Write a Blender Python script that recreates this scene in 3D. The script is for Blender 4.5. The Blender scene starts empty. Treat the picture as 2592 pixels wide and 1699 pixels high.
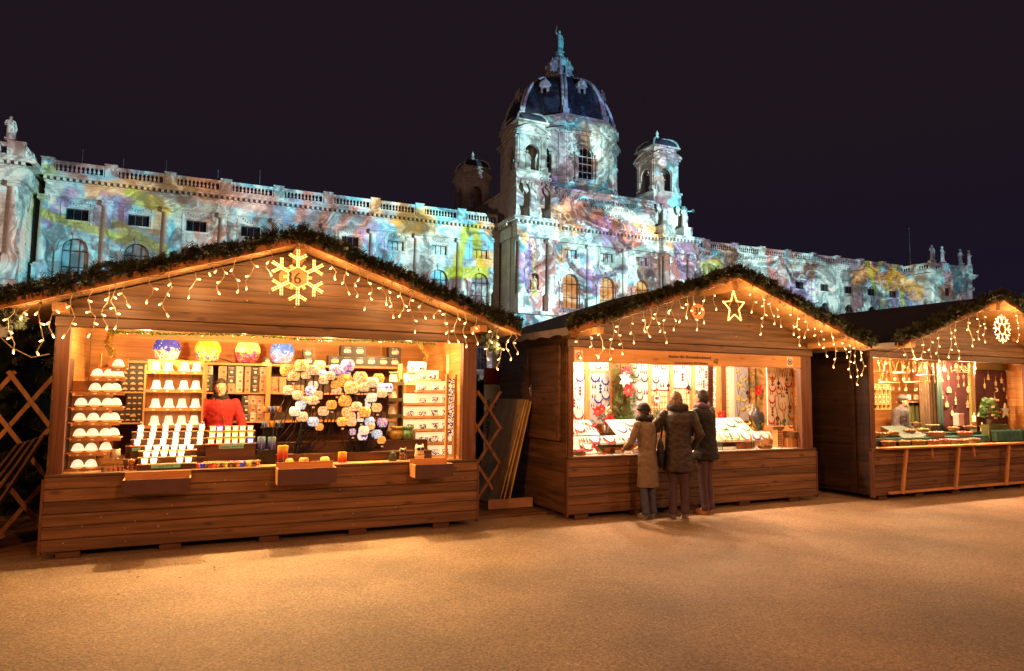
import bpy, math, random
import numpy as np
from mathutils import Vector, Matrix, Euler
random.seed(7)
PI = math.pi
scene = bpy.context.scene
col = bpy.data.collections.new('market'); scene.collection.children.link(col)

# ---------------------------------------------------------------- mesh builder
class MB:
    def __init__(s): s.v = []; s.f = []; s.sm = []; s.mi = []; s.m = 0; s.T = None
    def add(s, vs, fs, smooth=False):
        b = len(s.v)
        if s.T is not None: vs = [tuple(s.T @ Vector(p)) for p in vs]
        s.v += [tuple(p) for p in vs]
        s.f += [[b + i for i in f] for f in fs]
        s.sm += [smooth] * len(fs); s.mi += [s.m] * len(fs)
        return s
    def box(s, x0, x1, y0, y1, z0, z1):
        if x0 > x1: x0, x1 = x1, x0
        if y0 > y1: y0, y1 = y1, y0
        if z0 > z1: z0, z1 = z1, z0
        vs = [(x, y, z) for z in (z0, z1) for y in (y0, y1) for x in (x0, x1)]
        return s.add(vs, [(0, 2, 3, 1), (4, 5, 7, 6), (0, 1, 5, 4), (2, 6, 7, 3), (0, 4, 6, 2), (1, 3, 7, 5)])
    def cbox(s, c, d, rz=0, rx=0, ry=0):
        T0 = s.T; M = Matrix.Translation(c) @ Euler((rx, ry, rz)).to_matrix().to_4x4()
        s.T = M if T0 is None else T0 @ M
        s.box(-d[0]/2, d[0]/2, -d[1]/2, d[1]/2, -d[2]/2, d[2]/2); s.T = T0
        return s
    def plank(s, x0, x1, z0, z1, yf, yb, ch=.006):
        # board lying in xz with its front (yf) chamfered along the edges
        vs = [(x0, yb, z0), (x1, yb, z0), (x1, yb, z1), (x0, yb, z1), (x0, yf+ch, z0), (x1, yf+ch, z0), (x1, yf+ch, z1), (x0, yf+ch, z1),
              (x0, yf, z0+ch), (x1, yf, z0+ch), (x1, yf, z1-ch), (x0, yf, z1-ch)]
        return s.add(vs, [(0, 3, 2, 1), (0, 1, 5, 4), (3, 7, 6, 2), (4, 5, 9, 8), (8, 9, 10, 11), (11, 10, 6, 7), (0, 4, 8, 11, 7, 3), (1, 2, 6, 10, 9, 5)])
    def prism(s, poly, y0, y1, smooth=False):
        # poly in (x,z), extruded along y
        n = len(poly)
        vs = [(x, y0, z) for x, z in poly] + [(x, y1, z) for x, z in poly]
        fs = [list(range(n)), list(range(2*n-1, n-1, -1))] + [(i, i+n, (i+1) % n + n, (i+1) % n) for i in range(n)]
        return s.add(vs, fs, smooth)
    def cyl(s, p0, p1, r0, r1=None, n=10, caps=True, smooth=True):
        if r1 is None: r1 = r0
        p0, p1 = Vector(p0), Vector(p1); d = (p1-p0)
        if d.length < 1e-7: return s
        q = d.to_track_quat('Z', 'Y'); vs = []
        for p, r in ((p0, r0), (p1, r1)):
            for i in range(n):
                a = 2*PI*i/n; vs.append(p + q @ Vector((r*math.cos(a), r*math.sin(a), 0)))
        s.add(vs, [(i, (i+1) % n, (i+1) % n+n, i+n) for i in range(n)], smooth)
        if caps: s.add(vs, [list(range(n-1, -1, -1)), list(range(n, 2*n))])
        return s
    def lathe(s, cx, cy, prof, n=12, smooth=True, a0=0, sx=1, sy=1, cap=True):
        vs = []
        for r, z in prof:
            for i in range(n):
                a = a0 + 2*PI*i/n; vs.append((cx + sx*r*math.cos(a), cy + sy*r*math.sin(a), z))
        m = len(prof)
        s.add(vs, [(j*n+i, j*n+(i+1) % n, (j+1)*n+(i+1) % n, (j+1)*n+i) for j in range(m-1) for i in range(n)], smooth)
        if cap:
            b = []
            if prof[0][0] > 1e-5: b.append(list(range(n-1, -1, -1)))
            if prof[-1][0] > 1e-5: b.append([(m-1)*n+i for i in range(n)])
            if b: s.add(vs, b)
        return s
    def tube(s, pts, r, n=6, smooth=True):
        pts = [Vector(p) for p in pts]; vs = []; m = len(pts); up = None
        for j, p in enumerate(pts):
            d = (pts[min(j+1, m-1)] - pts[max(j-1, 0)])
            if d.length < 1e-8: d = Vector((0, 0, 1))
            d.normalize()
            if up is None: up = d.orthogonal().normalized()
            up = (up - d*up.dot(d))
            if up.length < 1e-6: up = d.orthogonal()
            up.normalize(); w = d.cross(up)
            rr = r[j] if isinstance(r, (list, tuple)) else r
            for i in range(n):
                a = 2*PI*i/n; vs.append(p + (up*math.cos(a) + w*math.sin(a))*rr)
        s.add(vs, [(j*n+i, j*n+(i+1) % n, (j+1)*n+(i+1) % n, (j+1)*n+i) for j in range(m-1) for i in range(n)], smooth)
        s.add(vs, [list(range(n-1, -1, -1)), [(m-1)*n+i for i in range(n)]])
        return s
    def ball(s, c, r, n=10, m=6, smooth=True):
        if not isinstance(r, (list, tuple)): r = (r, r, r)
        vs = [(c[0], c[1], c[2]-r[2])]; fs = []
        for j in range(1, m):
            t = PI*j/m
            for i in range(n):
                a = 2*PI*i/n; vs.append((c[0]+r[0]*math.sin(t)*math.cos(a), c[1]+r[1]*math.sin(t)*math.sin(a), c[2]-r[2]*math.cos(t)))
        vs.append((c[0], c[1], c[2]+r[2])); L = len(vs)-1
        for i in range(n):
            fs.append((0, 1+(i+1) % n, 1+i)); fs.append((L, L-n+i, L-n+(i+1) % n))
            for j in range(m-2):
                b = 1+j*n; fs.append((b+i, b+(i+1) % n, b+n+(i+1) % n, b+n+i))
        return s.add(vs, fs, smooth)
    def caps(s, p0, p1, r0, r1=None, n=10):
        if r1 is None: r1 = r0
        s.cyl(p0, p1, r0, r1, n); s.ball(p0, r0, n, 6); s.ball(p1, r1, n, 6); return s
    def loft(s, rings, smooth=True, cap=True):
        n = len(rings[0]); m = len(rings); vs = [p for r in rings for p in r]
        s.add(vs, [(j*n+i, j*n+(i+1) % n, (j+1)*n+(i+1) % n, (j+1)*n+i) for j in range(m-1) for i in range(n)], smooth)
        if cap: s.add(vs, [list(range(n-1, -1, -1)), [(m-1)*n+i for i in range(n)]])
        return s
    def build(s, name, mats, parent=None, loc=None, rot=None):
        me = bpy.data.meshes.new(name); me.from_pydata(s.v, [], s.f)
        me.polygons.foreach_set('use_smooth', s.sm)
        if not isinstance(mats, (list, tuple)): mats = [mats]
        for m in mats: me.materials.append(m)
        if len(mats) > 1: me.polygons.foreach_set('material_index', s.mi)
        me.update()
        o = bpy.data.objects.new(name, me); col.objects.link(o)
        if parent: o.parent = parent
        if loc is not None: o.location = loc
        if rot is not None: o.rotation_euler = rot
        return o

def tag(o, label=None, cat=None, group=None, kind=None):
    if label: o['label'] = label
    if cat: o['category'] = cat
    if group: o['group'] = group
    if kind: o['kind'] = kind
    return o
def thing(name, label, cat, loc=(0, 0, 0), rz=0, group=None):
    o = bpy.data.objects.new(name, None); o.empty_display_size = .1; col.objects.link(o)
    o.location = loc; o.rotation_euler = (0, 0, rz)
    return tag(o, label, cat, group)
def clone(root, loc=None, rot=None, label=None, scale=None):
    c = root.copy(); col.objects.link(c)
    if label: c['label'] = label
    if loc is not None: c.location = loc
    if rot is not None: c.rotation_euler = rot
    if scale is not None: c.scale = scale
    for ch in root.children:
        k = clone(ch); k.parent = c
    return c
ORD = ['first', 'second', 'third', 'fourth', 'fifth', 'sixth', 'seventh', 'eighth', 'ninth', 'tenth', 'eleventh', 'twelfth', 'thirteenth', 'fourteenth', 'fifteenth', 'sixteenth',
       'seventeenth', 'eighteenth', 'nineteenth', 'twentieth']

# ---------------------------------------------------------------- materials
MC = {}
def nt(name):
    m = bpy.data.materials.new(name); m.use_nodes = True; n = m.node_tree; n.nodes.clear()
    out = n.nodes.new('ShaderNodeOutputMaterial'); b = n.nodes.new('ShaderNodeBsdfPrincipled'); n.links.new(b.outputs[0], out.inputs[0])
    return m, n, b
def mat(name, c, rough=.6, metal=0, emit=None, es=0, var=.0, vscale=20, bump=0, bscale=60, alpha=1, trans=0, spec=.5, sample=True):
    if name in MC: return MC[name]
    m, n, b = nt(name); c = tuple(c)+(1,) if len(c) == 3 else c
    b.inputs['Base Color'].default_value = c; b.inputs['Roughness'].default_value = rough; b.inputs['Metallic'].default_value = metal
    b.inputs['Specular IOR Level'].default_value = spec
    if trans: b.inputs['Transmission Weight'].default_value = trans
    if alpha < 1: b.inputs['Alpha'].default_value = alpha
    if emit:
        b.inputs['Emission Color'].default_value = tuple(emit)+(1,); b.inputs['Emission Strength'].default_value = es
    tc = n.nodes.new('ShaderNodeTexCoord')
    if var:
        ns = n.nodes.new('ShaderNodeTexNoise'); ns.inputs['Scale'].default_value = vscale; ns.inputs['Detail'].default_value = 5
        n.links.new(tc.outputs['Object'], ns.inputs['Vector'])
        mx = n.nodes.new('ShaderNodeMix'); mx.data_type = 'RGBA'
        mx.inputs[6].default_value = tuple(x*(1-var) for x in c[:3])+(1,); mx.inputs[7].default_value = tuple(min(1, x*(1+var)) for x in c[:3])+(1,)
        mr = n.nodes.new('ShaderNodeMapRange'); mr.inputs[1].default_value = .3; mr.inputs[2].default_value = .7
        n.links.new(ns.outputs[0], mr.inputs[0]); n.links.new(mr.outputs[0], mx.inputs[0]); n.links.new(mx.outputs[2], b.inputs['Base Color'])
    if bump:
        nb = n.nodes.new('ShaderNodeTexNoise'); nb.inputs['Scale'].default_value = bscale; nb.inputs['Detail'].default_value = 4
        n.links.new(tc.outputs['Object'], nb.inputs['Vector'])
        bp = n.nodes.new('ShaderNodeBump'); bp.inputs['Strength'].default_value = bump; bp.inputs['Distance'].default_value = .01
        n.links.new(nb.outputs[0], bp.inputs['Height']); n.links.new(bp.outputs[0], b.inputs['Normal'])
    if not sample: m.cycles.emission_sampling = 'NONE'
    MC[name] = m; return m
def wood(name, c1, c2, axis=0, rough=.55, knots=.8, pv=.35, gs=1.0):
    if name in MC: return MC[name]
    m, n, b = nt(name); N = n.nodes.new; L = n.links.new
    tc = N('ShaderNodeTexCoord'); ge = N('ShaderNodeNewGeometry')
    ad = N('ShaderNodeVectorMath'); ad.operation = 'MULTIPLY_ADD'
    cb = N('ShaderNodeCombineXYZ')
    for i in range(3): L(ge.outputs['Random Per Island'], cb.inputs[i])
    ad.inputs[1].default_value = (7.3, 5.1, 9.7); L(cb.outputs[0], ad.inputs[0]); L(tc.outputs['Object'], ad.inputs[2])
    def stretched(f, a, bsc):
        mp = N('ShaderNodeMapping'); sc = [bsc]*3; sc[axis] = a; mp.inputs['Scale'].default_value = sc
        L(ad.outputs[0], mp.inputs['Vector']); return mp
    g = N('ShaderNodeTexNoise'); g.inputs['Scale'].default_value = 1; g.inputs['Detail'].default_value = 6; g.inputs['Distortion'].default_value = .6
    L(stretched(0, 1.1*gs, 24*gs).outputs[0], g.inputs['Vector'])
    g2 = N('ShaderNodeTexNoise'); g2.inputs['Scale'].default_value = 1; g2.inputs['Detail'].default_value = 3
    L(stretched(0, .9, 5).outputs[0], g2.inputs['Vector'])
    vo = N('ShaderNodeTexVoronoi'); vo.inputs['Scale'].default_value = 1
    L(stretched(0, 2.6, 6.5).outputs[0], vo.inputs['Vector'])
    kn = N('ShaderNodeMapRange'); kn.inputs[1].default_value = .05; kn.inputs[2].default_value = .2; kn.inputs[3].default_value = 1; kn.inputs[4].default_value = 0
    L(vo.outputs['Distance'], kn.inputs[0])
    mx = N('ShaderNodeMix'); mx.data_type = 'RGBA'; mx.inputs[6].default_value = tuple(c1)+(1,); mx.inputs[7].default_value = tuple(c2)+(1,)
    mr = N('ShaderNodeMapRange'); mr.inputs[1].default_value = .35; mr.inputs[2].default_value = .65; L(g.outputs[0], mr.inputs[0]); L(mr.outputs[0], mx.inputs[0])
    m2 = N('ShaderNodeMix'); m2.data_type = 'RGBA'; m2.blend_type = 'MULTIPLY'; m2.inputs[0].default_value = 1
    sm = N('ShaderNodeMath'); sm.operation = 'MULTIPLY_ADD'; sm.inputs[1].default_value = 1.1; sm.inputs[2].default_value = .45; L(g2.outputs[0], sm.inputs[0])
    pm = N('ShaderNodeMapRange'); pm.inputs[3].default_value = 1-pv; pm.inputs[4].default_value = 1+pv; L(ge.outputs['Random Per Island'], pm.inputs[0])
    mm = N('ShaderNodeMath'); mm.operation = 'MULTIPLY'; L(sm.outputs[0], mm.inputs[0]); L(pm.outputs[0], mm.inputs[1])
    L(mx.outputs[2], m2.inputs[6]); L(mm.outputs[0], m2.inputs[7])
    m3 = N('ShaderNodeMix'); m3.data_type = 'RGBA'; m3.blend_type = 'MULTIPLY'
    m3.inputs[7].default_value = (.3, .22, .18, 1); kk = N('ShaderNodeMath'); kk.operation = 'MULTIPLY'; kk.inputs[1].default_value = knots
    L(kn.outputs[0], kk.inputs[0]); L(kk.outputs[0], m3.inputs[0]); L(m2.outputs[2], m3.inputs[6]); L(m3.outputs[2], b.inputs['Base Color'])
    b.inputs['Roughness'].default_value = rough; b.inputs['Specular IOR Level'].default_value = .35
    bp = N('ShaderNodeBump'); bp.inputs['Strength'].default_value = .35; bp.inputs['Distance'].default_value = .004
    L(g.outputs[0], bp.inputs['Height']); L(bp.outputs[0], b.inputs['Normal'])
    MC[name] = m; return m
def patt(name, cols, scale=20, es=0, base=1, rough=.35, kind='voronoi', width=None):
    # hand painted glass or ceramic: cells of several colours; es lights it from inside
    if name in MC: return MC[name]
    m, n, b = nt(name); N = n.nodes.new; L = n.links.new
    tc = N('ShaderNodeTexCoord'); oi = N('ShaderNodeObjectInfo')
    ad = N('ShaderNodeVectorMath'); ad.operation = 'MULTIPLY_ADD'; ad.inputs[1].default_value = (31, 17, 23)
    cb = N('ShaderNodeCombineXYZ')
    for i in range(3): L(oi.outputs['Random'], cb.inputs[i])
    L(cb.outputs[0], ad.inputs[0]); L(tc.outputs['Object'], ad.inputs[2])
    if kind == 'voronoi':
        t = N('ShaderNodeTexVoronoi'); t.inputs['Scale'].default_value = scale; L(ad.outputs[0], t.inputs['Vector'])
        sp = N('ShaderNodeSeparateColor'); L(t.outputs['Color'], sp.inputs[0]); fac = sp.outputs[0]
    else:
        t = N('ShaderNodeTexNoise'); t.inputs['Scale'].default_value = scale; t.inputs['Detail'].default_value = 4; L(ad.outputs[0], t.inputs['Vector'])
        mr = N('ShaderNodeMapRange'); mr.inputs[1].default_value = .32; mr.inputs[2].default_value = .68; L(t.outputs[0], mr.inputs[0]); fac = mr.outputs[0]
    r = N('ShaderNodeValToRGB'); r.color_ramp.interpolation = 'CONSTANT'; k = len(cols)
    while len(r.color_ramp.elements) < k: r.color_ramp.elements.new(.5)
    for i, c in enumerate(cols):
        r.color_ramp.elements[i].position = i/k; r.color_ramp.elements[i].color = tuple(c)+(1,)
    L(fac, r.inputs[0]); bs = N('ShaderNodeVectorMath'); bs.operation = 'SCALE'; bs.inputs[3].default_value = base; L(r.outputs[0], bs.inputs[0]); L(bs.outputs[0], b.inputs['Base Color']); b.inputs['Roughness'].default_value = rough
    if es: L(r.outputs[0], b.inputs['Emission Color']); b.inputs['Emission Strength'].default_value = es; m.cycles.emission_sampling = 'NONE'
    MC[name] = m; return m

DW = wood('dark_stained_wood', (.165, .082, .036), (.080, .038, .017))          # weathered brown stain of the huts
DWY = wood('dark_stained_wood_side', (.165, .082, .036), (.080, .038, .017), axis=1)
DWZ = wood('dark_stained_wood_post', (.16, .06, .024), (.09, .033, .013), axis=2)
PW = wood('orange_pine', (.56, .27, .085), (.45, .19, .055), pv=.15, knots=.5)
PWY = wood('orange_pine_side', (.56, .27, .085), (.45, .19, .055), axis=1, pv=.15, knots=.5)
PWZ = wood('orange_pine_post', (.56, .27, .085), (.45, .19, .055), axis=2, pv=.15, knots=.5)
SOF = wood('soffit_boards', (.46, .24, .09), (.36, .17, .06), axis=1, pv=.1, knots=.3)
LW = wood('pale_board', (.5, .36, .16), (.38, .26, .11), axis=2, pv=.2)
FW = wood('lattice_batten', (.34, .17, .06), (.24, .11, .04), axis=2, pv=.2)
IB = wood('inner_step_boards', (.10, .045, .02), (.06, .026, .012), pv=.2)
ROOFM = mat('roof_felt', (.035, .030, .034), .75, var=.25, vscale=3, bump=.4, bscale=90)
METAL = mat('galvanised_metal', (.5, .48, .45), .35, 1)
BLACK = mat('black_iron', (.012, .011, .010), .4, .6)
CABLE = mat('clear_cable', (.42, .30, .17), .4)
PRICE = mat('paper_price_tag', (.85, .8, .7), .8)
TURQ = mat('turquoise_price_card', (.25, .62, .45), .8)
INKM = mat('ink', (.03, .02, .02), .7)

# ---------------------------------------------------------------- camera and the photo's geometry
CX, CY, FL, PIT, ROL, CH = 1296.0, 849.5, 1706.0, .0813, .0100, 1.65
cam = bpy.data.cameras.new('camera'); camo = bpy.data.objects.new('camera', cam); scene.collection.objects.link(camo)
cam.sensor_width = 36; cam.lens = 36*FL/2592; cam.clip_end = 2000; cam.clip_start = .05
camo.matrix_world = Matrix.Translation((0, 0, CH)) @ Matrix.Rotation(PI/2+PIT, 4, 'X') @ Matrix.Rotation(-ROL*-1, 4, 'Z')
scene.camera = camo
FR = {'A': (-4.4465, 6.5341, .438), 'B': (.7206, 8.771, .438), 'C': (5.6308, 10.6204, .438), 'M': (-47.9, 67.6, .4185)}
def at(fr, px, py, v):
    """where the line of sight through a measured point of the photo meets the plane v of a local frame: (u, z)"""
    a, b = px-CX, py-CY; c, s = math.cos(ROL), math.sin(ROL); u = c*a+s*b; w = -s*a+c*b
    d = (u/FL, 1, -w/FL); c, s = math.cos(PIT), math.sin(PIT); d = (d[0], c-d[2]*s, s+d[2]*c)
    x0, y0, an = FR[fr]; c, s = math.cos(an), math.sin(an)
    lu, lv = -x0*c-y0*s, x0*s-y0*c; du, dv = d[0]*c+d[1]*s, -d[0]*s+d[1]*c
    t = (v-lv)/dv
    return lu+t*du, CH+t*d[2]
def W(fr, u, v, z):
    x0, y0, a = FR[fr]; c, s = math.cos(a), math.sin(a)
    return Vector((x0+u*c-v*s, y0+u*s+v*c, z))
YAW = .438
def vary(a, k): return a*(1+random.uniform(-k, k))
# ---------------------------------------------------------------- world: night sky
w = bpy.data.worlds.new('World'); scene.world = w; w.use_nodes = True
n = w.node_tree; bg = n.nodes['Background']; N = n.nodes.new; L = n.links.new
tc = N('ShaderNodeTexCoord'); sp = N('ShaderNodeSeparateXYZ'); L(tc.outputs['Generated'], sp.inputs[0])
cr = N('ShaderNodeValToRGB'); cr.color_ramp.elements[0].color = (.0085, .006, .018, 1); cr.color_ramp.elements[1].color = (.0125, .0078, .0115, 1)
cr.color_ramp.elements[0].position = .05; cr.color_ramp.elements[1].position = .35
L(sp.outputs[2], cr.inputs[0]); L(cr.outputs[0], bg.inputs[0]); bg.inputs[1].default_value = 1.0
scene.view_settings.view_transform = 'Standard'; scene.view_settings.look = 'None'; scene.view_settings.exposure = 0; scene.view_settings.gamma = 1
scene.cycles.use_denoising = True
scene.cycles.max_bounces = 6; scene.cycles.diffuse_bounces = 3; scene.cycles.glossy_bounces = 3; scene.cycles.transmission_bounces = 4
scene.cycles.caustics_reflective = False; scene.cycles.caustics_refractive = False; scene.cycles.sample_clamp_indirect = 4
scene.cycles.use_light_tree = True

# ---------------------------------------------------------------- ground: fine chippings in asphalt
m, n, b = nt('asphalt_chippings'); N = n.nodes.new; L = n.links.new
tc = N('ShaderNodeTexCoord')
v1 = N('ShaderNodeTexVoronoi'); v1.inputs['Scale'].default_value = 80; L(tc.outputs['Object'], v1.inputs[0])
n1 = N('ShaderNodeTexNoise'); n1.inputs['Scale'].default_value = 45; n1.inputs['Detail'].default_value = 6; n1.inputs['Roughness'].default_value = .75; L(tc.outputs['Object'], n1.inputs['Vector'])
n2 = N('ShaderNodeTexNoise'); n2.inputs['Scale'].default_value = .7; n2.inputs['Detail'].default_value = 5; L(tc.outputs['Object'], n2.inputs['Vector'])
sc_ = N('ShaderNodeSeparateColor'); L(v1.outputs['Color'], sc_.inputs[0])
r1 = N('ShaderNodeValToRGB'); e = r1.color_ramp.elements; e[0].position = 0; e[0].color = (.05, .036, .026, 1); e[1].position = 1; e[1].color = (1, .74, .48, 1)
e2 = r1.color_ramp.elements.new(.45); e2.color = (.25, .155, .085, 1); e3 = r1.color_ramp.elements.new(.86); e3.color = (.42, .27, .15, 1)
mxn = N('ShaderNodeMath'); mxn.operation = 'MULTIPLY_ADD'; mxn.inputs[1].default_value = .5; L(sc_.outputs[0], mxn.inputs[0])
mn2 = N('ShaderNodeMath'); mn2.operation = 'MULTIPLY'; mn2.inputs[1].default_value = .7; L(n1.outputs[0], mn2.inputs[0]); L(mn2.outputs[0], mxn.inputs[2]); L(mxn.outputs[0], r1.inputs[0])
mm = N('ShaderNodeMix'); mm.data_type = 'RGBA'; mm.blend_type = 'MULTIPLY'; mm.inputs[0].default_value = 1
r2 = N('ShaderNodeMapRange'); r2.inputs[1].default_value = .3; r2.inputs[2].default_value = .7; r2.inputs[3].default_value = .6; r2.inputs[4].default_value = 1.25; L(n2.outputs[0], r2.inputs[0])
L(r1.outputs[0], mm.inputs[6]); L(r2.outputs[0], mm.inputs[7]); L(mm.outputs[2], b.inputs['Base Color'])
b.inputs['Roughness'].default_value = .7
bp = N('ShaderNodeBump'); bp.inputs['Strength'].default_value = 1; bp.inputs['Distance'].default_value = .012
L(n1.outputs[0], bp.inputs['Height']); L(bp.outputs[0], b.inputs['Normal'])
g = MB(); g.add([(-400, -60, 0), (400, -60, 0), (400, 600, 0), (-400, 600, 0)], [(0, 1, 2, 3)])
tag(g.build('ground', m), 'tan asphalt ground strewn with fine pale chippings in front of the stalls', 'ground', kind='structure')

random.seed(21); g = MB()
for i in range(150):
    u_ = random.uniform(-6, 16); v_ = -.1-abs(random.gauss(0, .7)); p_ = W('A', u_, v_, .006); g.cbox(p_, (random.uniform(.01, .035), random.uniform(.008, .02), .004), rz=random.uniform(0, 3), rx=random.uniform(-.2, .2))
tag(g.build('litter', mat('dry_leaf_scraps', (.45, .3, .16), .8, var=.4, vscale=3)), 'scattered dry leaf and paper scraps on the ground along the stalls', 'litter', kind='stuff')
# ---------------------------------------------------------------- the wooden huts
HW, HD, PT_, OT = 4.44, 2.1, .78, 2.23          # width, depth, parapet top, opening top
RZ, EZ, EU = 3.24, 2.37, .38                   # ridge height, eaves height, side overhang
UC = HW/2
def roofz(u): return RZ-(RZ-EZ)*abs(u-UC)/(UC+EU)
def clip_poly(poly, a, b, c):                   # keep a*x+b*z<=c
    out = []
    for i in range(len(poly)):
        p, q = poly[i], poly[(i+1) % len(poly)]; dp = a*p[0]+b*p[1]-c; dq = a*q[0]+b*q[1]-c
        if dp <= 0: out.append(p)
        if dp*dq < 0: t = dp/(dp-dq); out.append((p[0]+(q[0]-p[0])*t, p[1]+(q[1]-p[1])*t))
    return out
def hut(fr, label, ov, il, ir, number, plq):
    R = thing('market_stall', label, 'market stall', W(fr, 0, 0, 0), YAW, 'wooden christmas market stalls')
    t = .04
    # lower front boarding
    b = MB(); nb = 6; h = (PT_-.07)/nb
    for i in range(nb): b.plank(0, HW, .07+i*h+.002, .07+(i+1)*h-.002, -.035, 0, .008)
    b.box(0, HW, -.05, .06, PT_, PT_+.022)
    b.build('front_panel', DW, R)
    for u in (-.022, HW): b = MB(); b.box(u, u+.022, -.045, .03, .05, PT_-.02); b.build('corner_trim', DWZ, R)
    # posts and beams
    for a, c in ((0.02, il), (HW-ir, HW-.02)):
        b = MB(); b.box(a, c, 0, .1, PT_+.022, OT); b.build('post', DWZ, R)
    b = MB(); b.plank(-.0, HW, OT, OT+.1, -.02, .08, .008); b.plank(-.03, HW+.03, OT+.104, OT+.2, -.03, .08, .008)
    b.build('beam', DW, R)
    # gable boards clipped to the roof line
    b = MB(); z = OT+.2
    while z < RZ-.05:
        z1 = min(z+.135, RZ)
        p = [(0, z+.002), (HW, z+.002), (HW, z1-.002), (0, z1-.002)]
        k = (RZ-EZ)/(UC+EU)
        p = clip_poly(p, k, 1, RZ-.05+k*UC); p = clip_poly(p, -k, 1, RZ-.05-k*UC)
        if len(p) > 2: b.prism(p, -.02, .02)
        z = z1
    b.build('gable', DW, R)
    # side walls, back wall, floor
    for s, u0 in ((0, 0), (1, HW-t)):
        b = MB(); nb = 18; hh = (EZ+.05-.07)/nb
        for i in range(nb): b.box(u0+.003*(i % 2 == 9), u0+t, .03, HD, .07+i*hh+.0025, .07+(i+1)*hh-.0025)
        b.box(u0+.006, u0+t-.006, .035, HD-.005, .07, EZ+.05)
        b.build('side_wall', DWY, R)
        b = MB()                                   # bright inner lining
        x = u0+t if s == 0 else u0
        for i in range(12): b.box(x, x+(.012 if s == 0 else -.012), .1, HD-.04, .75+i*.14+.001, .75+(i+1)*.14-.001)
        b.build('side_lining', PWY, R)
    b = MB()
    for i in range(18): b.box(0, HW, HD, HD+t, .07+i*hh+.0025, .07+(i+1)*hh-.0025)
    b.box(0.01, HW-.01, HD+.002, HD+t-.006, .07, EZ+.06); p = [(0.01, EZ+.06), (HW-.01, EZ+.06), (UC, RZ-.09)]; b.prism(p, HD, HD+t)
    b.build('back_wall', DW, R)
    b = MB()
    for i in range(17): b.box(t+.012, HW-t-.012, HD-.014, HD-.001, .2+i*.14+.001, .2+(i+1)*.14-.001)
    b.build('back_lining', PW, R)
    b = MB(); b.box(t, HW-t, .035, HD, .07, .14); b.build('floor', IB, R)
    b = MB(); b.box(.045, HW-.045, .061, .62, PT_-.02, PT_+.02); b.build('counter', PW, R)
    # ceiling lining keeps the light inside
    b = MB(); b.box(t, HW-t, .08, HD, OT+.2, OT+.215); b.build('ceiling_board', PWY, R)
    # roof slopes: felt on top, boards below, fascia
    k = (RZ-EZ)/(UC+EU)
    for s in (-1, 1):
        e = UC+s*(UC+EU)
        top = [(UC, RZ+.03), (e, EZ+.03), (e, EZ), (UC, RZ)]
        b = MB(); b.prism(top, -ov, HD+.18); b.build('roof_felt', ROOFM, R)
        b = MB(); nbd = 14; L_ = (HD+.14+ov)/nbd
        for i in range(nbd):
            y0 = -ov+.01+i*L_; b.prism([(UC, RZ-.001), (e, EZ-.001), (e, EZ-.028), (UC, RZ-.028)], y0+.002, y0+L_-.002)
        b.build('soffit', SOF, R)
        b = MB(); e2 = UC+s*(UC+EU+.015)
        b.prism([(UC, RZ+.035), (e2, EZ+.03), (e2, EZ-.05), (UC, RZ-.045)], -ov-.022, -ov-.001); b.build('fascia', PW, R)
    for u in (.02, UC-.04, HW-.12):
        b = MB(); zz = roofz(u+.05)-.032-.028; hgt = .14 if u < 1 or u > 3 else .16
        if u == UC-.04: zz = RZ-.075
        b.box(u, u+.1, -ov+.06, -.036, zz-hgt+.03, zz-.03 if u != UC-.04 else zz); b.build('purlin', SOF, R)
    for u in (.12, 1.0, 1.95, 2.9, 3.9):
        b = MB(); b.box(u, u+.2, -.0, .16, .002, .069); b.build('foot_block', IB, R)
    b = MB(); rs_ = random.Random(fr)
    for i in range(46):
        u, z = rs_.uniform(.05, HW-.05), rs_.choice([rs_.uniform(.1, .75), rs_.uniform(.1, .75), rs_.uniform(2.47, 2.75)]); y = -.0362 if z < 1 else -.0212
        if z > 1 and z > roofz(u)-.25: continue
        s = rs_.uniform(.003, .007); b.box(u-s, u+s, y-.0015, y, z-s*.6, z+s*.6)
    b.build('staple_remains', METAL, R)
    # number plaque on the gable
    pu, pz, pr = plq
    pl = MB(); T = MB()
    pl.T = Matrix.Translation((pu, -.02, pz)) @ Matrix.Rotation(PI/2, 4, 'X')
    pl.lathe(0, 0, [(pr, 0), (pr, .012), (pr*.97, .02)], 40, sx=1.12, smooth=False)
    po = pl.build('number_plaque', PW, R)
    text(number, (pu, -.043, pz-pr*.45), pr*1.35, INKM, po, R, 'numerals')
    return R
def text(s, loc, size, m, parent=None, frame=None, name='lettering', align='CENTER', extr=.002, rot=(PI/2, 0, 0), shear=0, space=1):
    cu = bpy.data.curves.new(name, 'FONT'); cu.body = s; cu.size = size; cu.extrude = extr; cu.align_x = align; cu.shear = shear; cu.space_character = space
    cu.resolution_u = 3; cu.materials.append(m); tmp = bpy.data.objects.new('tmp', cu); scene.collection.objects.link(tmp)
    me = bpy.data.meshes.new_from_object(tmp.evaluated_get(bpy.context.evaluated_depsgraph_get())); me.name = name
    bpy.data.objects.remove(tmp); o = bpy.data.objects.new(name, me); col.objects.link(o); o.parent = parent
    o.location = loc; o.rotation_euler = rot
    return o
pa = at('A', 742, 704, -.03); pb = at('B', 1766, 789, -.03)
HA = hut('A', 'brown timber stall number 36 selling glowing candle lanterns', .40, .13, .19, '36', (pa[0], pa[1], .135))
HB = hut('B', 'brown timber stall number 35 with lit jewellery display and name board', .75, .10, .24, '35', (pb[0], pb[1], .115))
HC = hut('C', 'brown timber stall with dark side door and wooden ornaments', .75, .10, .14, '34', (3.9, 2.72, .1))

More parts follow.
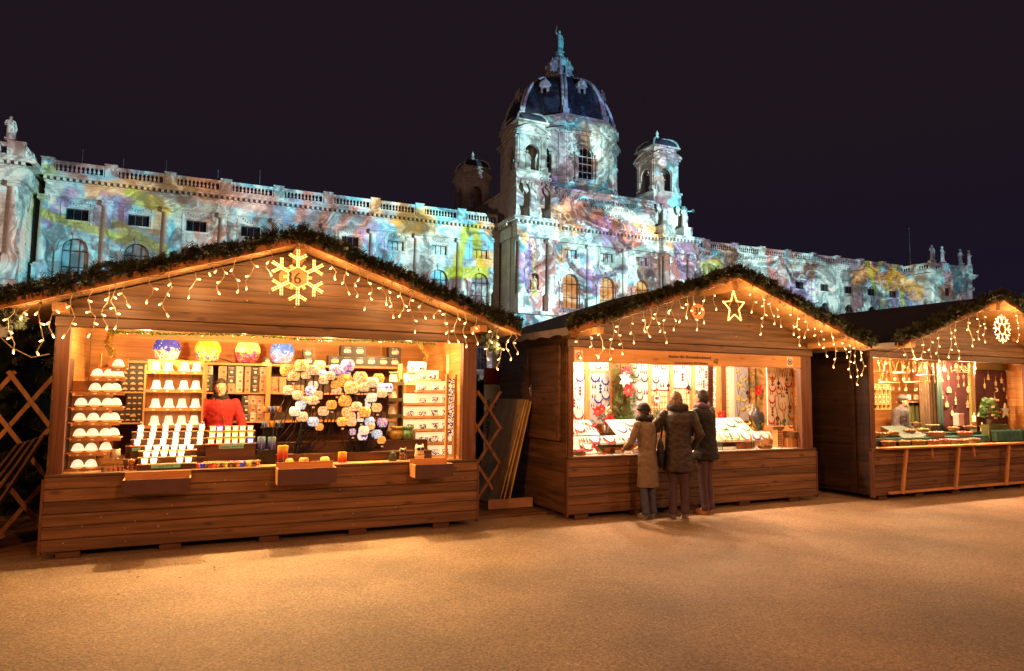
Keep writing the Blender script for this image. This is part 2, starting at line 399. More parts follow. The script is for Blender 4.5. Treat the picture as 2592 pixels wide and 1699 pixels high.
# name board of the jewellery stall
b = MB(); b.plank(.1, HW-.24, 2.035, 2.229, .0, .03, .006); nbd = b.build('name_board', PW, HB)
u, z = at('B', 1747, 905, -.01); text('Atelier für Keramikschmuck', (u, -.006, z-.012), .060, INKM, nbd, shear=.25, space=1.12)
u, z = at('B', 1751, 918, -.01); text('Gisela Schafellner 2732 Würflach', (u, -.006, z-.02), .040, INKM, nbd, shear=.25, space=1.1)
u, z = at('B', 1812, 913, -.01); text('Gj', (u, -.006, z-.035), .085, INKM, nbd, shear=.35)
STK = mat('sticker_paper', (.75, .62, .5), .6); RED = mat('red_enamel', (.45, .03, .03), .5); DK = mat('dark_print', (.03, .02, .02), .6)
for i, (px, py) in enumerate([(1466, 901), (2000, 916)]):
    u, z = at('B', px, py, -.01)
    b = MB(); b.box(u-.06, u+.06, -.004, .001, z-.075, z+.075); st = b.build('notice_sticker', STK, HB)
    b = MB(); b.T = Matrix.Translation((u, -.006, z)) @ Matrix.Rotation(PI/2, 4, 'X')
    pts = [(.045*math.cos(a), .045*math.sin(a), 0) for a in [2*PI*k/24 for k in range(25)]]; b.tube(pts, .005, 5); b.tube([(-.03, .03, 0), (.03, -.03, 0)], .004, 4)
    b.build('ban_ring', RED if i == 0 else DK, st)
    b = MB(); b.box(u-.02, u+.012, -.007, -.0045, z-.012, z+.008); b.box(u+.008, u+.024, -.007, -.0045, z+.002, z+.018); b.box(u-.018, u-.012, -.007, -.0045, z-.026, z-.01); b.box(u+.004, u+.01, -.007, -.0045, z-.026, z-.01)
    b.build('dog_symbol', DK, st)
# hinged side shutter of the jewellery stall (faces the passage)
b = MB(); b.box(-.03, 0, .16, 1.12, 1.02, 2.24); sh = b.build('side_shutter', DWY, HB)
b = MB()
for y0, y1, z0, z1 in ((.14, .22, 1.0, 2.26), (1.06, 1.14, 1.0, 2.26), (.22, 1.06, 1.0, 1.07), (.22, 1.06, 2.19, 2.26)): b.box(-.05, -.0305, y0, y1, z0, z1)
b.build('shutter_frame', DWY, sh)
b = MB(); b.tube([(-.052, .93, 1.6), (-.075, .93, 1.6), (-.075, .93, 1.7), (-.052, .93, 1.7)], .007, 6); b.box(-.055, -.05, .91, .95, 1.57, 1.73); b.build('handle', METAL, sh)
# side door of the third stall
b = MB(); b.box(-.03, 0, .3, 1.5, .15, 2.2); SHADEW = wood('shade_dark_wood', (.045, .02, .012), (.025, .011, .008), axis=1); sh = b.build('side_door', SHADEW, HC); [setattr(q.data.materials, 'x', 0) if 0 else q.data.materials.__setitem__(0, SHADEW) for q in HC.children if q.name.startswith('side_wall')]  # door and side walls: shade is painted in by darkening the wood
b = MB()
for y0, y1, z0, z1 in ((.25, .34, .1, 2.25), (1.46, 1.55, .1, 2.25), (.34, 1.46, .86, .94), (.34, 1.46, 2.17, 2.25)): b.box(-.05, -.0305, y0, y1, z0, z1)
b.build('door_frame', SHADEW, sh)
b = MB(); b.tube([(-.052, 1.15, 1.55), (-.085, 1.15, 1.55), (-.085, 1.15, 1.68), (-.052, 1.15, 1.68)], .009, 6); b.box(-.055, -.05, 1.12, 1.18, 1.53, 1.70); b.build('handle', METAL, sh)
# folded counter shelf of the third stall: ledge, struts and foot rail
b = MB(); b.box(.1, HW, -.22, -.052, .80, .825); b.build('ledge', PW, HC)
b = MB(); b.box(.25, 4.4, -.12, -.07, .10, .135); b.build('foot_rail', PW, HC)
for i, u in enumerate((.62, 1.95, 3.35, 4.25)):
    b = MB(); T = Matrix.Translation((u, -.14, .45)); b.cbox((u-.05, -.13, .45), (.055, .03, .72), ry=.19); b.build('strut', PWZ, HC)
for i, u in enumerate((1.3, 2.4)):
    b = MB(); b.cbox((u, -.11, .70), (.02, .02, .17), ry=-.15); b.build('peg', PWZ, HC)
# scalloped awning edge on the left eaves of the two right stalls
for H_, ov in ((HB, .75), (HC, .75)):
    b = MB(); n_ = 24; pts = []
    for i in range(n_):
        y0 = -ov+.02+i*(HD+ov+.1)/n_; y1 = y0+(HD+ov+.1)/n_; d0 = .05+.015*math.sin(i*1.9); d1 = .05+.015*math.sin((i+1)*1.9)
        b.add([(-EU-.018, y0, EZ+.035), (-EU-.018, y1, EZ+.035), (-EU-.018, y1, EZ-d1), (-EU-.018, y0, EZ-d0), (-EU-.024, y0, EZ+.035), (-EU-.024, y1, EZ+.035), (-EU-.024, y1, EZ-d1), (-EU-.024, y0, EZ-d0)],
              [(0, 1, 2, 3), (7, 6, 5, 4), (3, 2, 6, 7), (0, 4, 5, 1)])
    b.build('eaves_flap', mat('grey_tarpaulin', (.22, .17, .15), .6, var=.2, vscale=8), H_)
# ---------------------------------------------------------------- the museum
m, n, b = nt('museum_limestone'); N = n.nodes.new; L = n.links.new
tc = N('ShaderNodeTexCoord'); n1 = N('ShaderNodeTexNoise'); n1.inputs['Scale'].default_value = .5; n1.inputs['Detail'].default_value = 8; L(tc.outputs['Object'], n1.inputs['Vector'])
mp = N('ShaderNodeMapping'); mp.inputs['Rotation'].default_value = (PI/2, 0, 0); L(tc.outputs['Object'], mp.inputs[0])
bk = N('ShaderNodeTexBrick'); bk.inputs['Scale'].default_value = 1; bk.inputs['Brick Width'].default_value = 1.1; bk.inputs['Row Height'].default_value = .42; bk.inputs['Mortar Size'].default_value = .018
bk.inputs['Color1'].default_value = (.56, .53, .47, 1); bk.inputs['Color2'].default_value = (.50, .47, .42, 1); bk.inputs['Mortar'].default_value = (.33, .31, .28, 1); L(mp.outputs[0], bk.inputs[0])
mx = N('ShaderNodeMix'); mx.data_type = 'RGBA'; mx.blend_type = 'MULTIPLY'; mx.inputs[0].default_value = 1
mr = N('ShaderNodeMapRange'); mr.inputs[1].default_value = .3; mr.inputs[2].default_value = .7; mr.inputs[3].default_value = .72; mr.inputs[4].default_value = 1.12; L(n1.outputs[0], mr.inputs[0])
L(bk.outputs[0], mx.inputs[6]); L(mr.outputs[0], mx.inputs[7]); L(mx.outputs[2], b.inputs['Base Color']); b.inputs['Roughness'].default_value = .8
STONEB = m
STONE = mat('carved_limestone', (.55, .52, .46), .8, var=.22, vscale=1.2, bump=.5, bscale=6)
SLATE = mat('dome_slate', (.035, .04, .06), .55, var=.3, vscale=1.5)
LEAD = mat('pale_lead_rib', (.5, .52, .52), .5, var=.15, vscale=2)
GLASSD = mat('dark_window_glass', (.012, .012, .018), .08, spec=.8)
GLASSW = mat('lit_window_glass', (.3, .16, .06), .4, emit=(1, .42, .09), es=.42)
BLIND = mat('pale_window_blind', (.42, .42, .38), .6)
BRNF = mat('brown_window_frame', (.10, .055, .035), .6)
WHTF = mat('white_window_frame', (.5, .5, .48), .6)
M0 = W('M', 0, 0, 0); MY = FR['M'][2]
MU = thing('museum_building', 'huge domed stone museum painted with coloured light behind the stalls', 'building', M0, MY)
def arch_pts(c, r, zs, n=12, a0=PI, a1=0): return [(c+r*math.cos(a0+(a1-a0)*i/n), zs+r*math.sin(a0+(a1-a0)*i/n)) for i in range(n+1)]
def arch_panel(b, u0, u1, z0, z1, c, r, zs, zb, y0, y1):
    """wall slab u0..u1, z0..z1, y0 (front)..y1 with an arched opening"""
    if zb > z0: b.box(u0, u1, y0, y1, z0, zb)
    L_ = [(u0, zb), (c-r, zb)]+arch_pts(c, r, zs, 8, PI, PI/2)+[(c, z1), (u0, z1)]
    R_ = [(c+r, zb), (u1, zb), (u1, z1), (c, z1)]+arch_pts(c, r, zs, 8, PI/2, 0)
    b.prism(L_, y0, y1); b.prism(R_, y0, y1)
def hole_panel(b, u0, u1, z0, z1, a, c, d, e, y0, y1):
    b.box(u0, a, y0, y1, z0, z1); b.box(c, u1, y0, y1, z0, z1); b.box(a, c, y0, y1, z0, d); b.box(a, c, y0, y1, e, z1)
def archivolt(b, c, r, zs, w_, y0, y1, n=14):
    o = arch_pts(c, r+w_, zs, n); i_ = arch_pts(c, r, zs, n)
    for k in range(n):
        q = [i_[k], i_[k+1], o[k+1], o[k]]; b.prism(q[::-1], y0, y1)
def window(name, u, v, z0, z1, hw, arch, pm, fm, parent, nv=2, T=None, hz=None):
    f = MB(); f.T = T; t = .07
    top = z1-hw if arch else z1
    f.box(u-hw, u-hw+t, v, v+.1, z0, top); f.box(u+hw-t, u+hw, v, v+.1, z0, top); f.box(u-hw+t, u+hw-t, v, v+.1, z0, z0+t)
    for i in range(1, nv): x = u-hw+2*hw*i/nv; f.box(x-t/2, x+t/2, v+.01, v+.09, z0+t, (top-.0) if not arch else top+math.sqrt(max(0, hw*hw-(x-u)**2))-.02)
    if arch:
        archivolt(f, u, hw-t, top, t, v, v+.1); hs = hz or [top]
        for zz in hs: f.box(u-hw+t, u+hw-t, v-.01, v+.08, zz-.06, zz+.06)
    else: f.box(u-hw+t, u+hw-t, v, v+.1, z1-t, z1)
    w_ = f.build(name, fm, parent)
    p = MB(); p.T = T
    if arch: p.prism([(u-hw+.02, z0)]+arch_pts(u, hw-.02, top, 12)+[(u+hw-.02, z0)], v+.1, v+.13)
    else: p.box(u-hw, u+hw, v+.1, v+.13, z0, z1)
    p.build('pane', pm, w_)
    return w_
def dup_part(o, du):
    c = o.copy(); col.objects.link(c); c.location = (o.location[0]+du, o.location[1], o.location[2])
    for ch in o.children: k = ch.copy(); col.objects.link(k); k.parent = c; k.location = ch.location
    return c
def column(b, u, v, z0, z1, r, n=14):
    b.box(u-r*1.35, u+r*1.35, v-r*1.35, v+r*1.35, z0, z0+.2)
    b.lathe(u, v, [(r*1.25, z0+.2), (r*1.25, z0+.32), (r*1.02, z0+.42), (r, z0+.5), (r*.98, (z0+z1)/2), (r*.86, z1-.75), (r*.86, z1-.7), (r*1.0, z1-.66), (r*.88, z1-.6), (r*1.05, z1-.5)], n)
    for s in (-1, 1): b.cyl((u+s*r*1.02, v-r*1.1, z1-.38), (u+s*r*1.02, v+r*.9, z1-.38), r*.42, n=10)
    b.box(u-r*.9, u+r*.9, v-r*1.05, v+r*.9, z1-.5, z1-.22); b.box(u-r*1.3, u+r*1.3, v-r*1.3, v+r*1.2, z1-.2, z1)
def baluster(b, x, y, z0, z1, r=.13, n=8):
    h = z1-z0; b.lathe(x, y, [(r*.8, z0), (r*.8, z0+h*.08), (r*.45, z0+h*.14), (r, z0+h*.36), (r*.75, z0+h*.55), (r*.36, z0+h*.78), (r*.7, z0+h*.9), (r*.8, z1)], n, cap=False)
def entab(b, u0, u1, y, depth=.6, dent=True):
    """entablature whose frieze face stands at y"""
    yb = y+depth
    b.box(u0, u1, y, yb, 21.08, 21.55); b.box(u0-.05, u1+.05, y-.08, yb, 21.55, 21.68); b.box(u0, u1, y+.03, yb, 21.68, 22.5)
    b.box(u0-.1, u1+.1, y-.14, yb, 22.5, 22.62); b.box(u0-.55, u1+.55, y-.62, yb, 22.98, 23.2); b.box(u0-.68, u1+.68, y-.74, yb, 23.2, 23.42); b.box(u0, u1, y, yb, 22.62, 22.98)
    if dent:
        k = int((u1-u0)/.56)
        for i in range(k+1):
            x = u0+(u1-u0)*i/k; b.box(x-.12, x+.12, y-.5, y-.001, 22.66, 22.97)
def garl(b, u, y, z, s=1):                          # carved swag ornament
    for i in range(7):
        t = i/6; x = u+(t-.5)*1.5*s; zz = z-.35*s*math.sin(PI*t); b.ball((x, y, zz), (.15*s, .1, .13*s), 6, 4)
BAY = 5.61
def wing(u0, nb, tagw):
    wall = MB(); ent = MB()
    for k in range(nb):
        a = u0+BAY*k; c = a+2.87; e = a+BAY
        arch_panel(wall, a, e, 0, 11.1, c, 1.15, 7.2, 4.2, 0, .6)
        arch_panel(wall, a, e, 11.1, 17.6, c, 1.18, 15.7, 12.3, 0, .6)
        hole_panel(wall, a, e, 17.6, 21.08, c-1.02, c+1.02, 18.8, 20.0, 0, .6)
    a = u0; c = a+2.87; e = a+BAY; orn = MB(); lo = MB(); up = MB()
    archivolt(orn, c, 1.18, 15.7, .34, -.1, 0); orn.prism([(c-.16, 16.85), (c+.16, 16.85), (c+.24, 17.5), (c-.24, 17.5)], -.22, -.11)
    for s in (-1, 1):
        orn.box(c+s*1.5-.2, c+s*1.5+.2, -.22, 0, 12.3, 15.45); orn.box(c+s*1.5-.3, c+s*1.5+.3, -.3, 0, 15.45, 15.75); orn.ball((c+s*1.75, -.02, 17.0), (.28, .08, .28), 10, 6)
        up.box(c+s*1.3-.12, c+s*1.3+.12, -.08, 0, 18.3, 20.7)
    up.box(c-1.45, c+1.45, -.14, 0, 20.12, 20.3); up.box(c-1.25, c+1.25, -.1, 0, 18.55, 18.75); garl(up, c, -.05, 20.75)
    orn.box(c-1.3, c+1.3, -.35, 0, 12.0, 12.28); archivolt(lo, c, 1.15, 7.2, .3, -.1, 0)
    for q in range(8): baluster(lo, c-1.0+q*.285, -.25, 3.5, 4.15, .1, 6)
    lo.box(c-1.2, c+1.2, -.38, -.12, 4.15, 4.28); lo.box(c-1.2, c+1.2, -.38, -.02, 3.3, 3.49)
    for q in range(14): lo.box(a-.55, a+.55, -.12, 0, 3.1+q*.56, 3.1+q*.56+.5)
    cl = MB(); column(cl, a, -.18, 13.8, 21.06, .40, 16); cl.box(a-.62, a+.62, -.75, 0, 11.62, 13.7); cl.box(a-.7, a+.7, -.83, 0, 13.7, 13.8)
    bl = MB(); y = -.32
    bl.box(a-.42, a+.62, y-.12, y+.4, 23.43, 24.86); bl.box(a-.5, a+.7, y-.2, y+.48, 24.86, 25.0)
    bl.box(a+.62, e-.42, y, y+.3, 23.43, 23.72); bl.box(a+.62, e-.42, y-.03, y+.33, 24.42, 24.78); bl.box(a+.62, a+.8, y, y+.3, 23.72, 24.42); bl.box(e-.6, e-.42, y, y+.3, 23.72, 24.42)
    for q in range(10): baluster(bl, a+1.02+q*.395, y+.15, 23.72, 24.42, .14)
    ps = [orn.build('arch_surround', STONE, MU), up.build('window_surround', STONE, MU), lo.build('base_storey_trim', STONE, MU), cl.build('column', STONE, MU), bl.build('balustrade', STONE, MU)]
    for k in range(1, nb):
        for o in ps: dup_part(o, BAY*k)
    u1 = u0+BAY*nb
    wall.box(u0, u1, .6, 17, 0, 23.4); wall.build('wing_wall', STONEB, MU)
    ent.box(u0, u1, -.3, 0, 11.1, 11.6); ent.box(u0, u1, -.25, 0, 0, 3.0)
    entab(ent, u0, u1, -.22, .82); ent.build('cornice', STONE, MU)
wing(0, 9, 'left'); wing(79.0, 9, 'right')
random.seed(3)
def wset(c, v, low=False, pm1=None, pm2=None):
    pass
WS = window('window', 2.87, .28, 18.8, 20.0, 1.02, False, GLASSD, BRNF, MU, 3)
WS2 = window('window', 36.53, .28, 18.8, 20.0, 1.02, False, BLIND, BRNF, MU, 3)
WA = window('window', 2.87, .28, 12.3, 16.88, 1.18, True, BLIND, BRNF, MU, 3, hz=[13.9, 15.6])
WL = window('window', 2.87, .28, 4.2, 8.35, 1.15, True, GLASSD, BRNF, MU, 3, hz=[5.8, 7.2])
WSR = window('window', 79+2.87, .28, 18.8, 20.0, 1.02, False, GLASSD, BRNF, MU, 3)
WAR = window('window', 79+2.87, .28, 12.3, 16.88, 1.18, True, GLASSD, BRNF, MU, 3, hz=[13.9, 15.6])
for k in range(1, 9):
    if k in (1, 2, 3, 4, 5): dup_part(WS, BAY*k)
    elif k != 6: dup_part(WS2, BAY*(k-6))
    dup_part(WA, BAY*k); dup_part(WL, BAY*k)
    dup_part(WSR, BAY*k); dup_part(WAR, BAY*k)

# central block
wall = MB(); orn = MB(); ent = MB(); cols_ = MB()
V0, VE = -4.0, -4.6
cs = (59.0, 64.6, 70.2)
for c in cs:
    arch_panel(wall, c-2.8, c+2.8, 11.1, 17.6, c, 1.15, 15.9, 12.4, V0, V0+.6); hole_panel(wall, c-2.8, c+2.8, 17.6, 21.08, c-.95, c+.95, 19.1, 20.3, V0, V0+.6)
    archivolt(orn, c, 1.15, 15.9, .38, V0-.14, V0); orn.prism([(c-.2, 17.05), (c+.2, 17.05), (c+.3, 17.7), (c-.3, 17.7)], V0-.28, V0-.15)
    for s in (-1, 1):
        orn.box(c+s*1.5-.22, c+s*1.5+.22, V0-.28, V0, 12.4, 15.55); orn.box(c+s*1.5-.32, c+s*1.5+.32, V0-.36, V0, 15.55, 15.85); orn.ball((c+s*1.55, V0-.02, 17.6), (.5, .14, .35), 8, 6); orn.ball((c+s*1.95, V0-.02, 17.2), (.3, .14, .4), 8, 6)
        orn.box(c+s*1.25-.14, c+s*1.25+.14, V0-.12, V0, 18.6, 20.8)
    orn.box(c-1.4, c+1.4, V0-.18, V0, 20.42, 20.62); orn.box(c-1.2, c+1.2, V0-.14, V0, 18.75, 18.98); garl(orn, c, V0-.06, 18.4, 1.2)
    for q in range(8): baluster(orn, c-1.0+q*.285, V0-.32, 11.75, 12.3, .1, 6)
    orn.box(c-1.2, c+1.2, V0-.45, V0-.15, 12.3, 12.42)
    orn.build('window_surround', STONE, MU); orn = MB()
    W_ = window('window', c, V0+.28, 19.1, 20.3, .95, False, BLIND, BRNF, MU, 3)
    W_ = window('window', c, V0+.28, 12.4, 17.03, 1.15, True, GLASSW, BRNF, MU, 3, hz=[13.9, 15.7])
wall.box(56.2, 73.0, V0, V0+.6, 0, 11.1)
for u0, u1 in ((50.7, 56.2), (73.0, 78.5)):
    c = (u0+u1)/2
    arch_panel(wall, u0, u1, 11.1, 21.08, c, .62, 16.0, 14.4, VE, VE+.7); wall.box(u0, u1, VE, VE+.7, 0, 11.1)
    archivolt(orn, c, .62, 16.0, .25, VE-.12, VE); orn.build('niche_arch', STONE, MU); orn = MB(); orn.box(c-1, c+1, VE-.45, VE, 14.15, 14.38); orn.box(c-.9, c+.9, VE-.3, VE, 11.7, 14.1)
    orn.build('niche_pedestal', STONE, MU); orn = MB(); orn.T = Matrix.Translation((c, VE, 18.9)) @ Matrix.Rotation(PI/2, 4, 'X'); orn.lathe(0, 0, [(.75, 0), (.75, .12), (.55, .14), (.5, .04), (0, .16)], 20); orn.T = None
    orn.ball((c, VE-.1, 18.9), (.22, .18, .32), 8, 6); garl(orn, c, VE-.05, 20.4, 1.3); garl(orn, c, VE-.05, 17.7, 1.1)
    orn.build('medallion', STONE, MU); orn = MB()
    for u in (c-2.1, c+2.1):
        cols_ = MB(); column(cols_, u, VE-.5, 13.55, 21.06, .52, 18); cols_.box(u-.75, u+.75, VE-1.25, VE, 11.62, 13.45); cols_.box(u-.83, u+.83, VE-1.33, VE, 13.45, 13.55); cols_.build('column', STONE, MU)
    entab(ent, u0-.2, u1+.2, VE-1.0, 1.5)
for u in (56.9, 61.8, 67.4, 72.3):
    if u in (61.8, 67.4): cols_ = MB(); column(cols_, u, V0-.15, 13.55, 21.06, .42); cols_.box(u-.62, u+.62, V0-.8, V0, 11.62, 13.55); cols_.build('column', STONE, MU)
entab(ent, 56.4, 72.8, V0-.55, 1.0)
for u0 in (50.7, 78.5-.6):
    wall.box(u0, u0+.6, VE+.7, .0, 0, 21.08); orn.box(u0-.1 if u0 < 60 else u0+.6, u0 if u0 < 60 else u0+.7, -3.2, -2.4, 0, 21.08)
for s, u in ((-1, 50.7), (1, 78.5)):
    ent.box(u-.0 if s > 0 else u-.35, u+.35 if s > 0 else u, -4.1, -.25, 21.08, 22.5); ent.box(u if s > 0 else u-.95, u+.95 if s > 0 else u, -4.1, -.9, 22.98, 23.42)
    for q in range(5): ent.box(u-.85 if s < 0 else u, u if s < 0 else u+.85, -3.6+q*.6, -3.4+q*.6, 22.62, 22.97)
wall.box(50.9, 78.3, V0+.7, 17, 0, 23.4)
orn.box(50.6, 78.6, VE-1.4, VE, 11.2, 11.6); orn.box(56.2, 73, VE, V0, 11.1, 11.6)
for q in range(13): wall.box(50.75, 56.15, VE-.14, VE, 3.1+q*.6, 3.1+q*.6+.52); wall.box(73.05, 78.45, VE-.14, VE, 3.1+q*.6, 3.1+q*.6+.52)
wall.build('central_wall', STONEB, MU); orn.build('string_course', STONE, MU); ent.build('cornice', STONE, MU)
# attic with inscription
at_ = MB(); VA = -3.5
at_.box(51.3, 77.9, VA, 23, 23.42, 28.1); at_.box(57.0, 72.4, VA-.5, VA, 23.42, 28.1); at_.box(56.9, 72.5, VA-.62, VA-.5, 23.42, 24.9); at_.box(51.2, 56.9, VA-.12, VA, 23.42, 24.9); at_.box(72.5, 78, VA-.12, VA, 23.42, 24.9)
at_.box(56.8, 72.6, VA-.75, VA+.2, 28.1, 28.45); at_.box(51.1, 56.8, VA-.25, 23.2, 28.1, 28.45); at_.box(72.6, 78.1, VA-.25, 23.2, 28.1, 28.45); at_.box(56.8, 72.6, VA+.2, 23.2, 28.1, 28.4)
for i in range(16): at_.box(72.0, 72.3, VA-.58, VA-.5, 24.95+i*.19, 25.03+i*.19); at_.box(57.1, 57.4, VA-.58, VA-.5, 24.95+i*.19, 25.03+i*.19)
for u in (53.0, 56.0, 73.6, 77.1): at_.box(u-.75, u+.75, VA-2.05, VA-.13, 23.42, 24.8); at_.box(u-.82, u+.82, VA-2.12, VA-.13, 24.8, 24.92)
ao = at_.build('attic', STONE, MU)
INS = mat('weathered_gilt_letters', (.22, .15, .07), .5)
for s, z, sz in (('DEM REICHE DER NATUR UND SEINER ERFORSCHUNG', 27.1, .62), ('KAISER FRANZ JOSEPH I', 26.25, .62), ('MDCCCLXXXI', 25.4, .62)): text(s, (64.7, VA-.53, z), sz, INS, ao, extr=.04, space=1.15, name='inscription')

# corner turrets
def turret(cx, cy_, z0):
    b = MB(); h = 2.15
    b.box(cx-h-.25, cx+h+.25, cy_-h-.25, cy_+h+.25, z0, z0+1.8); b.box(cx-h-.4, cx+h+.4, cy_-h-.4, cy_+h+.4, z0+1.8, z0+2.1)
    zb, zt = z0+2.1, z0+7.2
    for r in range(4):
        b.T = Matrix.Translation((cx, cy_, 0)) @ Matrix.Rotation(r*PI/2, 4, 'Z')
        arch_panel(b, -h, h-.45, zb, zt, 0, 1.02, zb+2.6, zb, -h, -h+.45)
        for s in (-1, 1): b.box(s*1.6-.3 if s > 0 else -1.9, s*1.6+.3 if s > 0 else -1.3, -h-.12, -h, zb+.9, zt-.6); b.box(s*1.62-.42, s*1.62+.42, -h-.25, -h, zb, zb+.8); b.box(s*1.62-.4, s*1.62+.4, -h-.22, -h, zt-.7, zt-.45)
        for s in (-1, 1): b.box(s*1.13-.12, s*1.13+.12, -h-.1, -h+.4, zb+2.4, zb+2.65)
        archivolt(b, 0, 1.02, zb+2.6, .22, -h-.08, -h)
        b.box(-h-.2, h+.2, -h-.25, -h+.3, zt-.4, zt-.05)
        # segmental pediment
        pts = [(-h-.35, zt)]+[(x, zt+.95*math.cos(x/(h+.35)*PI/2)) for x in np.linspace(-h-.35, h+.35, 13)]+[(h+.35, zt)]
        b.prism([(p[0]*.94, p[1]) for p in pts[1:-1]], -h-.1, -h+.2)
        for i in range(1, 13): q0, q1 = pts[i], pts[i+1]; b.prism([q0, q1, (q1[0], q1[1]+.2), (q0[0], q0[1]+.2)][::-1], -h-.45, -h+.2)
        b.box(-h-.35, h+.35, -h-.42, -h+.2, zt-.05, zt+.13)
        garl(b, 0, -h-.12, zt+.6, .8); b.T = None
    b.box(cx-h+.2, cx+h-.2, cy_-h+.2, cy_+h-.2, zt, zt+1.5); b.box(cx-h-.25, cx+h+.25, cy_-h-.25, cy_+h+.25, zt+1.5, zt+1.7)
    z1 = zt+1.7; t = b.build('corner_turret', STONE, MU)
    d = MB(); pr = [(h*1.0*math.cos(a)**.8*math.sqrt(2), z1+1.6*math.sin(a)) for a in np.linspace(0, PI/2*.93, 9)]
    d.lathe(cx, cy_, pr, 4, smooth=False, a0=PI/4); d.build('turret_dome', SLATE, t)
    r_ = MB()
    for k in range(4):
        a = PI/4+k*PI/2; r_.tube([(cx+(p[0]+.02)*math.cos(a), cy_+(p[0]+.02)*math.sin(a), p[1]+.03) for p in pr], .17, 6)
    if (cx, cy_) != (53.8, -.75): r_.lathe(cx, cy_, [(.45, pr[-1][1]-.1), (.5, pr[-1][1]+.1), (.2, pr[-1][1]+.3), (.3, pr[-1][1]+.5), (.16, pr[-1][1]+.75), (.26, pr[-1][1]+1.05), (.05, pr[-1][1]+1.45), (0, pr[-1][1]+1.6)], 10)
    r_.build('finial', LEAD, t)
    return t
for cx, cy_ in ((53.8, -.75), (75.4, -.75), (53.8, 19.6), (75.4, 19.6)): turret(cx, cy_, 28.42)

# drum and dome
DC = (64.6, 10.0); AP = 8.4; HS = AP*math.tan(PI/8)
dr = MB(); drb = MB(); dwi = []
for k in range(8):
    T = Matrix.Translation((DC[0], DC[1], 0)) @ Matrix.Rotation(k*PI/4, 4, 'Z'); dr.T = T; drb.T = T
    arch_panel(dr, -HS, HS, 31.2, 38.6, 0, 1.2, 35.75, 32.1, -AP, -AP+.7)
    drb.box(-HS-.12, HS+.12, -AP-.3, -AP+1, 28.4, 31.2); archivolt(dr, 0, 1.2, 35.75, .35, -AP-.15, -AP)
    for s in (-1, 1):
        dr.lathe(s*1.7, -AP-.18, [(.3, 32.0), (.26, 32.3), (.22, 35), (.3, 35.3), (.34, 35.5)], 10); dr.box(s*1.7-.4, s*1.7+.4, -AP-.55, -AP, 35.5, 35.8); dr.box(s*1.7-.38, s*1.7+.38, -AP-.5, -AP, 31.5, 32.0)
        dr.box(s*(HS-.55)-.35, s*(HS-.55)+.35, -AP-.12, -AP, 31.4, 38.5); dr.box(s*2.55-.25, s*2.55+.25, -AP-.08, -AP, 32.5, 35.2)
    dr.box(-HS-.1, HS+.1, -AP-.3, -AP+.6, 38.6, 39.0); dr.box(-HS-.25, HS+.25, -AP-.7, -AP+.6, 39.0, 39.3); dr.box(-HS, HS, -AP-.0, -AP+.6, 39.3, 41.0); dr.box(-HS-.12, HS+.12, -AP-.35, -AP+.6, 41.0, 41.35)
    for q in range(11): dr.box(-HS+.3+q*.62-.09, -HS+.3+q*.62+.09, -AP-.5, -AP-.3, 38.75, 39.0)
    garl(dr, 0, -AP-.05, 38.1, 1.4); garl(dr, -1.7, -AP-.02, 40.6, 1.1); garl(dr, 1.7, -AP-.02, 40.6, 1.1)
    for q in range(9): baluster(dr, -1.15+q*.29, -AP-.45, 31.3, 31.9, .1, 6)
    dr.box(-1.35, 1.35, -AP-.6, -AP-.3, 31.9, 32.02)
    wn = window('window', 0, -AP+.3, 32.1, 36.93, 1.2, True, GLASSD, WHTF, MU, 3, T=T, hz=[33.3, 34.5, 35.6])
dr.T = None; drb.T = None
dro = dr.build('drum', STONE, MU); drb.build('drum_base', mat('plain_dark_stone', (.30, .27, .24), .8, var=.2, vscale=.6), MU)
c_ = MB(); c_.lathe(DC[0], DC[1], [(AP/math.cos(PI/8)-.8, 31), (AP/math.cos(PI/8)-.8, 41.3)], 8, smooth=False, a0=PI/8); c_.build('drum_core', mat('drum_core_plaster', (.10, .08, .07), .8), MU)
pr = [(8.0*math.cos(a)**.78, 41.35+8.75*math.sin(a)) for a in np.linspace(0, math.radians(79), 16)]
K8 = 1/math.cos(PI/8)
d = MB(); d.lathe(DC[0], DC[1], [(r*K8, z) for r, z in pr], 8, smooth=False, a0=PI/8); do = d.build('dome', SLATE, MU)
rb = MB()
for k in range(8):
    a = PI/8+k*PI/4; rad = [(r*K8, z) for r, z in pr]
    for s in (-1, 1):
        rb.tube([(DC[0]+(r+.02)*math.cos(a)-s*.26*math.sin(a), DC[1]+(r+.02)*math.sin(a)+s*.26*math.cos(a), z+.03) for r, z in rad], .24, 6)
    rb.box(DC[0]+8.7*math.cos(a)-.5, DC[0]+8.7*math.cos(a)+.5, DC[1]+8.7*math.sin(a)-.5, DC[1]+8.7*math.sin(a)+.5, 41.3, 42.2)
    rb.lathe(DC[0]+8.7*math.cos(a), DC[1]+8.7*math.sin(a), [(.35, 42.2), (.45, 42.6), (.2, 43.0), (.3, 43.3), (0, 43.9)], 8)
rb.build('dome_rib', LEAD, do)
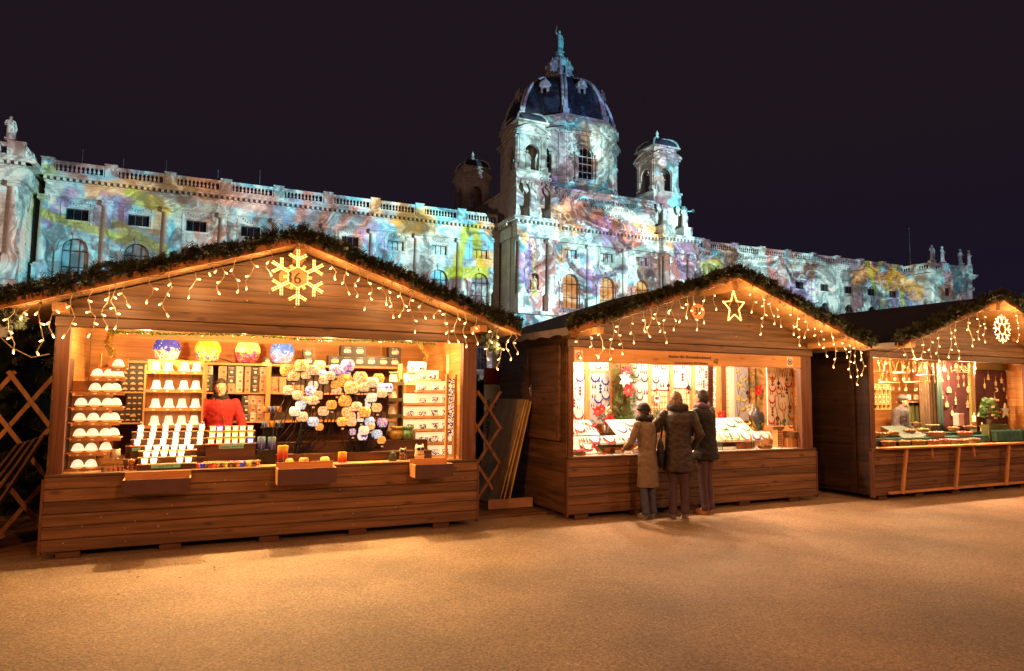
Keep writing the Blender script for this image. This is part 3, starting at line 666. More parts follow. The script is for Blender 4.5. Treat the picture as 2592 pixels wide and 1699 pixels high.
for k in range(8):
    T = Matrix.Translation((DC[0], DC[1], 0)) @ Matrix.Rotation(k*PI/4, 4, 'Z'); q = MB(); q.T = T
    y = -7.2
    q.prism([(-.95, 44.0), (.95, 44.0), (.62, 45.3), (.62, 46.5), (-.62, 46.5), (-.62, 45.3)][::-1], y+.0, y+2); q.box(-.42, -.28, y-.05, y+.1, 44.9, 46.2); q.box(.28, .42, y-.05, y+.1, 44.9, 46.2)
    q.box(-.8, .8, y-.2, y+2, 46.5, 46.7); q.prism([(-.8, 46.7)]+arch_pts(0, .8, 46.7, 8)[1:-1]+[(.8, 46.7)], y-.1, y+2.2); q.lathe(0, y+.3, [(.16, 47.4), (.2, 47.7), (.05, 48)], 8); q.box(-1.05, 1.05, y-.25, y+1, 43.8, 44.1)
    dm = q.build('dormer', STONE, do); g_ = MB(); g_.T = T; g_.box(-.27, .27, y-.03, y-.001, 44.9, 46.2)
    # window opening of the dormer
    go = g_.build('dormer_window', GLASSD, do)
# lantern on the dome
ln = MB(); z0 = pr[-1][1]+.75; ln.lathe(DC[0], DC[1], [(2.0, z0-1.0), (1.9, z0)], 8, smooth=False, a0=PI/8)
ln.lathe(DC[0], DC[1], [(2.25, z0-.25), (2.3, z0+.1), (1.9, z0+.3)], 8, smooth=False, a0=PI/8)
for k in range(8):
    T = Matrix.Translation((DC[0], DC[1], 0)) @ Matrix.Rotation(k*PI/4, 4, 'Z'); ln.T = T; a = 1.55
    ln.box(-a*.414-.02, -a*.2, -a, -a+.25, z0+.2, z0+1.75); ln.box(a*.2, a*.414+.02, -a, -a+.25, z0+.2, z0+1.75); ln.box(-a*.42, a*.42, -a-.02, -a+.25, z0+1.75, z0+2.35); ln.box(-a*.5, a*.5, -a-.2, -a+.3, z0+2.35, z0+2.5)
    ln.T = T @ Matrix.Rotation(PI/8, 4, 'Z'); r_ = a*K8
    ln.prism([(-.16, z0+.2), (.16, z0+.2), (.12, z0+2.3), (-.12, z0+2.3)], -r_-.35, -r_+.1); ln.ball((0, -r_-.4, z0+1.9), (.17, .2, .35), 8, 6); ln.ball((0, -r_-.45, z0+.55), (.17, .22, .4), 8, 6); ln.lathe(0, -r_, [(.1, z0+2.5), (.12, z0+2.8), (.04, z0+3.1)], 6)
ln.T = None
ln.lathe(DC[0], DC[1], [(1.5*math.cos(a)+.1, z0+2.5+1.25*math.sin(a)) for a in np.linspace(0, PI/2*.8, 8)]+[(.5, z0+3.75), (.75, z0+4.0), (.45, z0+4.3), (.35, z0+4.5)], 16)
ln.build('lantern', mat('pale_verdigris', (.42, .5, .48), .6, var=.2, vscale=2), do)
TOPZ = z0+4.4

# end pavilions
def pavilion(u0, u1, left):
    wall = MB(); orn = MB(); ent = MB(); cc = MB(); y = -4.0
    cs = [u0+(u1-u0)*.43] if not left else [u0+3.5, u1-4.4]
    cuts = [u0]+([(cs[0]+cs[1])/2] if len(cs) > 1 else [])+[u1]
    for i, c in enumerate(cs):
        a, e = cuts[i], cuts[i+1]
        arch_panel(wall, a, e, 0, 11.1, c, 1.15, 7.2, 4.2, y, y+.6); arch_panel(wall, a, e, 11.1, 17.6, c, 1.18, 15.7, 12.3, y, y+.6); hole_panel(wall, a, e, 17.6, 21.08, c-.72, c+.72, 19.2, 20.6, y, y+.6)
        archivolt(orn, c, 1.18, 15.7, .34, y-.1, y); orn.box(c-1.2, c+1.2, y-.2, y, 20.85, 21.03)
        for s in (-1, 1): orn.box(c+s*1.0-.12, c+s*1.0+.12, y-.08, y, 18.8, 20.8)
        orn.build('window_surround', STONE, MU); orn = MB()
        window('window', c, y+.28, 19.2, 20.6, .72, False, GLASSD, BRNF, MU, 2); window('window', c, y+.28, 12.3, 16.88, 1.18, True, GLASSD, BRNF, MU, 3, hz=[13.9, 15.6])
    for u in ([u0+.6, u1-.6] if not left else [u1-.6, u1-2.4, u0+.6]): cc = MB(); column(cc, u, y-.18, 13.8, 21.06, .40); cc.box(u-.6, u+.6, y-.75, y, 11.6, 13.8); cc.build('column', STONE, MU)
    wall.box(u0, u1, y+.6, 17, 0, 23.4); orn.box(u0-.1, u1+.1, y-.3, y, 11.1, 11.6); entab(ent, u0, u1, y-.22, .82)
    for u, s in ((u0, -1), (u1, 1)):
        ent.box(u if s > 0 else u-.3, u+.3 if s > 0 else u, y, 17, 21.08, 22.5); ent.box(u if s > 0 else u-.9, u+.9 if s > 0 else u, y-.5, 17, 22.98, 23.42)
    wall.build('pavilion_wall', STONEB, MU); orn.build('string_course', STONE, MU); ent.build('cornice', STONE, MU)
    bl = MB(); yy = y-.3; L_ = u1-u0
    for a, e in ((0, 1.5), (L_*.32, L_*.42), (L_*.72, L_*.8), (L_-1.4, L_)): bl.box(u0+a, u0+e, yy-.08, yy+.36, 23.43, 24.88); bl.box(u0+a-.04, u0+e+.04, yy-.13, yy+.41, 24.88, 25.0)
    bl.box(u0, u1, yy, yy+.3, 23.43, 23.72); bl.box(u0, u1, yy-.03, yy+.33, 24.42, 24.8)
    x = u0+2.3
    while x < u1-1.7: baluster(bl, x, yy+.15, 23.72, 24.42, .14); x += .395
    for u in (u0, u1-.3):
        bl.box(u, u+.3, yy+.3, 12, 23.43, 23.72); bl.box(u-.03, u+.33, yy+.3, 12, 24.42, 24.8); bl.box(u-.05, u+.35, -1.9, -.6, 23.43, 24.9)
        v = -3.4
        while v < 10: baluster(bl, u+.15, v, 23.72, 24.42, .14); v += .42
    bl.build('balustrade', STONE, MU)
pavilion(130.6, 142.2, False); pavilion(-14.0, -1.0, True)
rd = MB()
for px, py, h in ((208, 408, 1.6), (312, 425, 1.2), (420, 438, 1.6), (551, 455, 1.3), (657, 463, 1.9)):
    u, z = at('M', px, py, 1.5); rd.cyl((u, 1.5, 23.4), (u, 1.5, 25.2+h), .05, n=6)
rd.build('antenna_rods', METAL, MU)

# stone figures
def figure(name, h, label, cat, u, v, z, rz=0, m=STONE, arm='down', wings=False, wreath=False, group=None, slim=1):
    b = MB(); s = h
    b.box(-.17*s, .17*s, -.15*s, .15*s, 0, .035*s)
    rings = []
    for zz, rx, ry, ox in ((.03, .15, .13, 0), (.12, .13, .11, 0), (.3, .125, .10, .01), (.45, .13, .1, .015), (.55, .12, .095, .01), (.62, .10, .08, 0), (.72, .125, .085, 0), (.8, .13, .075, 0), (.84, .06, .05, 0), (.87, .04, .045, 0)):
        rings.append([(ox*s+rx*s*slim*math.cos(t)*(1+.10*math.sin(5*t+zz*7)), ry*s*math.sin(t)*(1+.10*math.sin(4*t+zz*9)), zz*s) for t in [2*PI*i/20 for i in range(20)]])
    b.loft(rings); b.ball((0, -.01*s, .92*s), (.052*s, .06*s, .075*s), 12, 8); b.ball((0, .02*s, .94*s), (.062*s, .06*s, .06*s), 10, 6)
    if arm == 'up': b.tube([(-.12*s, 0, .79*s), (-.2*s, -.03*s, .86*s), (-.17*s, -.04*s, 1.02*s), (-.16*s, -.04*s, 1.06*s)], [.035*s, .03*s, .024*s, .02*s], 8)
    else: b.tube([(-.12*s, 0, .79*s), (-.18*s, -.01*s, .66*s), (-.15*s, -.1*s, .56*s), (-.08*s, -.15*s, .58*s)], [.038*s, .034*s, .028*s, .022*s], 8)
    if arm == 'out': b.tube([(.12*s, 0, .79*s), (.24*s, -.05*s, .78*s), (.36*s, -.08*s, .8*s)], [.036*s, .03*s, .02*s], 8)
    else: b.tube([(.12*s, 0, .79*s), (.17*s, 0, .65*s), (.13*s, -.1*s, .6*s), (.03*s, -.13*s, .63*s)], [.038*s, .034*s, .028*s, .022*s], 8)
    b.tube([(.13*s, .05*s, .75*s), (.19*s, .03*s, .5*s), (.15*s, .02*s, .25*s), (.16*s, .02*s, .06*s)], [.04*s, .055*s, .05*s, .06*s], 8)
    if wings:
        for q in (-1, 1):
            pts = [(q*.05*s, .08*s, .78*s), (q*.26*s, .14*s, 1.0*s), (q*.33*s, .15*s, .92*s), (q*.3*s, .14*s, .72*s), (q*.16*s, .12*s, .55*s)]
            b.add(pts+[(x, y+.03*s, z_) for x, y, z_ in pts], [(0, 1, 2, 3, 4), (9, 8, 7, 6, 5), (0, 5, 6, 1), (1, 6, 7, 2), (2, 7, 8, 3), (3, 8, 9, 4), (4, 9, 5, 0)])
    if wreath:
        cx, cz = (.44*s, .82*s) if arm == 'out' else (-.16*s, 1.16*s)
        b.tube([(cx+.06*s*math.cos(t), -.08*s, cz+.06*s*math.sin(t)) for t in [2*PI*i/14 for i in range(15)]], .014*s, 5)
    o = b.build(name, m); o.location = W('M', u, v, z); o.rotation_euler = (0, 0, MY+rz); tag(o, label, cat, group)
    return o
figure('stone_statue', 2.35, 'pale robed statue alone on the parapet at the far left end of the museum', 'statue', -2.3, -4.2, 25.1, .2)
for i, (u, lb) in enumerate(((131.4, 'ochre lit statue, nearest the flagpole on the right parapet'), (134.2, 'pale blue lit statue, second from the flagpole on the right parapet'), (139.2, 'pinkish lit statue, third from the flagpole on the right parapet'), (141.6, 'pale statue at the outermost right corner of the museum parapet'))):
    figure('stone_statue', 2.9, lb, 'statue', u, -4.2, 25.1, (-.2, .1, .9, .4)[i])
figure('winged_statue', 3.5, 'winged figure leaning on the left end of the museum attic, outer of the pair', 'statue', 53.0, VA-1.2, 24.92, .3, wings=True, arm='up')
figure('winged_statue', 3.5, 'winged figure holding up a ring at the left end of the museum attic', 'statue', 56.0, VA-1.2, 24.92, -.2, wings=True, arm='up', wreath=True)
figure('winged_statue', 3.3, 'winged figure raising a ring at the right end of the museum attic', 'statue', 73.7, VA-1.2, 24.92, .2, wings=True, arm='up', wreath=True)
figure('winged_statue', 3.3, 'winged figure stretching a ring out over the right corner of the museum attic', 'statue', 77.1, VA-1.2, 24.92, .1, wings=True, arm='out', wreath=True)
figure('stone_statue', 3.0, 'statue with raised arm inside the left front turret arch', 'statue', 53.3, -2.4, 30.5, .3, arm='up')
figure('stone_statue', 3.0, 'statue with raised arm inside the right front turret arch', 'statue', 74.9, -2.4, 30.5, .3, arm='up')
figure('stone_statue', 1.9, 'seated style statue in the round niche between the left column pair', 'statue', 53.45, VE+.05, 14.4, 0)
figure('stone_statue', 1.9, 'small statue in the round niche between the right column pair', 'statue', 75.75, VE+.05, 14.4, 0)
bz = mat('blue_green_bronze', (.28, .42, .42), .5, .2, var=.2, vscale=2)
s_ = figure('bronze_statue', 3.75, 'slender bronze figure holding a torch high on top of the dome', 'statue', DC[0], DC[1], TOPZ, .1, m=bz, arm='up', slim=.7)
b = MB(); b.ball((-.16*3.75, -.15, 1.1*3.75), (.13, .13, .28), 8, 6); b.build('torch_flame', mat('gilt', (.8, .55, .15), .35, .6), s_)
b = MB(); b.cyl((0, 0, 0), (0, 0, 9.6), .07, .05, 8); b.ball((0, 0, 9.65), .1); fp = b.build('flagpole', METAL); fp.location = W('M', 135.86, 3, 23.42); tag(fp, 'bare thin flagpole on the museum roof at the right', 'flagpole')
# ---------------------------------------------------------------- fir garlands along the gable edges
def leafmat(name, c1, c2):
    if name in MC: return MC[name]
    m, n, b = nt(name); N = n.nodes.new; L = n.links.new
    g = N('ShaderNodeNewGeometry'); r = N('ShaderNodeMix'); r.data_type = 'RGBA'; r.inputs[6].default_value = tuple(c1)+(1,); r.inputs[7].default_value = tuple(c2)+(1,)
    L(g.outputs['Random Per Island'], r.inputs[0]); L(r.outputs[2], b.inputs['Base Color']); b.inputs['Roughness'].default_value = .55; MC[name] = m; return m
FIR = leafmat('fir_needles', (.012, .022, .008), (.055, .062, .022))
FIRG = leafmat('fresh_fir_needles', (.02, .07, .015), (.10, .17, .04))
TWIG = mat('twig_bark', (.05, .03, .015), .8)
def sprig(b, p, d, ln, nn=6, w_=.004):
    """one fir tip: flat needles both sides of a short axis"""
    d = Vector(d).normalized(); s = d.cross(Vector((random.uniform(-1, 1), random.uniform(-1, 1), random.uniform(-1, 1)))).normalized(); u_ = d.cross(s); p = Vector(p); vs = []; fs = []
    for i in range(nn):
        t = (i+.5)/nn; q = p+d*ln*t; L_ = ln*(.55-.25*t)
        for sg in (-1, 1):
            e = q+(s*sg+d*.8+u_*random.uniform(-.4, .4)).normalized()*L_; k = len(vs)
            vs += [q-d*w_, q+d*w_, e+d*w_*.6, e-d*w_*.6]; fs.append((k, k+1, k+2, k+3))
    b.add(vs, fs)
def garland(fr, ov, label, tails):
    b = MB(); pts = []
    e0, e1 = -EU-.02, HW+EU+.02
    def path(t):
        u = e0+(e1-e0)*t; return Vector((u, -ov-.01+.02*math.sin(t*31), roofz(u)+.07+.012*math.sin(t*47)))
    n_ = 3400
    for i in range(n_):
        t = random.random(); c = path(t); a = random.uniform(0, 2*PI); rr = .055*random.random()**.5*(1+.25*math.sin(t*60+math.sin(t*23)*3))
        off = Vector((random.uniform(-.03, .03), math.cos(a)*rr*1.1, math.sin(a)*rr)); dd = off.normalized()+Vector((random.uniform(-.7, .7), random.uniform(-.5, .3), random.uniform(-.3, .3)))
        sprig(b, c+off*.7, dd, random.uniform(.05, .075) if i % 9 else random.uniform(.09, .13), 5, .0055)
    for (u, z, L_) in tails:
        for i in range(130):
            t = random.random(); sprig(b, Vector((u+random.uniform(-.05, .05)+L_*t*.2, -ov+.1+random.uniform(-.06, .06), z-.04-L_*t)), (random.uniform(-1, 1), random.uniform(-1, 1), random.uniform(-1, .4)), .08, 5, .0045)
    o = b.build('fir_garland', FIR); o.location = W(fr, 0, 0, 0); o.rotation_euler = (0, 0, YAW); tag(o, label, 'garland', 'fir garlands on the gables')
    k = MB(); k.tube([path(i/40) for i in range(41)], .02, 6); k.build('core_rope', TWIG, o)
garland('A', .4, 'dense dark fir garland along both roof edges of stall number 36', [(-.3, EZ, .12), (4.45, EZ+.05, .25)])
garland('B', .75, 'dense dark fir garland along both roof edges of stall number 35', [])
garland('C', .75, 'fir garland on the roof edge above the wooden ornament stall', [])

# ---------------------------------------------------------------- icicle light chains
BULB = mat('warm_bulb', (1, .8, .5), .3, emit=(1, .52, .20), es=12, sample=False)
BASEM = mat('bulb_socket', (.55, .3, .1), .4, emit=(1, .45, .12), es=1.6, sample=False)
ICL = {'A': ([(35, 775, 885), (66, 770, 800), (105, 760, 890), (137, 755, 845), (180, 745, 848), (235, 730, 845), (272, 720, 825), (295, 715, 825), (318, 710, 770), (383, 690, 760), (428, 680, 794), (490, 670, 748), (540, 655, 690), (562, 655, 738), (598, 650, 733), (635, 640, 725), (685, 635, 690)],
             [(845, 640, 700), (878, 655, 738), (908, 670, 745), (935, 685, 778), (975, 695, 765), (990, 705, 797), (1018, 720, 795), (1045, 735, 835), (1072, 740, 800), (1108, 755, 798), (1133, 765, 862), (1155, 775, 860), (1178, 780, 872), (1205, 785, 865), (1240, 815, 905), (1262, 825, 930), (1290, 835, 905), (1305, 850, 890)]),
       'B': ([(1465, 850, 900), (1500, 840, 920), (1520, 830, 900), (1550, 820, 905), (1570, 820, 890), (1600, 815, 862), (1630, 795, 835), (1645, 790, 848), (1665, 790, 835), (1685, 780, 862), (1705, 770, 830), (1720, 765, 810), (1740, 760, 800), (1757, 755, 830), (1780, 755, 812), (1810, 735, 778)],
             [(1903, 745, 785), (1930, 755, 842), (1955, 770, 815), (1972, 780, 822), (2005, 795, 842), (2020, 800, 870), (2040, 810, 850), (2065, 820, 868), (2085, 845, 898), (2110, 860, 925), (2140, 870, 900), (2150, 875, 950), (2165, 880, 970), (2180, 870, 945)]),
       'C': ([(2228, 905, 925), (2248, 900, 916), (2290, 890, 925), (2310, 880, 935), (2335, 865, 925), (2355, 860, 920), (2375, 850, 910), (2405, 840, 900), (2420, 830, 903), (2455, 820, 873), (2475, 805, 855), (2490, 800, 862), (2575, 795, 860)], [])}
bm0 = MB(); bm0.ball((0, 0, -.03), (.0075, .0075, .012), 8, 6); bulb_me = None
sm0 = MB(); sm0.cyl((0, 0, .0), (0, 0, -.022), .007, .010, 6)
first = None
WHERE = {'A': 'stall number 36', 'B': 'stall number 35', 'C': 'the wooden ornament stall'}
for fr, ov in (('A', .4), ('B', .75), ('C', .75)):
    for side in (0, 1):
        if not ICL[fr][side]: continue
        sd = ('left', 'right')[side]
        R = thing('icicle_light_chain', 'warm white icicle light chain along the %s roof slope of %s' % (sd, WHERE[fr]), 'light chain', W(fr, 0, 0, 0), YAW, 'icicle light chains')
        cb_ = MB(); nb = 0; v = -ov-.03
        tops = []
        for i, (px, py0, py1) in enumerate(ICL[fr][side]):
            u, _ = at(fr, px, py0, v); _, zb = at(fr, px, py1, v); zt = roofz(u)-.055; tops.append((u, zt))
            L_ = zt-zb
            if L_ < .05: L_ = .12; zb = zt-L_
            k = max(3, int(L_/.05)); pts = []; ph = random.uniform(0, 6)
            for j in range(k+1):
                t = j/k; pts.append((u+.034*math.sin(ph+t*6+i)*min(1, t*3)+random.uniform(-.012, .012), v+.012*math.sin(ph+t*4), zt-L_*t))
            cb_.tube(pts, .0042, 5)
            nb_ = max(2, min(6, int(L_/.095)))
            for j in range(nb_):
                if nb >= 99: break
                t = (j+1)/nb_; p = pts[min(k, int(round(t*k)))]; sgn = 1 if (j+i) % 2 else -1
                ang = sgn*random.uniform(.5, 1.5) if j < nb_-1 else sgn*random.uniform(0, .6)
                if first is None:
                    first = bm0.build('bulb', BULB, R); sk = sm0.build('socket', BASEM, first); o = first
                else:
                    o = first.copy(); col.objects.link(o); o.parent = R; q = first.children[0].copy(); col.objects.link(q); q.parent = o
                o.location = p; o.rotation_euler = (random.uniform(-.4, .4), -ang, 0); nb += 1
        tops.sort(); feed = []
        for j in range(len(tops)-1):
            (u0, z0_), (u1, z1_) = tops[j], tops[j+1]; feed += [(u0, v+.005, z0_), ((u0+u1)/2, v+.005, (z0_+z1_)/2-.012)]
        feed.append((tops[-1][0], v+.005, tops[-1][1])); cb_.tube(feed, .004, 5)
        cb_.build('cable', CABLE, R)
# loose supply cable left of the first stall
u0, z0_ = at('A', 0, 853, .2); u1, z1_ = at('A', 30, 880, .2); u2, z2_ = at('A', 80, 905, .2); u3, z3_ = at('A', 128, 897, .2)
b = MB(); b.tube([(u0-.2, .2, z0_+.12), (u0, .2, z0_), (u1, .2, z1_), (u2, .2, z2_), (u3, .15, z3_)], .006, 6)
o = b.build('supply_cable', CABLE); o.location = W('A', 0, 0, 0); o.rotation_euler = (0, 0, YAW); tag(o, 'pale cable sagging from the left eaves corner of stall 36', 'cable')

# ---------------------------------------------------------------- light figures
ROPE = mat('lit_rope_light', (1, .8, .3), .3, emit=(1, .52, .08), es=1.25, sample=False)
ROPEB = patt('rope_light_spots', [(1, .5, .1), (1, .85, .35), (1, .6, .12)], 60, es=3.2)
def rope_bulbs(R, pts, r): pass
u, z = at('A', 754, 702, -.43); R = thing('light_snowflake', 'golden rope light snowflake hanging over the number 36 plaque', 'light figure', W('A', u, -.43, z), YAW, 'lit gable figures')
b = MB(); sp_ = MB(); bp_ = []
r0 = .115
def seg(p, q, r=.0105):
    b.tube([(p[0], 0, p[1]), (q[0], 0, q[1])], r, 8); d = math.hypot(q[0]-p[0], q[1]-p[1]); k = max(1, int(d/.028))
    for i in range(k): t = (i+.5)/k; bp_.append((p[0]+(q[0]-p[0])*t, p[1]+(q[1]-p[1])*t))
for k in range(6):
    a = PI/2+k*PI/3+.02; d = (math.cos(a), math.sin(a)); pr_ = (-d[1], d[0]); a2 = a+PI/3
    seg((r0*d[0], r0*d[1]), (r0*math.cos(a2), r0*math.sin(a2)), .006)
    for o_ in (-.011, .011): seg((r0*d[0]+pr_[0]*o_, r0*d[1]+pr_[1]*o_), (.30*d[0]+pr_[0]*o_, .30*d[1]+pr_[1]*o_), .006)
    for sg in (-1, 1):
        e = (d[0]*.5+pr_[0]*sg*.86, d[1]*.5+pr_[1]*sg*.86); s0 = (.19*d[0], .19*d[1])
        for o_ in (-.010, .010): seg((s0[0]+e[1]*o_, s0[1]-e[0]*o_), (s0[0]+e[0]*.105+e[1]*o_, s0[1]+e[1]*.105-e[0]*o_), .006)
    am = a+PI/6; c_ = (math.cos(am), math.sin(am)); seg((r0*.9*c_[0], r0*.9*c_[1]), (r0*1.25*c_[0], r0*1.25*c_[1]), .016)
b.build('rope_light', ROPE, R)
hot = mat('rope_light_core', (1, .9, .6), .3, emit=(1, .78, .35), es=4, sample=False)
b = MB()
for x, y in bp_: b.ball((x, -.009, y), .0052, 6, 4)
b.build('light_beads', hot, R)
b = MB(); b.tube([(0, 0, .30), (.005, 0, .36), (-.002, 0, .43)], .003, 5); b.build('hanging_wire', METAL, R)
u, z = at('B', 1858, 776, -.78); R = thing('light_star', 'golden rope light star hanging under the gable peak of stall 35', 'light figure', W('B', u, -.78, z), YAW, 'lit gable figures')
b = MB(); bp_ = []; P5 = []
for k in range(10):
    a = PI/2+.04+k*PI/5; r = .225 if k % 2 == 0 else .098; P5.append((r*math.cos(a)*.86, r*math.sin(a)*1.0-.01))
for k in range(10): seg(P5[k], P5[(k+1) % 10], .009)
b.build('rope_light', ROPE, R); 
b = MB(); b.tube([(.085*math.cos(t), 0, .085*math.sin(t)-.015) for t in [2*PI*i/20 for i in range(21)]], .004, 5); b.tube([(0, 0, .2), (.004, 0, .3), (0, 0, .36)], .004, 5); b.build('wire_frame', PW, R)
b = MB()
for x, y in bp_: b.ball((x, -.010, y), .0062, 6, 4)
b.build('light_beads', hot, R)
u, z = at('C', 2537, 833, -.78); R = thing('bead_light_snowflake', 'snowflake of round warm bulbs hanging in the right hand gable', 'light figure', W('C', u, -.78, z), YAW, 'lit gable figures')
b = MB()
def bd(x, y): b.ball((x, 0, y), .0082, 8, 5)
for k in range(18): a = 2*PI*k/18; bd(.085*math.cos(a), .085*math.sin(a))
for k in range(8):
    a = PI/2+k*PI/4; d = (math.cos(a), math.sin(a)); p_ = (-d[1], d[0])
    for j in range(5): bd(d[0]*(.11+.028*j), d[1]*(.11+.028*j))
    for sg in (-1, 1):
        for j in range(1, 4): bd(d[0]*(.14+.020*j)+p_[0]*sg*.021*j, d[1]*(.14+.020*j)+p_[1]*sg*.021*j)
b.build('bulb_beads', mat('bead_bulb', (1, .85, .6), .3, emit=(1, .62, .28), es=5, sample=False), R)
b = MB()
for k in range(8): a = PI/2+k*PI/4; b.tube([(.085*math.cos(a), .012, .085*math.sin(a)), (.24*math.cos(a), .012, .24*math.sin(a))], .004, 4)
b.tube([(0, 0, .23), (.004, 0, .36)], .003, 4); b.build('wire_frame', METAL, R)
# tinsel
def tinsel(fr, pts, r, cols_, label, n_=900):
    b = MB(); P3 = [Vector(p) for p in pts]
    for i in range(n_):
        t = random.random()*(len(P3)-1.001); k = int(t); c = P3[k].lerp(P3[k+1], t-k); a = Vector((random.gauss(0, 1), random.gauss(0, 1), random.gauss(0, 1))).normalized(); e = a*r*random.uniform(.5, 1.1); w_ = a.orthogonal().normalized()*.0035
        b.add([c-w_, c+w_, c+e+w_, c+e-w_], [(0, 1, 2, 3)])
    o = b.build('tinsel_garland', cols_); o.location = W(fr, 0, 0, 0); o.rotation_euler = (0, 0, YAW); tag(o, label, 'tinsel')
    k = MB(); k.tube(pts, .004, 4); k.build('core_string', METAL, o)
GT = mat('green_tinsel', (.05, .35, .12), .25, .7); GO = mat('gold_tinsel', (.65, .42, .10), .25, .8)
tinsel('A', [(.45+i*.29, .12, OT-.015-.012*math.sin(i*1.1)) for i in range(13)], .028, GT, 'green tinsel strip pinned under the top beam of stall 36', 1500)
u, z = at('A', 276, 840, 1.2); u2, z2 = at('A', 285, 905, 1.2)
tinsel('A', [(u+.12, 1.2, z+.02), (u+.02, 1.2, z-.03), (u-.01, 1.2, z-.12), (u+.03, 1.2, z-.2), (u2, 1.2, z2)], .055, GO, 'gold tinsel hanging down at the left inner corner of stall 36', 700)
u, z = at('A', 1062, 862, .8); u2, z2 = at('A', 1080, 915, .8)
tinsel('A', [(u-.12, .8, z+.02), (u-.03, .8, z), (u+.02, .8, z-.08), (u2, .8, z2+.1), (u2-.01, .8, z2)], .042, GO, 'gold tinsel hanging down at the right inner corner of stall 36', 600)
# ---------------------------------------------------------------- goods: placed by measured points, standing on their shelves
ZR = {'A1': (150, 820, 7.8), 'A2': (150, 1010, 7.8), 'A3': (430, 830, 7.8), 'A4': (380, 1010, 6.782), 'A5': (680, 850, 6.782), 'A6': (640, 1020, 6.5), 'A7': (960, 860, 8.667), 'A8': (960, 1030, 8.667),
      'B1': (1440, 900, 5.778), 'B2': (1740, 900, 5.778), 'C1': (2190, 880, 5.779)}
def zp(k, x, y): a = ZR[k]; return a[0]+x/a[2], a[1]+y/a[2]
def au(fr, k, x, y, v): px, py = zp(k, x, y); return at(fr, px, py, v)
def put(o, fr, u, v, z, rz=0): o.location = W(fr, u, v, z); o.rotation_euler = (0, 0, YAW+rz); return o
class Kind:
    """first call places the model itself, later calls place copies of it and its parts"""
    def __init__(s, root): s.root = root; s.used = False
    def __call__(s, fr, u, v, z, label, rz=0, sc=None, m=None, part=0, group=None):
        o = clone(s.root) if s.used else s.root; s.used = True
        put(o, fr, u, v, z, rz); o['label'] = label
        if group: o['group'] = group
        if sc is not None: o.scale = sc if isinstance(sc, tuple) else (sc,)*3
        return o
def stepbox(fr, name, label, u0, u1, v, steps, m, cat='display step'):
    """stepped riser: steps = [(depth front offset, top z)] from front to back"""
    R = thing(name, label, cat, W(fr, 0, 0, 0), YAW)
    for i, (vf, vb, zt, zb) in enumerate(steps):
        b = MB(); b.box(u0, u1, vf, vb-.002, zb, zt-.012); b.box(u0-.004, u1+.004, vf-.006, vb-.002, zt-.012, zt); b.build('step', m, R)
    return R
CT = PT_+.02
# --- inner risers of stall A (dark stained steps behind the counter edge)
stepbox('A', 'display_riser', 'dark two step wooden riser running across the counter of stall 36', .62, 3.95, 0, [(.26, .44, .90, CT), (.44, .62, 1.02, CT)], IB)
# --- rack of white domes on the left
WD = patt('lit_alabaster_dome', [(1, .84, .55), (1, .74, .40), (1, .90, .66), (1, .80, .5)], 22, es=1.0, kind='noise', base=.5); RIMG = mat('amber_dish', (.8, .45, .12), .3, emit=(1, .5, .12), es=.7, sample=False)
rows = [('A1', 930, 1340, 865, [1160]), ('A1', 540, 1320, 1055, [745, 985, 1140]), ('A1', 220, 1310, 1335, [705, 955, 1090]), ('A2', 200, 1270, 155, [425, 695, 950, 1095]), ('A2', 180, 1200, 455, [395, 665, 925, 1060]),
        ('A2', 160, 1230, 765, [395, 650, 905, 1050]), ('A2', 130, 1000, 1060, [360, 620, 895]), ('A2', 110, 820, 1385, [350, 615])]
rk = thing('stepped_rack', 'orange pine stair shaped rack full of lit white domes at the left', 'display rack', W('A', 0, 0, 0), YAW)
dm = thing('dome_lamp', '', 'dome lamp', group='white dome lamps on the stair shaped rack'); b = MB(); b.lathe(0, 0, [(.052, .018), (.060, .020), (.055, .035), (.047, .060), (.034, .080), (.016, .090), (0, .092)], 16); b.build('dome', WD, dm)
b = MB(); b.lathe(0, 0, [(.018, 0), (.035, .004), (.062, .017), (.064, .020), (.052, .019)], 16); b.build('dish', RIMG, dm); DOME = Kind(dm)
VR = .42
for r, (k, x0, x1, yb, xs) in enumerate(rows):
    ua, z = au('A', k, x0, yb, VR-.1); ub, _ = au('A', k, x1, yb, VR-.1); z -= .002
    if r == 7: z = max(z, CT+.012)
    b = MB(); b.box(ua, ub, VR-.16, VR+.05, z-.010, z); b.box(ua+.05, ub, VR-.168, VR-.1605, z-.034, z+.001); b.build('shelf', PW, rk)
    b = MB(); b.box(ua, ub-.12 if r else ub, VR+.051, VR+.062, z-.001, z+.112); b.build('back_board', PW, rk)
    for i, x in enumerate(xs):
        u, _ = au('A', k, x, yb, VR-.1); vv = VR-.09 if not (i == len(xs)-1 and len(xs) > 2) else VR-.03
        which = ('topmost' if r == 0 else 'lowest' if r == 7 else ORD[r]+' from the top'); pos = ('only one' if len(xs) == 1 else 'leftmost' if i == 0 else 'rightmost' if i == len(xs)-1 else ORD[i]+' from the left')
        DOME('A', u, vv, z+.001, 'white dome lamp, %s on the %s rack shelf' % (pos, which))
        if i < 3: b = MB(); b.cbox((u+.01, VR-.1705, z-.018), (.028, .002, .015), ry=random.uniform(-.1, .1)); b.build('price_tag', PRICE, rk)
u0, z0_ = au('A', 'A2', 105, 1470, VR-.15); b = MB(); b.box(u0-.03, u0-.005, VR-.17, VR+.07, CT, 1.93); b.build('side_board', IB, rk)
b = MB(); b.box(.32, .35, VR+.063, VR+.09, CT, 2.0); b.build('upright', PWZ, rk)
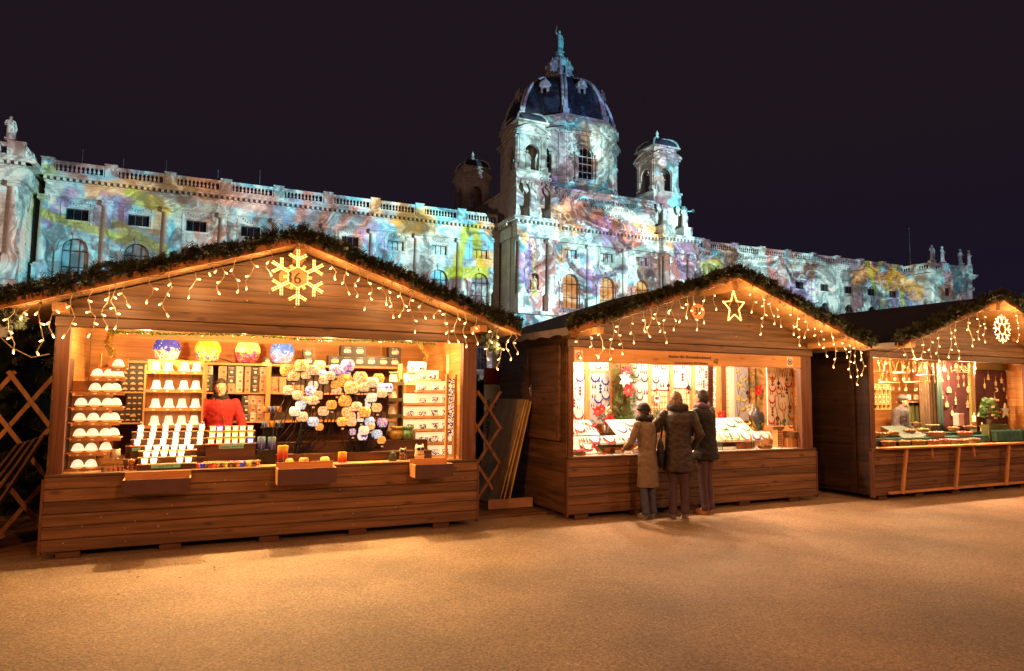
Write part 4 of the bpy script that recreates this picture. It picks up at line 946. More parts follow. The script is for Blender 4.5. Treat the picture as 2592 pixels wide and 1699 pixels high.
# --- rack of bell shaped shades
bl_ = thing('bell_lamp', '', 'bell lamp', group='white bell lamps in the pine rack'); b = MB(); b.lathe(0, 0, [(.060, .010), (.058, .018), (.047, .030), (.042, .06), (.036, .100), (.030, .108), (0, .110)], 16); b.build('bell_shade', WD, bl_)
b = MB(); b.lathe(0, 0, [(.05, 0), (.064, .004), (.064, .011), (.05, .010)], 16); b.build('dish', RIMG, bl_); BELL = Kind(bl_)
VB = .95; rk = thing('bell_rack', 'orange pine rack with four shelves of lit bell shaped lamps', 'display rack', W('A', 0, 0, 0), YAW)
ua, zt = at('A', 374, 920, VB); ub, _ = at('A', 515, 920, VB)
brow = [(695, (683, 738, 810, 862)), (775, (685, 740, 805, 858)), (855, (680, 740, 797, 856)), (930, (676, 738, 795, 850))]
for r, (y, xs) in enumerate(brow):
    us = [at('A', x/1.733, 540+y/1.733, VB-.06) for x in xs]; z = sum(q[1] for q in us)/4
    b = MB(); b.box(ua, ub, VB-.13, VB, z-.012, z); b.box(ua, ub, VB-.14, VB-.1305, z-.03, z+.004); b.build('shelf', PW, rk)
    for i, (u, _) in enumerate(us):
        BELL('A', u, VB-.06, z+.001, 'white bell lamp, %s from left on the %s shelf of the pine rack' % (ORD[i], ORD[r]+' highest' if r < 3 else 'lowest'))
        b = MB(); b.cbox((u-.01, VB-.142, z-.014), (.03, .002, .014), ry=random.uniform(-.1, .1)); b.build('price_tag', PRICE, rk)
b = MB()
for i in range(5): x = ua+(ub-ua)*i/5; b.box(x+.002, x+(ub-ua)/5-.002, VB+.001, VB+.014, CT+.2, 1.96)
b.build('back_board', PWZ, rk); b = MB(); b.box(ua-.018, ua-.001, VB-.14, VB+.014, CT+.2, 1.90); b.box(ub+.001, ub+.018, VB-.14, VB+.014, CT+.2, 1.90); b.build('side_board', PWZ, rk)
# --- glowing porcelain cups
CUPM = mat('glowing_porcelain', (1, .95, .85), .4, emit=(1, .86, .58), es=1.7, sample=False)
cu = thing('tealight_cup', '', 'tealight cup', group='plain white tealight cups'); b = MB(); b.lathe(0, 0, [(.022, 0), (.024, .002), (.031, .050), (.028, .050), (.022, .01)], 14); b.build('cup', CUPM, cu); CUP = Kind(cu)
fig = thing('figure_cup', '', 'tealight cup', group='tall white figure tealight cups'); b = MB(); b.lathe(0, 0, [(.024, 0), (.026, .01), (.024, .045), (.029, .066), (.026, .066), (.02, .01)], 12); b.build('cup', patt('glowing_relief_porcelain', [(1, .9, .68)]*5+[(.8, .3, .12)], 70, es=2.0), fig)
b = MB(); b.ball((.024, -.008, .035), (.010, .01, .018), 8, 6); b.ball((-.024, -.008, .02), (.008, .01, .01), 8, 6); b.tube([(.015, -.015, .06), (.02, -.02, .09), (.0, -.02, .1)], .003, 5); b.ball((0, -.02, .1), .006, 6, 4); b.build('angel_figure', mat('pale_porcelain', (.8, .66, .5), .4, emit=(1, .7, .4), es=.35, sample=False), fig); FIGC = Kind(fig)
cups = [(1091.5, [355.8, 388.7, 418.8, 449.3, 478.8, 510.5], FIGC, .52), (1110.5, [353.8, 385.3, 416.9, 444.9, 475.8, 506.8], FIGC, .44), (1127, [346.8, 380.1, 412.4, 443.4, 473.6, 505.3], FIGC, .36),
        (1139.8, [375, 397, 418.5, 440.5, 461, 481.7], CUP, .24), (1156, [371, 392.3, 414.7, 437, 458], CUP, .17), (1172, [365.4, 388.6, 454.5, 476.6], CUP, .10)]
stp = []
for r, (y, xs, K, v) in enumerate(cups):
    us = [at('A', x, y, v)[0] for x in xs]; z = at('A', xs[2], y, v)[1]
    stp.append((v-.035, v+.045 if r != 3 else v+.07, z, CT, min(us), max(us)))
    for i, u in enumerate(us):
        K('A', u, v, z+.001, ('tall white figure cup' if K is FIGC else 'plain white cup')+', %s from left in the %s row of the cup steps' % (ORD[i], ['rearmost', 'second rearmost', 'third rearmost', 'fourth rearmost', 'second', 'front'][r]))
for nm, rs_, lab in (('cup_steps', stp[:3], 'dark stained steps carrying the tall white figure cups'), ('cup_steps', stp[3:], 'low dark steps at the counter edge carrying plain white cups')):
    R = thing(nm, lab, 'display step', W('A', 0, 0, 0), YAW); x0 = min(q[4] for q in rs_)-.06; x1 = max(q[5] for q in rs_)+.06
    for (vf, vb, z, zb, _, _) in rs_: b = MB(); b.box(x0, x1, vf, vb-.002, zb, z-.008); b.build('riser', IB, R); b = MB(); b.box(x0-.005, x1+.005, vf-.008, vb-.002, z-.008, z); b.build('tread', PW, R)
def card(fr, u, v, z, w_, h, label, m=TURQ, txt=None, rz=0):
    b = MB(); b.box(-w_/2, w_/2, -.001, .001, -h/2, h/2); o = b.build('price_card', m); put(o, fr, u, v, z, rz); tag(o, label, 'price card')
    if txt: text(txt, (0, -.002, -h*.28), h*.72, INKM, o, extr=.0005)
    return o
u, z = au('A', 'A4', 270, 1155, .055); card('A', u, .05, z, .27, .035, 'turquoise price card on the front of the lowest cup steps', txt='Stück  € 7,50')
u, z = au('A', 'A2', 1520, 995, .32); card('A', u, .318, z, .075, .034, 'small turquoise price card left of the tall figure cups', txt='€ 12')
# --- 18 painted glass lanterns
GLN = [patt('painted_lit_glass_%d' % i, c, 55, es=1.9) for i, c in enumerate(([(1, .75, .35), (1, .9, .6), (1, .6, .2), (1, .85, .5)], [(1, .8, .45), (1, .92, .7), (.5, .35, 1), (1, .85, .5)], [(1, .7, .35), (1, .35, .12), (1, .9, .6), (1, .8, .4)]))]
RIM = mat('glowing_orange_rim', (.9, .35, .1), .3, emit=(1, .36, .08), es=1.0, sample=False); RIMB = mat('blue_glass_rim', (.05, .1, .6), .2, emit=(.1, .2, 1), es=.8, sample=False)
gls = []
for i in range(3):
    g_ = thing('glass_lantern', '', 'candle glass', group='small painted candle glasses'); b = MB(); b.lathe(0, 0, [(.024, 0), (.026, .004), (.025, .03), (.029, .046), (.027, .046), (.02, .006)], 14); b.build('glass', GLN[i], g_)
    b = MB(); b.lathe(0, 0, [(.0285, .043), (.034, .050), (.034, .053), (.028, .050)], 14, cap=False); b.lathe(0, 0, [(.030, 0), (.031, .005), (.025, .006)], 14); b.build('rim', RIM if i != 1 else RIMB, g_); gls.append(Kind(g_))
R = thing('glass_steps', 'dark three step riser with turquoise card carrying painted candle glasses', 'display step', W('A', 0, 0, 0), YAW)
for r, (y, xs, v) in enumerate(((545, (1075, 1195, 1335, 1465, 1590, 1720), .46), (655, (1065, 1195, 1330, 1455, 1580, 1720), .38), (765, (1045, 1185, 1325, 1450, 1580, 1720), .30))):
    us = [au('A', 'A4', x, y, v)[0] for x in xs]; z = au('A', 'A4', xs[2], y, v)[1]
    b = MB(); b.box(us[0]-.05, us[-1]+.05, v-.036, v+.042, CT, z-.008); b.build('riser', IB, R); b = MB(); b.box(us[0]-.055, us[-1]+.055, v-.044, v+.042, z-.008, z); b.build('tread', PW, R)
    for i, u in enumerate(us):
        k = 1 if (r, i) in ((0, 1), (2, 5)) else (r*5+i*3) % 3; k = 2 if (k == 1 and (r, i) not in ((0, 1), (2, 5))) else k
        gls[k]('A', u, v, z+.001, 'painted candle glass, %s from left in the %s row of six' % (ORD[i], ('rear', 'middle', 'front')[r]))
u, z = au('A', 'A4', 1395, 815, .25); card('A', u, .252, z, .25, .045, 'turquoise handwritten price card under the painted candle glasses', txt='Teelicht  Stk € 6,-')
# --- small coloured votive glasses
vcol = {'red': (.55, .06, .02), 'orange': (.75, .22, .02), 'yellow': (.75, .42, .04), 'blue': (.03, .06, .45), 'brown': (.16, .06, .02)}
VK = {}
for c, rgb in vcol.items():
    o = thing('votive_glass', '', 'votive glass', group='small coloured votive glasses'); b = MB(); b.lathe(0, 0, [(.018, 0), (.024, .002), (.026, .014), (.022, .028), (.029, .040), (.027, .041), (.020, .028), (.022, .012), (.014, .005)], 12); b.build('glass', patt('votive_'+c, [rgb, tuple(min(1, x*1.8) for x in rgb), tuple(x*.5 for x in rgb)], 60, es=.35, rough=.1), o); b = MB(); b.lathe(0, 0, [(.0275, .0395), (.031, .043), (.030, .045), (.026, .043)], 12, cap=False); b.build('rim', patt('votive_rim_'+c, [rgb, (.8, .5, .3)], 90, rough=.1), o); VK[c] = Kind(o)
vl = [(825, 1180, 'red'), (885, 1140, 'blue'), (955, 1165, 'brown'), (1045, 1175, 'red'), (1150, 1170, 'orange'), (1225, 1172, 'brown'), (1290, 1168, 'yellow'), (1370, 1166, 'brown'), (1440, 1165, 'brown'), (1510, 1160, 'orange'), (1565, 1160, 'blue'), (1690, 1150, 'yellow'), (1790, 1140, 'brown')]
vl2 = [(975, 1110, 'orange'), (1045, 1105, 'red'), (1120, 1095, 'orange'), (1180, 1090, 'yellow'), (1240, 1090, 'red'), (1310, 1088, 'orange'), (1380, 1085, 'brown'), (1450, 1080, 'blue'), (1515, 1085, 'orange'), (1580, 1078, 'blue'), (1640, 1075, 'brown'), (1700, 1072, 'yellow'), (1770, 1068, 'red'), (1840, 1062, 'orange')]
for r, (lst, v) in enumerate(((vl, .10), (vl2, .19))):
    cnt = {}
    for i, (x, y, c) in enumerate(lst):
        u, _ = au('A', 'A4', x, y, v); cnt[c] = cnt.get(c, 0)+1
        VK[c]('A', u, v, CT+.001, '%s votive glass, %s %s one from left in the %s row' % (c, ORD[cnt[c]-1], c, ('front', 'rear')[r]), sc=1.25 if r else 1.15)
# --- layered candles
def candle(name, w_, h, cols_, label, fr, u, v, z, rz=0, flat=True, es=0):
    R = thing(name, label, 'candle', group='layered colour candles'); n_ = len(cols_)
    mid = bpy.data.materials.get('wax_'+name+str(cols_[0])) 
    m, n, b_ = nt('wax_layers'); tcx = n.nodes.new('ShaderNodeTexCoord'); sx = n.nodes.new('ShaderNodeSeparateXYZ'); n.links.new(tcx.outputs['Generated'], sx.inputs[0])
    rr = n.nodes.new('ShaderNodeValToRGB'); rr.color_ramp.interpolation = 'LINEAR'
    while len(rr.color_ramp.elements) < n_: rr.color_ramp.elements.new(.5)
    for i, c in enumerate(cols_): rr.color_ramp.elements[i].position = (i+.3)/n_; rr.color_ramp.elements[i].color = tuple(c)+(1,)
    nz = n.nodes.new('ShaderNodeTexNoise'); nz.inputs['Scale'].default_value = 9; n.links.new(tcx.outputs['Generated'], nz.inputs['Vector'])
    ma = n.nodes.new('ShaderNodeMath'); ma.operation = 'MULTIPLY_ADD'; ma.inputs[1].default_value = .12; n.links.new(nz.outputs[0], ma.inputs[0]); n.links.new(sx.outputs[2], ma.inputs[2]); n.links.new(ma.outputs[0], rr.inputs[0]); n.links.new(rr.outputs[0], b_.inputs['Base Color']); b_.inputs['Roughness'].default_value = .35
    b = MB(); b.lathe(0, 0, [(w_*.47, 0), (w_*.5, .004), (w_*.5, h-.006), (w_*.46, h)], 20, sy=.55 if flat else 1); b.build('wax_body', m, R)
    b = MB(); b.tube([(0, 0, h-.005), (.002, 0, h+.012), (.005, 0, h+.018)], .0022, 5); b.build('wick', INKM, R)
    b = MB(); b.tube([(.0, -w_*.285, 0), (.003, -w_*.285, h*.5), (0, -w_*.285, h)], .0022, 5); b.build('raffia_tie', mat('raffia', (.6, .42, .2), .8), R)
    put(R, fr, u, v, z, rz); return R
BL = [(.02, .02, .2), (.03, .05, .4), (.08, .16, .55), (.2, .4, .5)]; RY = [(.03, .01, .05), (.05, .015, .06), (.45, .03, .02), (.65, .08, .02), (.8, .45, .03)]
OR_ = [(.7, .25, .03), (.8, .4, .06)]
for i, (x, y, lab) in enumerate(((1905, 870, 'tall blue layered candle, left one of the pair beside the painted glasses'), (2085, 870, 'tall blue layered candle, right one of the pair beside the painted glasses'))):
    u, z = au('A', 'A4', x, y, .3); candle('layered_candle', .085, .142, BL, lab, 'A', u, .3, z)
b = MB(); u0, z = au('A', 'A4', 1825, 872, .3); u1, _ = au('A', 'A4', 2150, 872, .3); b.box(u0, u1, .25, .36, CT, z-.002); o = b.build('candle_block', mat('black_felt', (.015, .012, .012), .9)); put(o, 'A', 0, 0, 0); tag(o, 'black block under the pair of tall blue candles', 'display block')
u, z = au('A', 'A4', 1965, 480, .5); zs = z
b = MB(); u0, _ = au('A', 'A4', 1905, 482, .5); u1, _ = au('A', 'A4', 2275, 482, .5); b.box(u0, u1, .44, .57, z-.014, z-.001); b.box((u0+u1)/2-.09, (u0+u1)/2+.03, .5, .56, CT, z-.015); o = b.build('candle_stand', mat('black_felt', (.015, .012, .012), .9)); put(o, 'A', 0, 0, 0); tag(o, 'black T shaped stand holding three short candles', 'display stand')
for x, c, lab in ((1960, BL, 'short blue candle at the left of the black T stand'), (2105, OR_, 'short orange candle in the middle of the black T stand'), (2220, BL, 'short blue candle at the right of the black T stand')):
    u, _ = au('A', 'A4', x, 480, .5); candle('layered_candle', .052, .068, c, lab, 'A', u, .5, z)
u, z = au('A', 'A4', 2100, 215, .62); b = MB(); u0, _ = au('A', 'A4', 1935, 217, .62); u1, _ = au('A', 'A4', 2280, 217, .62); b.box(u0, u1, .57, .68, z-.014, z-.001); b.box((u0+u1)/2-.02, (u0+u1)/2+.02, .6, .64, CT, z-.015); o = b.build('candle_stand', IB); put(o, 'A', 0, 0, 0); tag(o, 'upper dark stand with candle rolls behind the T stand', 'display stand')
for x, c, lab in ((1985, OR_, 'orange candle roll, left on the upper candle stand'), (2065, BL, 'blue candle roll, second on the upper candle stand'), (2135, BL, 'blue green candle roll, third on the upper candle stand'), (2215, OR_, 'orange candle roll, right on the upper candle stand')):
    u, _ = au('A', 'A4', x, 215, .62); candle('layered_candle', .055, .062, c, lab, 'A', u, .62, z)
u, z = au('A', 'A6', 490, 1005, .1); candle('layered_candle', .115, .215, RY, 'large candle fading from yellow through red to black near the counter edge', 'A', u, .12, CT+.001, .1)
u, z = au('A', 'A6', 1475, 990, .15); candle('layered_candle', .10, .12, RY[2:], 'squat red candle with yellow top right of the middle ledge box', 'A', u, .17, CT+.001, -.1)
# --- glass globe lanterns on bent iron stems
gp = {'y': [(1, .5, .06), (1, .66, .15), (1, .82, .45), (.9, .25, .03), (1, .58, .08), (.5, .2, .35)], 'o': [(1, .33, .03), (1, .48, .06), (.85, .16, .02), (1, .62, .2)], 'p': [(.30, .18, .7), (1, .7, .3), (.55, .3, .8), (1, .85, .6), (.2, .12, .5)],
      'w': [(1, .86, .62), (1, .72, .36), (1, .92, .74), (1, .42, .10), (1, .9, .68), (.75, .45, .4)], 'b': [(.2, .5, .95), (.7, .88, 1), (.08, .3, .8), (.85, .95, 1), (1, .8, .4)], 'c': [(1, .50, .16), (1, .70, .34), (1, .28, .05), (1, .82, .5), (.6, .25, .12)]}
GM = {k: patt('globe_glass_'+k, c, 6.5, es={'w': .85, 'b': .65, 'c': .8, 'y': .8, 'o': .75, 'p': .6}[k], rough=.15, base=.6) for k, c in gp.items()}
GM['wb'] = patt('globe_glass_band', [(1, .9, .75), (1, .88, .7), (.16, .12, .6), (1, .92, .8)], 2.2, es=.75, rough=.15, base=.6)
CN = {'y': 'yellow speckled', 'o': 'orange', 'p': 'purple and cream', 'w': 'white', 'b': 'light blue', 'c': 'cream and orange', 'wb': 'white and blue'}
GL = [(565, 510, 230, 'y'), (320, 590, 240, 'o'), (415, 675, 235, 'y'), (640, 670, 170, 'c'), (775, 590, 200, 'w'), (870, 520, 210, 'y'), (945, 760, 170, 'c'), (930, 650, 140, 'b'), (1060, 690, 165, 'c'), (1140, 580, 200, 'p'), (1360, 510, 220, 'p'), (1290, 655, 220, 'p'), (1310, 770, 240, 'o'),
      (1575, 720, 230, 'y'), (1420, 890, 230, 'y'), (1640, 880, 175, 'c'), (1780, 800, 200, 'w'), (1885, 735, 190, 'o'), (1930, 880, 150, 'b'), (1945, 985, 170, 'c'), (2045, 895, 170, 'wb'), (765, 850, 170, 'w'), (720, 940, 175, 'wb'), (340, 935, 185, 'c'), (500, 1020, 175, 'c'), (850, 1020, 175, 'y'), (760, 1105, 180, 'c'),
      (620, 1100, 160, 'c'), (550, 1190, 175, 'b'), (1140, 840, 160, 'o'), (1165, 940, 170, 'w'), (1078, 1185, 180, 'o'), (940, 1295, 185, 'c'), (450, 1300, 180, 'w'), (575, 1390, 190, 'w'), (765, 1475, 185, 'b'), (1310, 1120, 205, 'o'), (1770, 1060, 170, 'w'), (1725, 1150, 170, 'wb'), (1510, 1215, 170, 'c'), (1855, 1235, 170, 'y'),
      (1370, 1310, 210, 'y'), (1650, 1310, 195, 'o'), (1575, 1390, 190, 'w'), (1260, 1475, 160, 'o'), (1425, 1475, 165, 'c'), (1730, 1470, 160, 'b'), (1745, 1545, 150, 'c'), (1950, 1490, 170, 'p'), (870, 1565, 140, 'o'), (1440, 1650, 120, 'p'), (1635, 1625, 165, 'w'), (1610, 1720, 155, 'wb'), (1860, 1690, 170, 'b'), (1935, 1790, 140, 'o')]
protos = {}
GL = [(x, y, w_, 'c' if (k == 'w' and i % 2 == 0) else k) for i, (x, y, w_, k) in enumerate(GL)]; GL.sort(key=lambda q: q[1])
clus = {'L': [], 'M': [], 'R': []}; cntg = {}
for i, (x, y, w_, k) in enumerate(GL):
    side = 'left' if x < 1250 else 'right'; key = (k, side); cntg[key] = cntg.get(key, 0)+1
    v = .34+.24*max(0, (1500-y)/1200)+((i*7) % 5)*.03; u, zc = au('A', 'A5', x, y, v); r = w_/2/6.782/FL*(8.2 if x < 1250 else 8.9)*1.02
    if k not in protos:
        pr0 = thing('globe_lantern', '', 'globe lantern', group='painted glass globe lanterns on iron stems'); R_ = 1.0
        b = MB(); b.lathe(0, 0, [(.62, -.80), (.86, -.55), (1, -.05), (.93, .42), (.66, .78), (.58, .82), (.60, .74), (.88, .38), (.94, 0)], 20, cap=False); b.lathe(0, 0, [(.0, -.82), (.62, -.80)], 20, cap=False); g_ = b.build('globe', GM[k], pr0)
        protos[k] = (pr0, [False])
    root, used = protos[k]
    o = clone(root) if used[0] else root; used[0] = True
    o.location = W('A', u, v, zc); o.rotation_euler = (0, 0, YAW+random.uniform(-2, 2)); o['group'] = 'painted glass globe lanterns on iron stems'
    near = 'near the seller' if x < 700 else 'below the blue bowl' if False else ''
    row = 'topmost' if cntg[key] == 1 else ORD[cntg[key]-1]+' from the top'
    o['label'] = '%s globe lantern, %s of its colour in the %s cluster' % (CN[k], row, side)
    for ch in o.children: ch.scale = (r, r, r)
    st = MB(); zb = zc-.82*r; d_ = r*.75
    base = (1.93+.03*((i*3) % 7), .36) if x < 760 else (2.28+.025*((i*5) % 7), .36) if x < 1250 else (2.95+.03*((i*3) % 9), .36)
    ca, sa = 1, 0
    dx, dy = base[0]-u, base[1]-v; rz_ = o.rotation_euler[2]-YAW; c_, s_ = math.cos(-rz_), math.sin(-rz_); lx, ly = dx*c_-dy*s_, dx*s_+dy*c_
    H0 = CT+.03-zc; top = -.82*r
    st.lathe(0, 0, [(d_*.6, top-.012), (d_*1.15, top-.004), (d_*1.15, top), (d_*.3, top-.001)], 12); st.cyl((0, 0, top-.05), (0, 0, top-.01), .011, n=8)
    bz_ = max(H0+.12, top-.05-abs(dx)*1.1-.08); bz_ = min(bz_, top-.06)
    if bz_ > H0+.03: st.tube([(0, 0, top-.045), (0, 0, (top-.05)*.6+bz_*.4), (lx*.2, ly*.2, bz_+.02), (lx*.9, ly*.9, max(H0+.02, bz_-abs(dx)*.9-.03)), (lx, ly, H0)], .0062, 6)
    sm_ = st.build('stem', BLACK, o)
    if i % 3 == 0: q = MB(); q.cbox((0, -d_, top-.03), (.03, .002, .02)); q.build('price_tag', PRICE, o, rot=(0, 0, -rz_))
for u0, lab in ((2.02, 'iron foot plate under the left bunch of lantern stems'), (2.36, 'iron foot plate under the middle bunch of lantern stems'), (3.08, 'iron foot plate under the right bunch of lantern stems')):
    b = MB(); b.lathe(0, 0, [(.17, 0), (.17, .012), (.12, .026), (0, .03)], 20, sx=1.05, sy=.6); o = b.build('stem_foot', BLACK); put(o, 'A', u0, .36, CT+.001); tag(o, lab, 'stand foot')
# --- low round votives at the counter edge and three boxes hung on the front
for i, (x, c, lab) in enumerate(((585, 'y', 'yellow round votive bowl, left of three at the counter edge'), (840, 'o', 'orange round votive bowl, middle of three at the counter edge'), (1185, 'y', 'yellow round votive bowl with dark scroll, right of three at the counter edge'))):
    pr0 = thing('votive_bowl', lab, 'votive bowl', group='round votive bowls at the counter edge'); b = MB(); b.lathe(0, 0, [(.03, 0), (.048, .012), (.055, .038), (.048, .062), (.036, .072), (.033, .07), (.045, .04)], 18, cap=False); b.build('bowl', GM['y'] if c == 'y' else patt('votive_bowl_orange', [(.9, .2, .03), (1, .35, .05), (.8, .12, .02)], 40, es=.5), pr0)
    q = MB(); q.lathe(0, 0, [(.034, .002), (.036, .004), (.04, .008)], 16); q.build('foot', PW, pr0)
    u, _ = au('A', 'A6', x, 980, .12); put(pr0, 'A', u, .13, CT+.001)
PLUM = mat('plum_painted_board', (.075, .028, .025), .6, var=.15, vscale=6)
def ledgebox(a0, a1, y0, y1, lab, inner=None):
    u0, zt = a0; u1, _ = a1; R = thing('ledge_box', lab, 'hanging box', W('A', 0, 0, 0), YAW, 'open boxes hung on the counter front'); vf, vb = -.30, -.062
    for (x0, x1, v0, v1, nm) in ((u0, u1, vf, vf+.012, 'front_board'), (u0, u1, vb-.012, vb, 'back_board'), (u0, u0+.012, vf+.013, vb-.013, 'end_board'), (u1-.012, u1, vf+.013, vb-.013, 'end_board')):
        b = MB(); b.box(x0, x1, v0, v1, y0, y1 if nm != 'back_board' else y1+.05); b.build(nm, PLUM if nm == 'front_board' else PW, R)
    b = MB(); b.box(u0+.013, u1-.013, vf+.013, vb-.013, y0+.001, y0+.012); b.build('bottom_board', PW, R); return R
def bx(xa, xb, yt, yb, lab):
    a = at('A', xa, yt, -.3); c = at('A', xb, yt, -.3); _, z0_ = at('A', (xa+xb)/2, yb, -.3); _, z1_ = at('A', (xa+xb)/2, yt, -.3); return ledgebox(a, c, z0_, z1_, lab)
bx(310, 483, 1213, 1250, 'plum fronted open box hanging on the counter front, left of three, with glass bits'); bx(704, 853, 1186, 1226, 'plum fronted open box hanging on the counter front, middle of three'); bx(1052, 1148, 1176, 1209, 'short plum fronted open box hanging at the right end of the counter front')
for i, x in enumerate((338, 362, 386, 430, 458)):
    u, z = at('A', x, 1203, -.18); b = MB(); b.lathe(0, 0, [(.02, 0), (.022, .03), (.018, .035), (.02, .05)], 10); o = b.build('clear_jar', mat('clear_glass', (.9, .9, .85), .05, trans=1)); put(o, 'A', u, -.18, at('A', x, 1250, -.3)[1]+.014+.03); tag(o, 'tiny clear glass jar in the left ledge box, %s from the left' % ORD[i], 'glass jar', 'tiny jars in the left ledge box')
# --- top shelf: four big globes, black boxes
VS = 1.72; zs = at('A', 650, 921, VS)[1]
SH = thing('back_shelf', 'long pine shelf unit across the back wall of stall 36', 'shelf unit', W('A', 0, 0, 0), YAW)
us0 = at('A', 284, 915, VS)[0]; us1 = at('A', 1018, 928, VS)[0]
b = MB(); b.box(us0, us1, VS-.12, HD-.016, zs-.03, zs); b.build('top_board', PW, SH)
zsh = [at('A', 650, 994, VS)[1], at('A', 650, 1066, VS)[1]]
for z in zsh: b = MB(); b.box(us0, us1, VS-.1, HD-.016, z-.018, z); b.build('shelf_board', PW, SH)
for x in (284, 518, 678, 1018): u = at('A', x, 950, VS)[0]; b = MB(); b.box(u-.03, u+.03, VS-.125, VS-.09, CT, zs-.031); b.build('upright', PWZ, SH)
b = MB(); b.box(us0+.03, us1-.03, HD-.03, HD-.0165, CT, zs-.035); b.build('rear_board', IB, SH)
BOWLS = []
big = [(422, 'large blue globe bowl painted with a snowy night village, leftmost on the top shelf', [(.03, .05, .42), (.04, .07, .5), (.05, .05, .36)], [(1, .62, .12), (.85, .75, .6), (.9, .85, .8), (.7, .2, .1), (1, .8, .4)]),
       (526, 'large yellow globe bowl painted with little houses, second on the top shelf', [(1, .55, .04), (1, .66, .12), (.95, .45, .03)], [(.1, .08, .5), (1, .6, .1), (.9, .3, .05), (.2, .5, .1), (1, .75, .3)]),
       (627, 'large globe bowl with yellow top and red lower half, third on the top shelf', [(1, .78, .2), (1, .85, .45), (1, .7, .12)], [(.75, .06, .02), (.6, .04, .03), (.9, .3, .05), (.3, .1, .4)]),
       (714, 'large pale blue globe bowl with moonlit village, rightmost on the top shelf', [(.08, .2, .65), (.12, .28, .75), (.06, .15, .55)], [(.28, .18, .6), (.8, .4, .2), (.7, .7, .9), (.35, .22, .7)])]
for i, (x, lab, ct, cb_) in enumerate(big):
    R = thing('globe_bowl', lab, 'globe bowl', group='large painted globe bowls'); r = .158
    m, n, b_ = nt('painted_bowl'); N = n.nodes.new; L = n.links.new; t = N('ShaderNodeTexCoord'); sx = N('ShaderNodeSeparateXYZ'); L(t.outputs['Object'], sx.inputs[0])
    def ramp(cs, sc):
        vv = N('ShaderNodeTexVoronoi'); vv.inputs['Scale'].default_value = sc; L(t.outputs['Object'], vv.inputs[0]); q = N('ShaderNodeSeparateColor'); L(vv.outputs['Color'], q.inputs[0]); rr = N('ShaderNodeValToRGB'); rr.color_ramp.interpolation = 'CONSTANT'
        while len(rr.color_ramp.elements) < len(cs): rr.color_ramp.elements.new(.5)
        for j, c in enumerate(cs): rr.color_ramp.elements[j].position = j/len(cs); rr.color_ramp.elements[j].color = tuple(c)+(1,)
        L(q.outputs[0], rr.inputs[0]); return rr.outputs[0]
    nz = N('ShaderNodeTexNoise'); nz.inputs['Scale'].default_value = 12; L(t.outputs['Object'], nz.inputs['Vector']); a_ = N('ShaderNodeMath'); a_.operation = 'MULTIPLY_ADD'; a_.inputs[1].default_value = .14; L(nz.outputs[0], a_.inputs[0]); L(sx.outputs[2], a_.inputs[2])
    st_ = N('ShaderNodeMath'); st_.operation = 'GREATER_THAN'; st_.inputs[1].default_value = .215; L(a_.outputs[0], st_.inputs[0])
    mx = N('ShaderNodeMix'); mx.data_type = 'RGBA'; L(st_.outputs[0], mx.inputs[0]); L(ramp(cb_, 45), mx.inputs[6]); L(ramp(ct, 18), mx.inputs[7])
    vs_ = N('ShaderNodeTexVoronoi'); vs_.inputs['Scale'].default_value = 30; L(t.outputs['Object'], vs_.inputs[0]); ls = N('ShaderNodeMath'); ls.operation = 'LESS_THAN'; ls.inputs[1].default_value = .16 if i in (0, 3) else .08; L(vs_.outputs['Distance'], ls.inputs[0]); m2 = N('ShaderNodeMix'); m2.data_type = 'RGBA'; L(ls.outputs[0], m2.inputs[0]); L(mx.outputs[2], m2.inputs[6]); m2.inputs[7].default_value = (1, .85, .75, 1)
    L(m2.outputs[2], b_.inputs['Base Color']); L(m2.outputs[2], b_.inputs['Emission Color']); b_.inputs['Emission Strength'].default_value = .5; b_.inputs['Roughness'].default_value = .2; m.cycles.emission_sampling = 'NONE'
    b = MB(); b.lathe(0, 0, [(.09, .012), (.125, .04), (r, .15), (r*.97, .205), (.125, .268), (.118, .270), (.115, .264), (r*.93, .2), (r*.95, .15), (.115, .045)], 28, cap=False); b.build('bowl', m, R)
    b = MB(); b.lathe(0, 0, [(.12, 0), (.12, .008), (.07, .014)], 20); b.build('foot', BLACK, R)
    u, _ = at('A', x, 900, VS); put(R, 'A', u, VS, zs+.001)
    BOWLS.append((u, VS, zs+.16))
b = MB()
for x0, x1 in ((450, 500), (553, 600)):
    (u0, _), (u1, _) = at('A', x0, 905, VS), at('A', x1, 905, VS); b.tube([(u0, VS+.03, zs+.06), ((u0+u1)/2, VS-.06, zs+.03), ((u0+u1)/2+.05, VS-.07, zs+.006), (u1, VS, zs+.008)], .005, 5)
o = b.build('lamp_cable', BLACK); put(o, 'A', 0, 0, 0); tag(o, 'black lamp cables curling between the large globe bowls', 'cable')
BOXM = mat('matt_black_card', (.03, .022, .018), .45); PRN = patt('printed_globe_picture', [(.9, .35, .08), (1, .6, .2), (.9, .75, .5), (.25, .15, .5), (1, .45, .1)], 70, es=.25)
